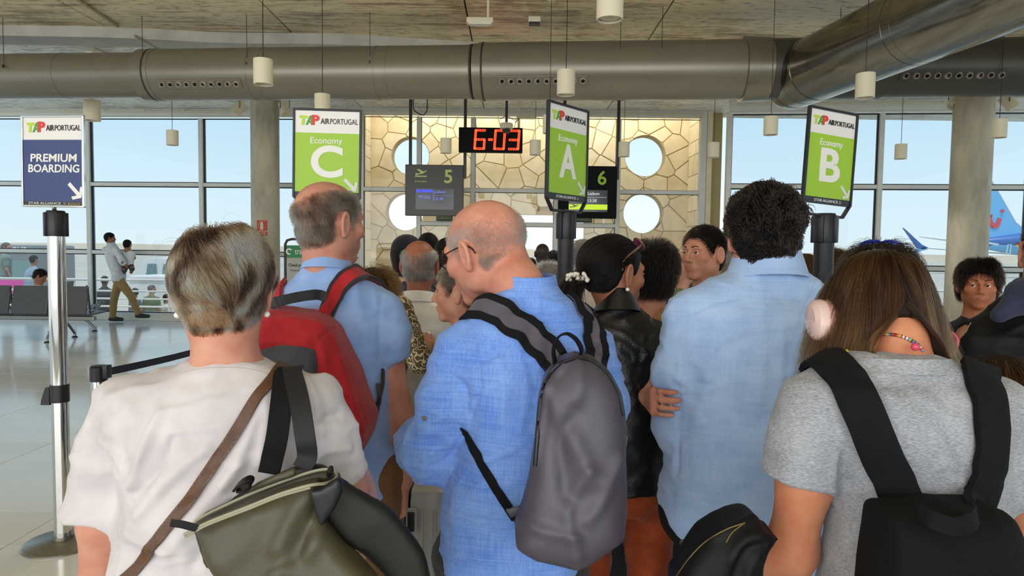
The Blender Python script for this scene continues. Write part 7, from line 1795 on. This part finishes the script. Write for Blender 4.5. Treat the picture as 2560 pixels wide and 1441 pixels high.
ar = [[P(1000, 770, 2.8), P(1052, 905, 2.78), P(1062, 905, 3.0)], [P(880, 770, 2.9), P(850, 930, 2.85), P(880, 1000, 2.95)]]
p18 = crowd('brown haired woman in a cream paisley dress holding a boarding pass', 936, 668, 2.95, -12, -20, 'wavy', M['hair_mid'], 'b5785a', 'c9bb9a', female=True, th=.024, n=1800, seed=18, length=.08, long_sleeve=True, group=G, topm=paisley(), arms=ar, hands=[dict(w=P(1060, 902, 3.0), d=(.1, .2, 1), n=(0, 1, 0), side=1, s=.9, curl=.5)], fine=[(P(1060, 885, 3.0), .1, .007)], shirt_name='dress', skirt=True, wide=.95)
bp = P(1052, 864, 3.05); bo = empty('boarding_pass', bp, 'printed boarding pass held up in front of the paisley dress', 'boarding pass'); MB().box(bp, (.085, .003, .13), Rx(-.15)).build('paper', M['panel_white'], bo)
rp_ = random.Random(5)
for k in range(9): put_poly([(0, 0), (rp_.uniform(.02, .05), 0), (rp_.uniform(.02, .05), .003), (0, .003)], bp + vec((-.034, -.004 - (.05 - k * .012) * -.15, .05 - k * .012)), EX, EY, M['ink'], bo, 'print', .0006)
for k in range(6): put_poly([(0, 0), (.016, 0), (.016, .004), (0, .004)], bp + vec((.022, -.004 - (.03 - k * .012) * -.15, .03 - k * .012)), EX, EY, M['ink'], bo, 'print', .0006)
M['frame_black'] = mat('black_frame', '0e0e10', .3)
glasses(p13, 'thin glasses on the bald man in the white shirt, one hinge visible', M['dark_metal'], M['lens_clear'])
# people before the doors
def cap_hat(g):
    c = empty('baseball_cap', g.o + g.R @ vec((0, 0, .08)) * g.hs, 'black cap worn back to front, at the head of the queue', 'cap')
    f = Fld(); f.ell(SK_C, SK_R + .014, k=.01); f.plane((0, 0, .022), (0, 0, -1), .006); V, F = surface(f, .008); mesh_np('crown', V * g.hs @ g.R.T + g.o, F, cloth('15171c'), c)
    f = Fld(); f.ell((0, .11, .03), (.06, .07, .006), k=.004); V, F = surface(f, .005); mesh_np('peak', V * g.hs @ g.R.T + g.o, F, cloth('15171c'), c)
p15 = crowd('person in a black cap with a navy top and teal edge', 1020, 588, 4.3, -28, -10, 'long', M['hair_black'], 'c08468', '222a44', th=.012, n=500, seed=15, length=.14, group=G); cap_hat(p15)
crowd('dark haired person standing behind the bald man in white', 1071, 581, 5.6, 0, 0, 'short', M['hair_black'], '9a6248', '1d1f26', th=.014, n=500, seed=16, group=G)
crowd('woman with long dark hair in profile behind the bald man', 1118, 592, 4.9, 70, 50, 'long', M['hair_black'], 'c99078', '2a2a30', female=True, th=.012, n=600, seed=17, length=.3, eye=True, group=G)
crowd('dark skinned man with a shaved head near the glazed doors', 1356, 609, 7.9, 5, 0, 'ring', M['hair_black'], '3a2a24', '2f3539', th=.004, n=200, seed=19, zth=lambda p: p[:, 2] * 0 + .02, group=G)
crowd('person with short black hair beside the shaved man', 1384, 625, 9.3, 0, 0, 'short', M['hair_black'], '4a352b', '232428', th=.014, n=300, seed=20, group=G)
crowd('child with dark hair standing before the glazed doors', 1327, 644, 8.6, 0, 0, 'short', M['hair_black'], '5a4034', '2b2c30', th=.014, n=300, seed=211, group=G, hs=.9)
crowd('person with frizzy grey curls behind the black sign post', 1372, 657, 4.6, 0, 0, 'curly', M['hair_grey2'], 'b5836a', '8f8a86', th=.03, n=1500, seed=22, length=.06, group=G, female=True)
crowd('grey haired person in a cream top with a dark strap', 1459, 598, 5.4, -30, -15, 'wavy', M['hair_grey2'], 'b98870', 'bfb1a2', th=.018, n=900, seed=23, length=.06, group=G)
crowd('bald man in an olive shirt behind the man in black', 1708, 628, 5.0, 60, 30, 'ring', M['hair_grey2'], 'b5846c', '5c6040', th=.004, n=500, seed=24, zth=lambda p: p[:, 2] * 0 + .03, group=G, wide=1.1)
crowd('white haired person between the man in black and the tall man', 1828, 622, 4.6, 20, 0, 'wavy', M['hair_grey2'], 'c0937c', '3f4347', th=.02, n=700, seed=25, length=.06, group=G)
crowd('woman with straight brown hair left of the economy B post', 2012, 632, 4.2, 0, 0, 'long', M['hair_mid'], 'b07c60', '2d2f33', female=True, th=.016, n=800, seed=26, length=.2, group=G)
crowd('person with curly brown hair right of the economy B post', 2084, 620, 4.6, 0, 0, 'curly', M['hair_mid'], 'a06f55', '34363b', th=.026, n=800, seed=27, length=.05, group=G)
p10 = crowd('dark haired woman with blue sunglasses on her head, beyond the girl', 2203, 607, 2.2, -30, -15, 'wavy', M['hair_dark'], '8f5b44', '2a2c33', female=True, th=.024, n=2200, seed=10, length=.1, hres=.008, group=G)
M['blue_pl'] = mat('blue_plastic', '1f2f9a', .2, coat=.4); glasses(p10, "bright blue sunglasses pushed up on the dark haired woman's head", M['blue_pl'], glass_mat('blue_lens', (.35, .4, .8)), rim_r=.0045, rx=.03, rz=.024, name='sunglasses', off=(0, -.02, .042), tilt=1.0)
# boy, man in the black jacket, child at the corner
boy = crowd('boy with swept brown hair and dark eyes by the concrete column', 2450, 647, 2.95, 152, 165, 'wavy', M['hair_dark'], 'b5704f', '121215', hs=.86, pitch=-3, th=.018, n=2600, seed=7, length=.05, eye=.35, hres=.0045, group=G, wide=.82)
rng = np.random.default_rng(77); N = 2600; rt = np.stack([rng.uniform(-.068, .068, N), np.zeros(N), np.zeros(N)], 1); zz = rng.uniform(.078, .11, N); rt[:, 2] = zz; rt[:, 1] = -.012 + .098 * np.sqrt(np.clip(1 - (rt[:, 0] / .077) ** 2 - ((zz - .034) / .084) ** 2, .02, 1)); _, nn = head_dist(rt)
path, norm = grow(rt, tangent(nn, np.tile((.8, .2, .1), (N, 1))) + nn * .5, rng.uniform(.03, .05, N), 8, rng.uniform(.012, .03, N), rng, grav=.12, stick=.4, jit=.2, wave=.002, wfreq=1)
hair_mesh(boy.o, boy.R, boy.hs, [(path, norm, .0013, np.clip(.5 + .25 * rng.normal(size=N), 0, 1))], None, M['hair_dark'], boy.body, name='fringe')
Y8 = 1.78; a = A_(Y8)
rows8 = px_rows(Y8, [(1600, 2420, 2840, .15), (1300, 2410, 2840, .15), (1100, 2400, 2840, .15), (950, 2390, 2840, .14), (880, 2396, 2845, .13), (838, 2420, 2835, .12), (802, 2456, 2810, .105), (768, 2498, 2770, .09), (735, 2535, 2730, .075), (700, 2556, 2700, .068)])
man8 = figure('man in a black jacket with a small silver zip, cut by the photo edge', rows8, a(2650, 632), head_R(-20, 0, 0), 1.0, skin_c='a8745e', H=1.72, head_res=.007, arms=[([a(2430, 850), a(2400, 1100, .03), a(2470, 1250, .1)], [.042, .04, .03]), ([a(2800, 850), a(2860, 1100, .03), a(2860, 1250, .1)], [.042, .04, .03])],
    shirt=M['jacket'], shirt_name='jacket', sleeves=[[a(2462, 868, 0, .072), a(2420, 1000, .02, .065), a(2410, 1200, .06, .06)], [a(2795, 850, 0, .07), a(2850, 1000, .02, .065), a(2860, 1200, .06, .06)]], trousers=cloth('2b2d33'), wrinkles=wrinkle(.008), cloth_res=.009)
short_hair(man8, M['hair_dark'], 8000, 8, width=.001, cap_th=.006, length=.015)
f = Fld(); f.cone(P(2500, 788, 1.70), P(2564, 740, 1.70), .024, .036, .02); f.cone(P(2562, 735, 1.70), P(2640, 745, 1.68), .038, .045, .03); V, F = surface(f, .008, smooth=2, disp=wrinkle(.005)); mesh_np('hood', V, F, cloth('2a2e40', '343950'), man8.body)
zc_ = [P(2427, 812, 1.58), P(2413, 834, 1.575)]
zp = empty('zip_pull', zc_[0], 'silver zip pull on the black jacket sleeve', 'zip pull') if False else None
h0, h1 = hit_px(man8.bvh, 2425, 806), hit_px(man8.bvh, 2411, 832)
if h0 is not None and h1 is not None:
    e = vec((0, -.006, 0)); MB().tube(spline([h0 + e, h0 + e + vec((-.003, 0, -.004)), h1 + e], 8), .0018, 6).tube([h0 + e + vec((.004, 0, -.002)), h1 + e + vec((.004, 0, 0)), h1 + e], .0018, 6).build('zip_pull', mat('silver', 'd8d8d8', .2, metal=1), man8.body, smooth=True)
child = crowd('child with brown hair at the lower corner beside the grey T-shirt', 2500, 878, 1.52, -10, -10, 'long', M['hair_brown'], 'c08468', '1a1b20', hs=.95, th=.022, n=3500, seed=9, length=.3, group=G, hres=.008, wide=.8, H=1.35)
M['coral'] = mat('coral_plastic', 'd65a62', .3); ck = P(2378, 866, 1.44); co = empty('hair_band', ck, 'coral pink plastic band looped beside the girl and the black jacket', 'hair band')
loop_band([P(2352, 836, 1.46), P(2372, 832, 1.44), P(2388, 846, 1.43), P(2388, 870, 1.43), P(2372, 900, 1.43), P(2366, 912, 1.43)], .010, .006, (.3, -1, 0), M['coral'], 'loop', co, 30)
loop_band([P(2364, 898, 1.43), P(2380, 915, 1.43), P(2420, 930, 1.44), P(2440, 950, 1.45)], .012, .006, (.3, -.3, 1), M['coral'], 'arm', co, 20)
# silver suitcase between the polo man and the blue shirt
Ys = 2.28; su = empty('suitcase', (P(1060, 1300, Ys)[0], Ys, 0), 'light grey hard shell suitcase with a black lock, between the two men in blue', 'suitcase'); M['shell'] = mat('grey_polycarbonate', 'b4b3ae', .35); sx = (P(1020, 1300, Ys)[0], P(1122, 1300, Ys)[0]); zt = P(1040, 1220, Ys)[2]
MB().box(((sx[0] + sx[1]) / 2, Ys + .10, (zt + .06) / 2), (sx[1] - sx[0], .24, zt - .06), bev=.045).build('shell', M['shell'], su, smooth=True)
for k in range(3): MB().box((sx[0] + .05 + k * .045, Ys - .022, (zt + .06) / 2), (.012, .012, zt - .2), bev=.005).build('rib', M['shell'], su)
MB().box((sx[0] - .012, Ys + .10, (zt + .06) / 2), (.03, .22, zt - .1), bev=.01).build('zip_band', M['bag_black'], su)
lk = P(1030, 1302, Ys - .03); MB().box(lk, (.04, .02, .085), bev=.012).build('lock_plate', M['shell'], su); MB().box(lk + vec((-.002, -.012, 0)), (.024, .01, .066), bev=.009).build('lock', M['bag_black'], su)
MB().tube(spline([(sx[0] + .03, Ys + .1, zt - .01), (sx[0] + .04, Ys + .1, zt + .05), (sx[1] - .04, Ys + .1, zt + .05), (sx[1] - .03, Ys + .1, zt - .01)], 20), .014, 8).build('handle', M['bag_black'], su, smooth=True)
for x in sx:
    for y in (.03, .18): MB().lathe([(.028, -.012), (.03, 0), (.028, .012)], (x + (.04 if x == sx[0] else -.04), Ys + y, .031), Ry(PI / 2), 16).build('wheel', M['bag_black'], su, smooth=True)
# ---------------------------------------------------------------- man with toddler at the window
Yv = 13.72; a = A_(Yv)
rowsV = px_rows(Yv, [(706, 270, 325, .11), (690, 268, 327, .115), (672, 262, 322, .12), (650, 256, 313, .12), (635, 252, 309, .115), (622, 255, 304, .1), (615, 262, 298, .085), (610, 268, 288, .07), (606, 271, 283, .062)])
hp_ = a(298, 705)
manv = figure('man in a white shirt and khaki trousers carrying a toddler by the window', rowsV, a(275, 596.5), head_R(-72, -2, 0), .92, math.radians(-72), skin_c='9a664c', H=1.76, arms=[([a(292, 625, -.14), a(306, 655, -.2), a(318, 668, -.1)], [.045, .04, .03]), ([a(262, 625, .14), a(290, 662, .22), a(318, 668, .1)], [.045, .04, .03])],
    shirt=cloth('cfd3d8', 'dfe2e6'), sleeves=[[a(290, 625, -.13, .065), a(304, 652, -.19, .06), a(312, 662, -.15, .055)], [a(264, 625, .13, .065), a(288, 660, .2, .06), a(300, 666, .16, .055)]], hem=[(-20, a(300, 708)[2]), (0, a(300, 700)[2])],
    trousers=cloth('9c7f4f', 'ab8d5c'), feet=[[a(286, 742, .06), a(281, 793, .05)], [a(327, 740, -.05), a(347, 785, -.05)]], res=.02, head_res=.012, cloth_res=.016, wrinkles=wrinkle(.012))
short_hair(manv, M['hair_black'], 1500, 28, width=.003, cap_th=.014, length=.02, capz=.008)
tv = P(318, 607, Yv); ot = P(319, 612, Yv); rowsT = px_rows(Yv, [(668, 308, 332, .07), (655, 308, 334, .075), (640, 306, 336, .075), (630, 310, 334, .06), (626, 313, 327, .045)])
tod = figure('toddler with dark hair in a white top held on the man\'s arm', rowsT, ot, head_R(-10, 0, 0), .78, skin_c='a06a50', H=1.70, legs=False, arms=[([a(310, 632), a(300, 640, .05), a(296, 634, .1)], [.03, .026, .02]), ([a(332, 632), a(336, 645, .05), a(332, 652, .1)], [.03, .026, .02]), ([a(314, 664), a(310, 676, -.06), a(308, 690, -.02)], [.05, .042, .03]), ([a(326, 664), a(330, 672, -.06), a(328, 682, -.02)], [.05, .042, .03])],
    shirt=cloth('d9dbdc'), sleeves=[[a(310, 632, 0, .042), a(304, 637, .03, .04)], [a(332, 632, 0, .042), a(335, 640, .03, .04)]], res=.02, head_res=.012, cloth_res=.014, shoes=None)
short_hair(tod, M['hair_black'], 1500, 29, width=.003, cap_th=.016, length=.03, capz=.008)
f = Fld(); f.cone(a(314, 664), a(310, 678, -.06), .062, .052, .03); f.cone(a(326, 664), a(330, 673, -.06), .062, .052, .03); V, F = surface(f, .014, smooth=2); mesh_np('trousers', V, F, cloth('3d4a48'), tod.body)
# ================================================================== BENCHES AND THE WORLD OUTSIDE
M['bench'] = mat('dark_bench_plastic', '4a4744', .4); M['alu'] = mat('cast_aluminium', '8f8b82', .3, metal=.9); M['seat_blue'] = mat('pale_seat_pad', '7f95a5', .35)
def bench(label, org, yaw, n, w=.62, zb=.86):
    R = Rz(yaw); o = vec(org); T = lambda x, y, z: o + R @ vec((x, y, z)); b = empty('bench', o, label, 'bench'); L = n * w
    MB().box(T(L / 2, .16, .36), (L, .09, .07), R, .012).build('beam', M['alu'], b)
    for i in range(n):
        x = (i + .5) * w; Rt = R @ Rx(-.2)
        s = empty('seat', T(x, .2, .42)); s.parent = b; s.location = tuple(T(x, .2, .42) - o)
        MB().box(T(x, .0, .66), (w - .045, .03, .46), Rt, .012).build('backrest', M['bench'], s); MB().box(T(x, .27, .43), (w - .045, .46, .03), R @ Rx(.05), .012).build('seat_pan', M['bench'], s)
        MB().tube([T(x + w / 2, .04, .44), T(x + w / 2, -.02, .86)], .014, 8).build('back_bar', M['bag_black'], s)
        MB().tube([T(x + w / 2, .02, .5), T(x + w / 2, .3, .63), T(x + w / 2, .42, .62), T(x + w / 2, .1, .47)], .014, 8).build('armrest', M['alu'], s)
    for x in [w * .9] + ([L - w * .9] if n > 2 else []):
        for sy in (-1, 1): MB().tube([T(x, .16 + sy * .03, .35), T(x, .16 + sy * .22, .2), T(x, .16 + sy * .34, .07), T(x, .16 + sy * .34, .02)], [.03, .024, .02, .02], 10).build('leg', M['alu'], b, smooth=True); MB().lathe([(.045, 0), (.045, .012), (.02, .025)], T(x, .16 + sy * .34, 0), None, 16).build('foot', M['bag_black'], b)
    return b
bo_ = PZ(-150, 850, 0); ob = P(-165, 760, 10.9)
bench('dark grey airport bench seen from behind, beside the chrome sign post', (ob[0], 10.9, 0), 0, 4)
ob2 = P(205, 780, 12.9); bench('second dark bench seen end on, with pale seats by the window', (ob2[0], 12.6, 0), math.radians(-72), 2)
sw = P(100, 668, 11.45)
sit = crowd('seated woman with dark hair leaning forward on the bench', 100, 672, 11.55, -80, -70, 'short', M['hair_black'], 'b07a5e', 'd5cdbb', '3a3d44', pitch=-30, th=.02, n=400, seed=30, female=True, hres=.012, H=1.3, length=.05, group=None, zoff=.42)
# railing, terrace
M['rail'] = mat('rail_white', 'd6d6d2', .4)
def railing(x0, x1, y, label):
    r = empty('railing', ((x0 + x1) / 2, y, -.02), label, 'railing'); n = max(2, int((x1 - x0) / 1.9))
    for i in range(n + 1): x = x0 + (x1 - x0) * i / n; MB().tube([(x, y, -.02), (x, y, .74)], .028, 8).build('post', M['rail'], r, smooth=True)
    for z in (.12, .30, .48, .74): MB().tube([(x0, y, z), (x1, y, z)], .022 if z < .7 else .03, 8).build('rail', M['rail'], r, smooth=True)
railing(-12.5, -3.6, 16.0, 'white pipe railing outside the windows behind the man with the toddler'); railing(4.8, 12, 15.9, 'white pipe railing outside the windows near the right column')
# people on the apron
A = 'people standing outside beyond the railing'
for k, (px, yt, Y, c, hc, s_, lb) in enumerate((
    (16, 606, 16.6, '6f7f7c', 'hair_grey2', 'b98870', 'grey-green hooded person outside, behind the bench end'), (85, 638, 17.5, '8fa3b5', 'hair_black', 'a97a60', 'person in a pale patterned top outside, above the seated woman'),
    (172, 700, 18.6, 'c9c9c6', 'hair_grey2', 'b98870', 'pale clad person outside, right of the chrome post'), (224, 712, 19.5, '3d4446', 'hair_black', '6b4a3a', 'person in dark grey outside, by the window mullion'),
    (262, 690, 18.0, '23282b', 'hair_black', '5a4034', 'person in black outside, behind the khaki trousers'), (337, 720, 19.5, '5c6a72', 'hair_mid', 'b07a5e', 'person with brown hair outside, beyond the railing'),
    (380, 712, 18.8, '66704f', 'hair_grey2', 'b5836a', 'bald person in olive outside, beyond the railing'), (415, 735, 19.2, 'b9b7a6', 'hair_mid', 'b07a5e', 'person in pale khaki outside, beside the olive one'))):
    crowd(lb, px, yt, Y, (k * 67) % 180 - 90, (k * 40) % 90 - 45, 'short', M[hc], s_, c, '4a4d52', th=.014, n=150, seed=60 + k, hres=.018, res=.04, group=A, zoff=-1.25 if Y > 17 else -.02, H=1.68)
# ground vehicles
M['veh_white'] = mat('white_vehicle_paint', 'e4e4e0', .3); M['veh_glass'] = mat('vehicle_window', '6f8f8c', .1); M['veh_dark'] = mat('vehicle_dark', '3c3f42', .5); M['pink_paint'] = mat('magenta_paint', 'd8439c', .35); M['grey_paint'] = mat('grey_bus_paint', '7d7f80', .4); M['tyre'] = mat('tyre_rubber', '1c1c1e', .8)
def wheels(o, pts, r=.38):
    for p in pts: MB().lathe([(r * .5, -.12), (r, -.11), (r, .11), (r * .5, .12)], vec(p), Rx(PI / 2), 20).build('wheel', M['tyre'], o, smooth=True)
zG = -1.25
b0, b1 = P(-160, 620, 27), P(84, 620, 27); bus = empty('bus', ((b0[0] + b1[0]) / 2, 27, zG), 'grey and magenta apron bus marked COBUS, beyond the benches', 'bus'); bl = b1[0] - b0[0]; bcx = (b0[0] + b1[0]) / 2; zt = P(20, 612, 27)[2]
MB().box((bcx, 28.3, (zt + zG + .35) / 2), (bl, 2.6, zt - zG - .35), bev=.12).build('body', M['grey_paint'], bus); MB().box((bcx, 26.99, zG + 1.0), (bl * .97, .06, .95), bev=.02).build('magenta_panel', M['pink_paint'], bus)
for k in range(4): MB().box((b0[0] + bl * (k + .5) / 4, 26.99, zt - 1.05), (bl / 4 - .15, .05, .85), bev=.03).build('window', M['veh_glass'], bus)
wheels(bus, [(b1[0] - .9, 27.05, zG + .4), (b0[0] + .9, 27.05, zG + .4)], .42); put_text('COBUS', .32, (P(34, 621, 27)[0], 26.98, zt - .22), EX, EY, M['white_print'], bus, bold=.02)
def van(label, x0, x1, yt, Y, two=True):
    a, b = P(x0, yt, Y), P(x1, yt, Y); w = b[0] - a[0]; cx = (a[0] + b[0]) / 2; o = empty('van', (cx, Y + .9, zG), label, 'van'); zt = a[2]
    MB().prism([(-w / 2, .35), (w / 2, .35), (w / 2, 1.1), (w / 2 - .15, zt - zG), (-w * .28, zt - zG), (-w * .42, 1.2), (-w / 2, 1.05)], (cx, Y + 1.8, zG), (1, 0, 0), (0, 0, 1), (0, -1, 0), 1.8).build('body', M['veh_white'], o)
    for u, v in ((-.27, .02), (.06, .36)): MB().prism([(u * w, 1.25), (v * w, 1.25), (v * w - .05, zt - zG - .2), (u * w + .15, zt - zG - .2)], (cx, Y - .01, zG), (1, 0, 0), (0, 0, 1), (0, -1, 0), .03).build('window', M['veh_glass'], o)
    wheels(o, [(cx - w * .32, Y + .08, zG + .36), (cx + w * .32, Y + .08, zG + .36)], .36)
van('white service van parked outside, behind the man with the toddler', 332, 452, 645, 24)
cA, cB = P(322, 690, 21.5), P(450, 690, 21.5); cart = empty('baggage_cart', ((cA[0] + cB[0]) / 2, 22.2, zG), 'white covered baggage cart outside, in front of the white van', 'baggage cart')
MB().box(((cA[0] + cB[0]) / 2, 22.3, (cA[2] + zG + .4) / 2), (cB[0] - cA[0], 1.6, cA[2] - zG - .4), bev=.04).build('box', M['veh_white'], cart); wheels(cart, [(cA[0] + .3, 21.6, zG + .25), (cB[0] - .3, 21.6, zG + .25)], .25)
MB().box(((cA[0] + cB[0]) / 2, 21.49, cA[2] - .1), (cB[0] - cA[0], .02, .16)).build('roof_edge', M['panel_white'], cart)
# airliner with a blue tail
M['sky_paint'] = mat('light_blue_paint', '6cb8ea', .35); M['deep_paint'] = mat('deep_blue_paint', '2f63a8', .35); M['belly'] = mat('white_fuselage_paint', 'e8eaea', .35); M['logo_red'] = mat('logo_red', 'e0424a', .4)
Yp = 92.0
def at(px, py, Y=Yp): return P(px, py, Y)
fy = at(2520, 612)[2]; x0 = at(2452, 600)[0]; rF = 2.0
pl = empty('airliner', (x0 + 12, Yp, zG), 'airliner with a light blue tail and red smile mark, beyond the right column', 'airliner')
RX_ = np.stack([vec((0, 0, 1)), vec((0, -1, 0)), vec((1, 0, 0))], axis=1)
MB().lathe([(.25, -.5), (.7, 1.0), (1.35, 5), (1.85, 10), (rF, 14), (rF, 36), (1.3, 40), (.2, 42)], (x0, Yp, fy + .2), RX_, 40).build('fuselage', M['deep_paint'], pl, smooth=True)
MB().lathe([(.2, .3), (.66, 1.2), (1.33, 5.3), (1.83, 10), (rF, 14), (rF, 36), (1.3, 40)], (x0, Yp - .03, fy - .12), RX_, 40).build('lower_fuselage', M['sky_paint'], pl, smooth=True)
MB().lathe([(.1, 2.0), (1.0, 6), (1.6, 10), (1.84, 14), (1.84, 36), (1.1, 40)], (x0, Yp - .03, fy - .52), RX_, 40).build('belly', M['belly'], pl, smooth=True)
fin = [at(2400, 606), at(2560, 596), at(2595, 588), at(2556, 571), at(2538, 556), at(2500, 489), at(2462, 425), at(2430, 425)]
o_ = vec((0, Yp - .15, 0)); MB().prism([(p[0], p[2]) for p in fin], o_, (1, 0, 0), (0, 0, 1), (0, 1, 0), .3).build('fin', M['sky_paint'], pl)
lead = [at(2595, 588), at(2556, 571), at(2538, 556), at(2500, 489), at(2462, 425)]; MB().tube([p + vec((0, -.1, 0)) for p in lead], .10, 8).build('fin_edge', M['belly'], pl, smooth=True)
sm_ = spline([at(2470, 541), at(2474, 556), at(2482, 566), at(2490, 563), at(2497, 546)], 20); loop_band([p + vec((0, -.25, 0)) for p in sm_], .55, .06, (-.5, 0, .4), M['logo_red'], 'smile_mark', pl, 20)
loop_band([at(2460, 540) + vec((0, -.25, 0)), at(2478, 540) + vec((0, -.25, 0))], .3, .06, (0, 0, 1), M['logo_red'], 'smile_mark', pl, 4)
MB().lathe([(.0, 0), (.24, 0), (.24, .06), (0, .06)], at(2503, 528) + vec((0, -.25, 0)), Rx(PI / 2), 18).build('smile_mark', M['logo_red'], pl)
loop_band([at(2461, 607, Yp - 3), at(2478, 609, Yp - 3.5), at(2492, 611, Yp - 3)], .5, .2, (0, 1, .15), M['belly'], 'tailplane', pl, 8)
dr = [at(2516, 634, Yp - 2.06), at(2520, 612, Yp - 2.06), at(2528, 611, Yp - 2.06), at(2525, 634, Yp - 2.06)]; MB().tube(dr, .05, 6, closed=True).build('door_frame', M['belly'], pl); fl_ = at(2548, 612, Yp - 2.1)
for k, c in enumerate(('1b1b1b', 'c0392b', 'e0b030')): MB().box(fl_ + vec((0, 0, .2 - .2 * k)), (.9, .04, .2)).build('flag_stripe', mat('flag_' + c, c, .5), pl)
MB().tube([at(2500, 645, Yp), (at(2500, 645, Yp)[0] + 12, Yp, zG + .5)], .25, 8).build('gear_leg', M['belly'], pl) if False else None
wheels(pl, [(x0 + 22, Yp - 2.6, zG + .55), (x0 + 22, Yp + 2.6, zG + .55)], .55); MB().box((x0 + 22, Yp, (zG + fy) / 2), (.4, 5.0, .4)).build('gear', M['belly'], pl); MB().tube([(x0 + 22, Yp, zG + .5), (x0 + 22, Yp, fy - 1)], .25, 8).build('gear_leg', M['belly'], pl)
# second aircraft: wing with a blue winglet, its body hidden by the first
Yq = 120.0; w2 = empty('airliner', at(2700, 640, Yq) * vec((1, 1, 0)) + vec((0, 0, zG)), 'second airliner showing a thin wing with a blue winglet left of the right column', 'airliner')
wp = [at(2312, 620, Yq - 12), at(2420, 628, Yq - 6), at(2640, 640, Yq)]
V = []; F = []
for p, c in zip(wp, (.7, 1.8, 4.5)): V += [p + vec((0, -c, 0)), p + vec((0, 0, .12 + c * .05)), p + vec((0, c, 0)), p + vec((0, 0, -.1 - c * .05))]
for i in range(2):
    for k in range(4): F.append((4 * i + k, 4 * i + (k + 1) % 4, 4 * i + 4 + (k + 1) % 4, 4 * i + 4 + k))
F += [(0, 1, 2, 3), (11, 10, 9, 8)]; MB().add(V, F).build('wing', M['belly'], w2)
wl2 = [(2258, 570), (2264, 574), (2305, 612), (2322, 620), (2308, 624), (2294, 621)]; q_ = np.array([at(x, y, Yq - 12.6) for x, y in wl2]); MB().prism([(p[0], p[2]) for p in q_], (0, Yq - 12.6, 0), (1, 0, 0), (0, 0, 1), (0, 1, 0), .3).build('winglet', M['deep_paint'], w2)
wl3 = [(2312, 618), (2320, 624), (2280, 634), (2258, 644), (2262, 636), (2290, 625)]; q_ = np.array([at(x, y, Yq - 12.6) for x, y in wl3]); MB().prism([(p[0], p[2]) for p in q_], (0, Yq - 12.6, 0), (1, 0, 0), (0, 0, 1), (0, 1, 0), .3).build('winglet', M['sky_paint'], w2)
MB().tube([at(2300, 592, Yq), at(2380, 601, Yq), at(2560, 622, Yq)], [.12, .3, .5], 8).build('tailplane', M['belly'], w2, smooth=True)
MB().lathe([(.3, -14), (1.4, -8), (1.9, -2), (2, 2), (2, 20), (.3, 26)], at(2900, 628, Yq), RX_, 32).build('fuselage', M['belly'], w2, smooth=True)
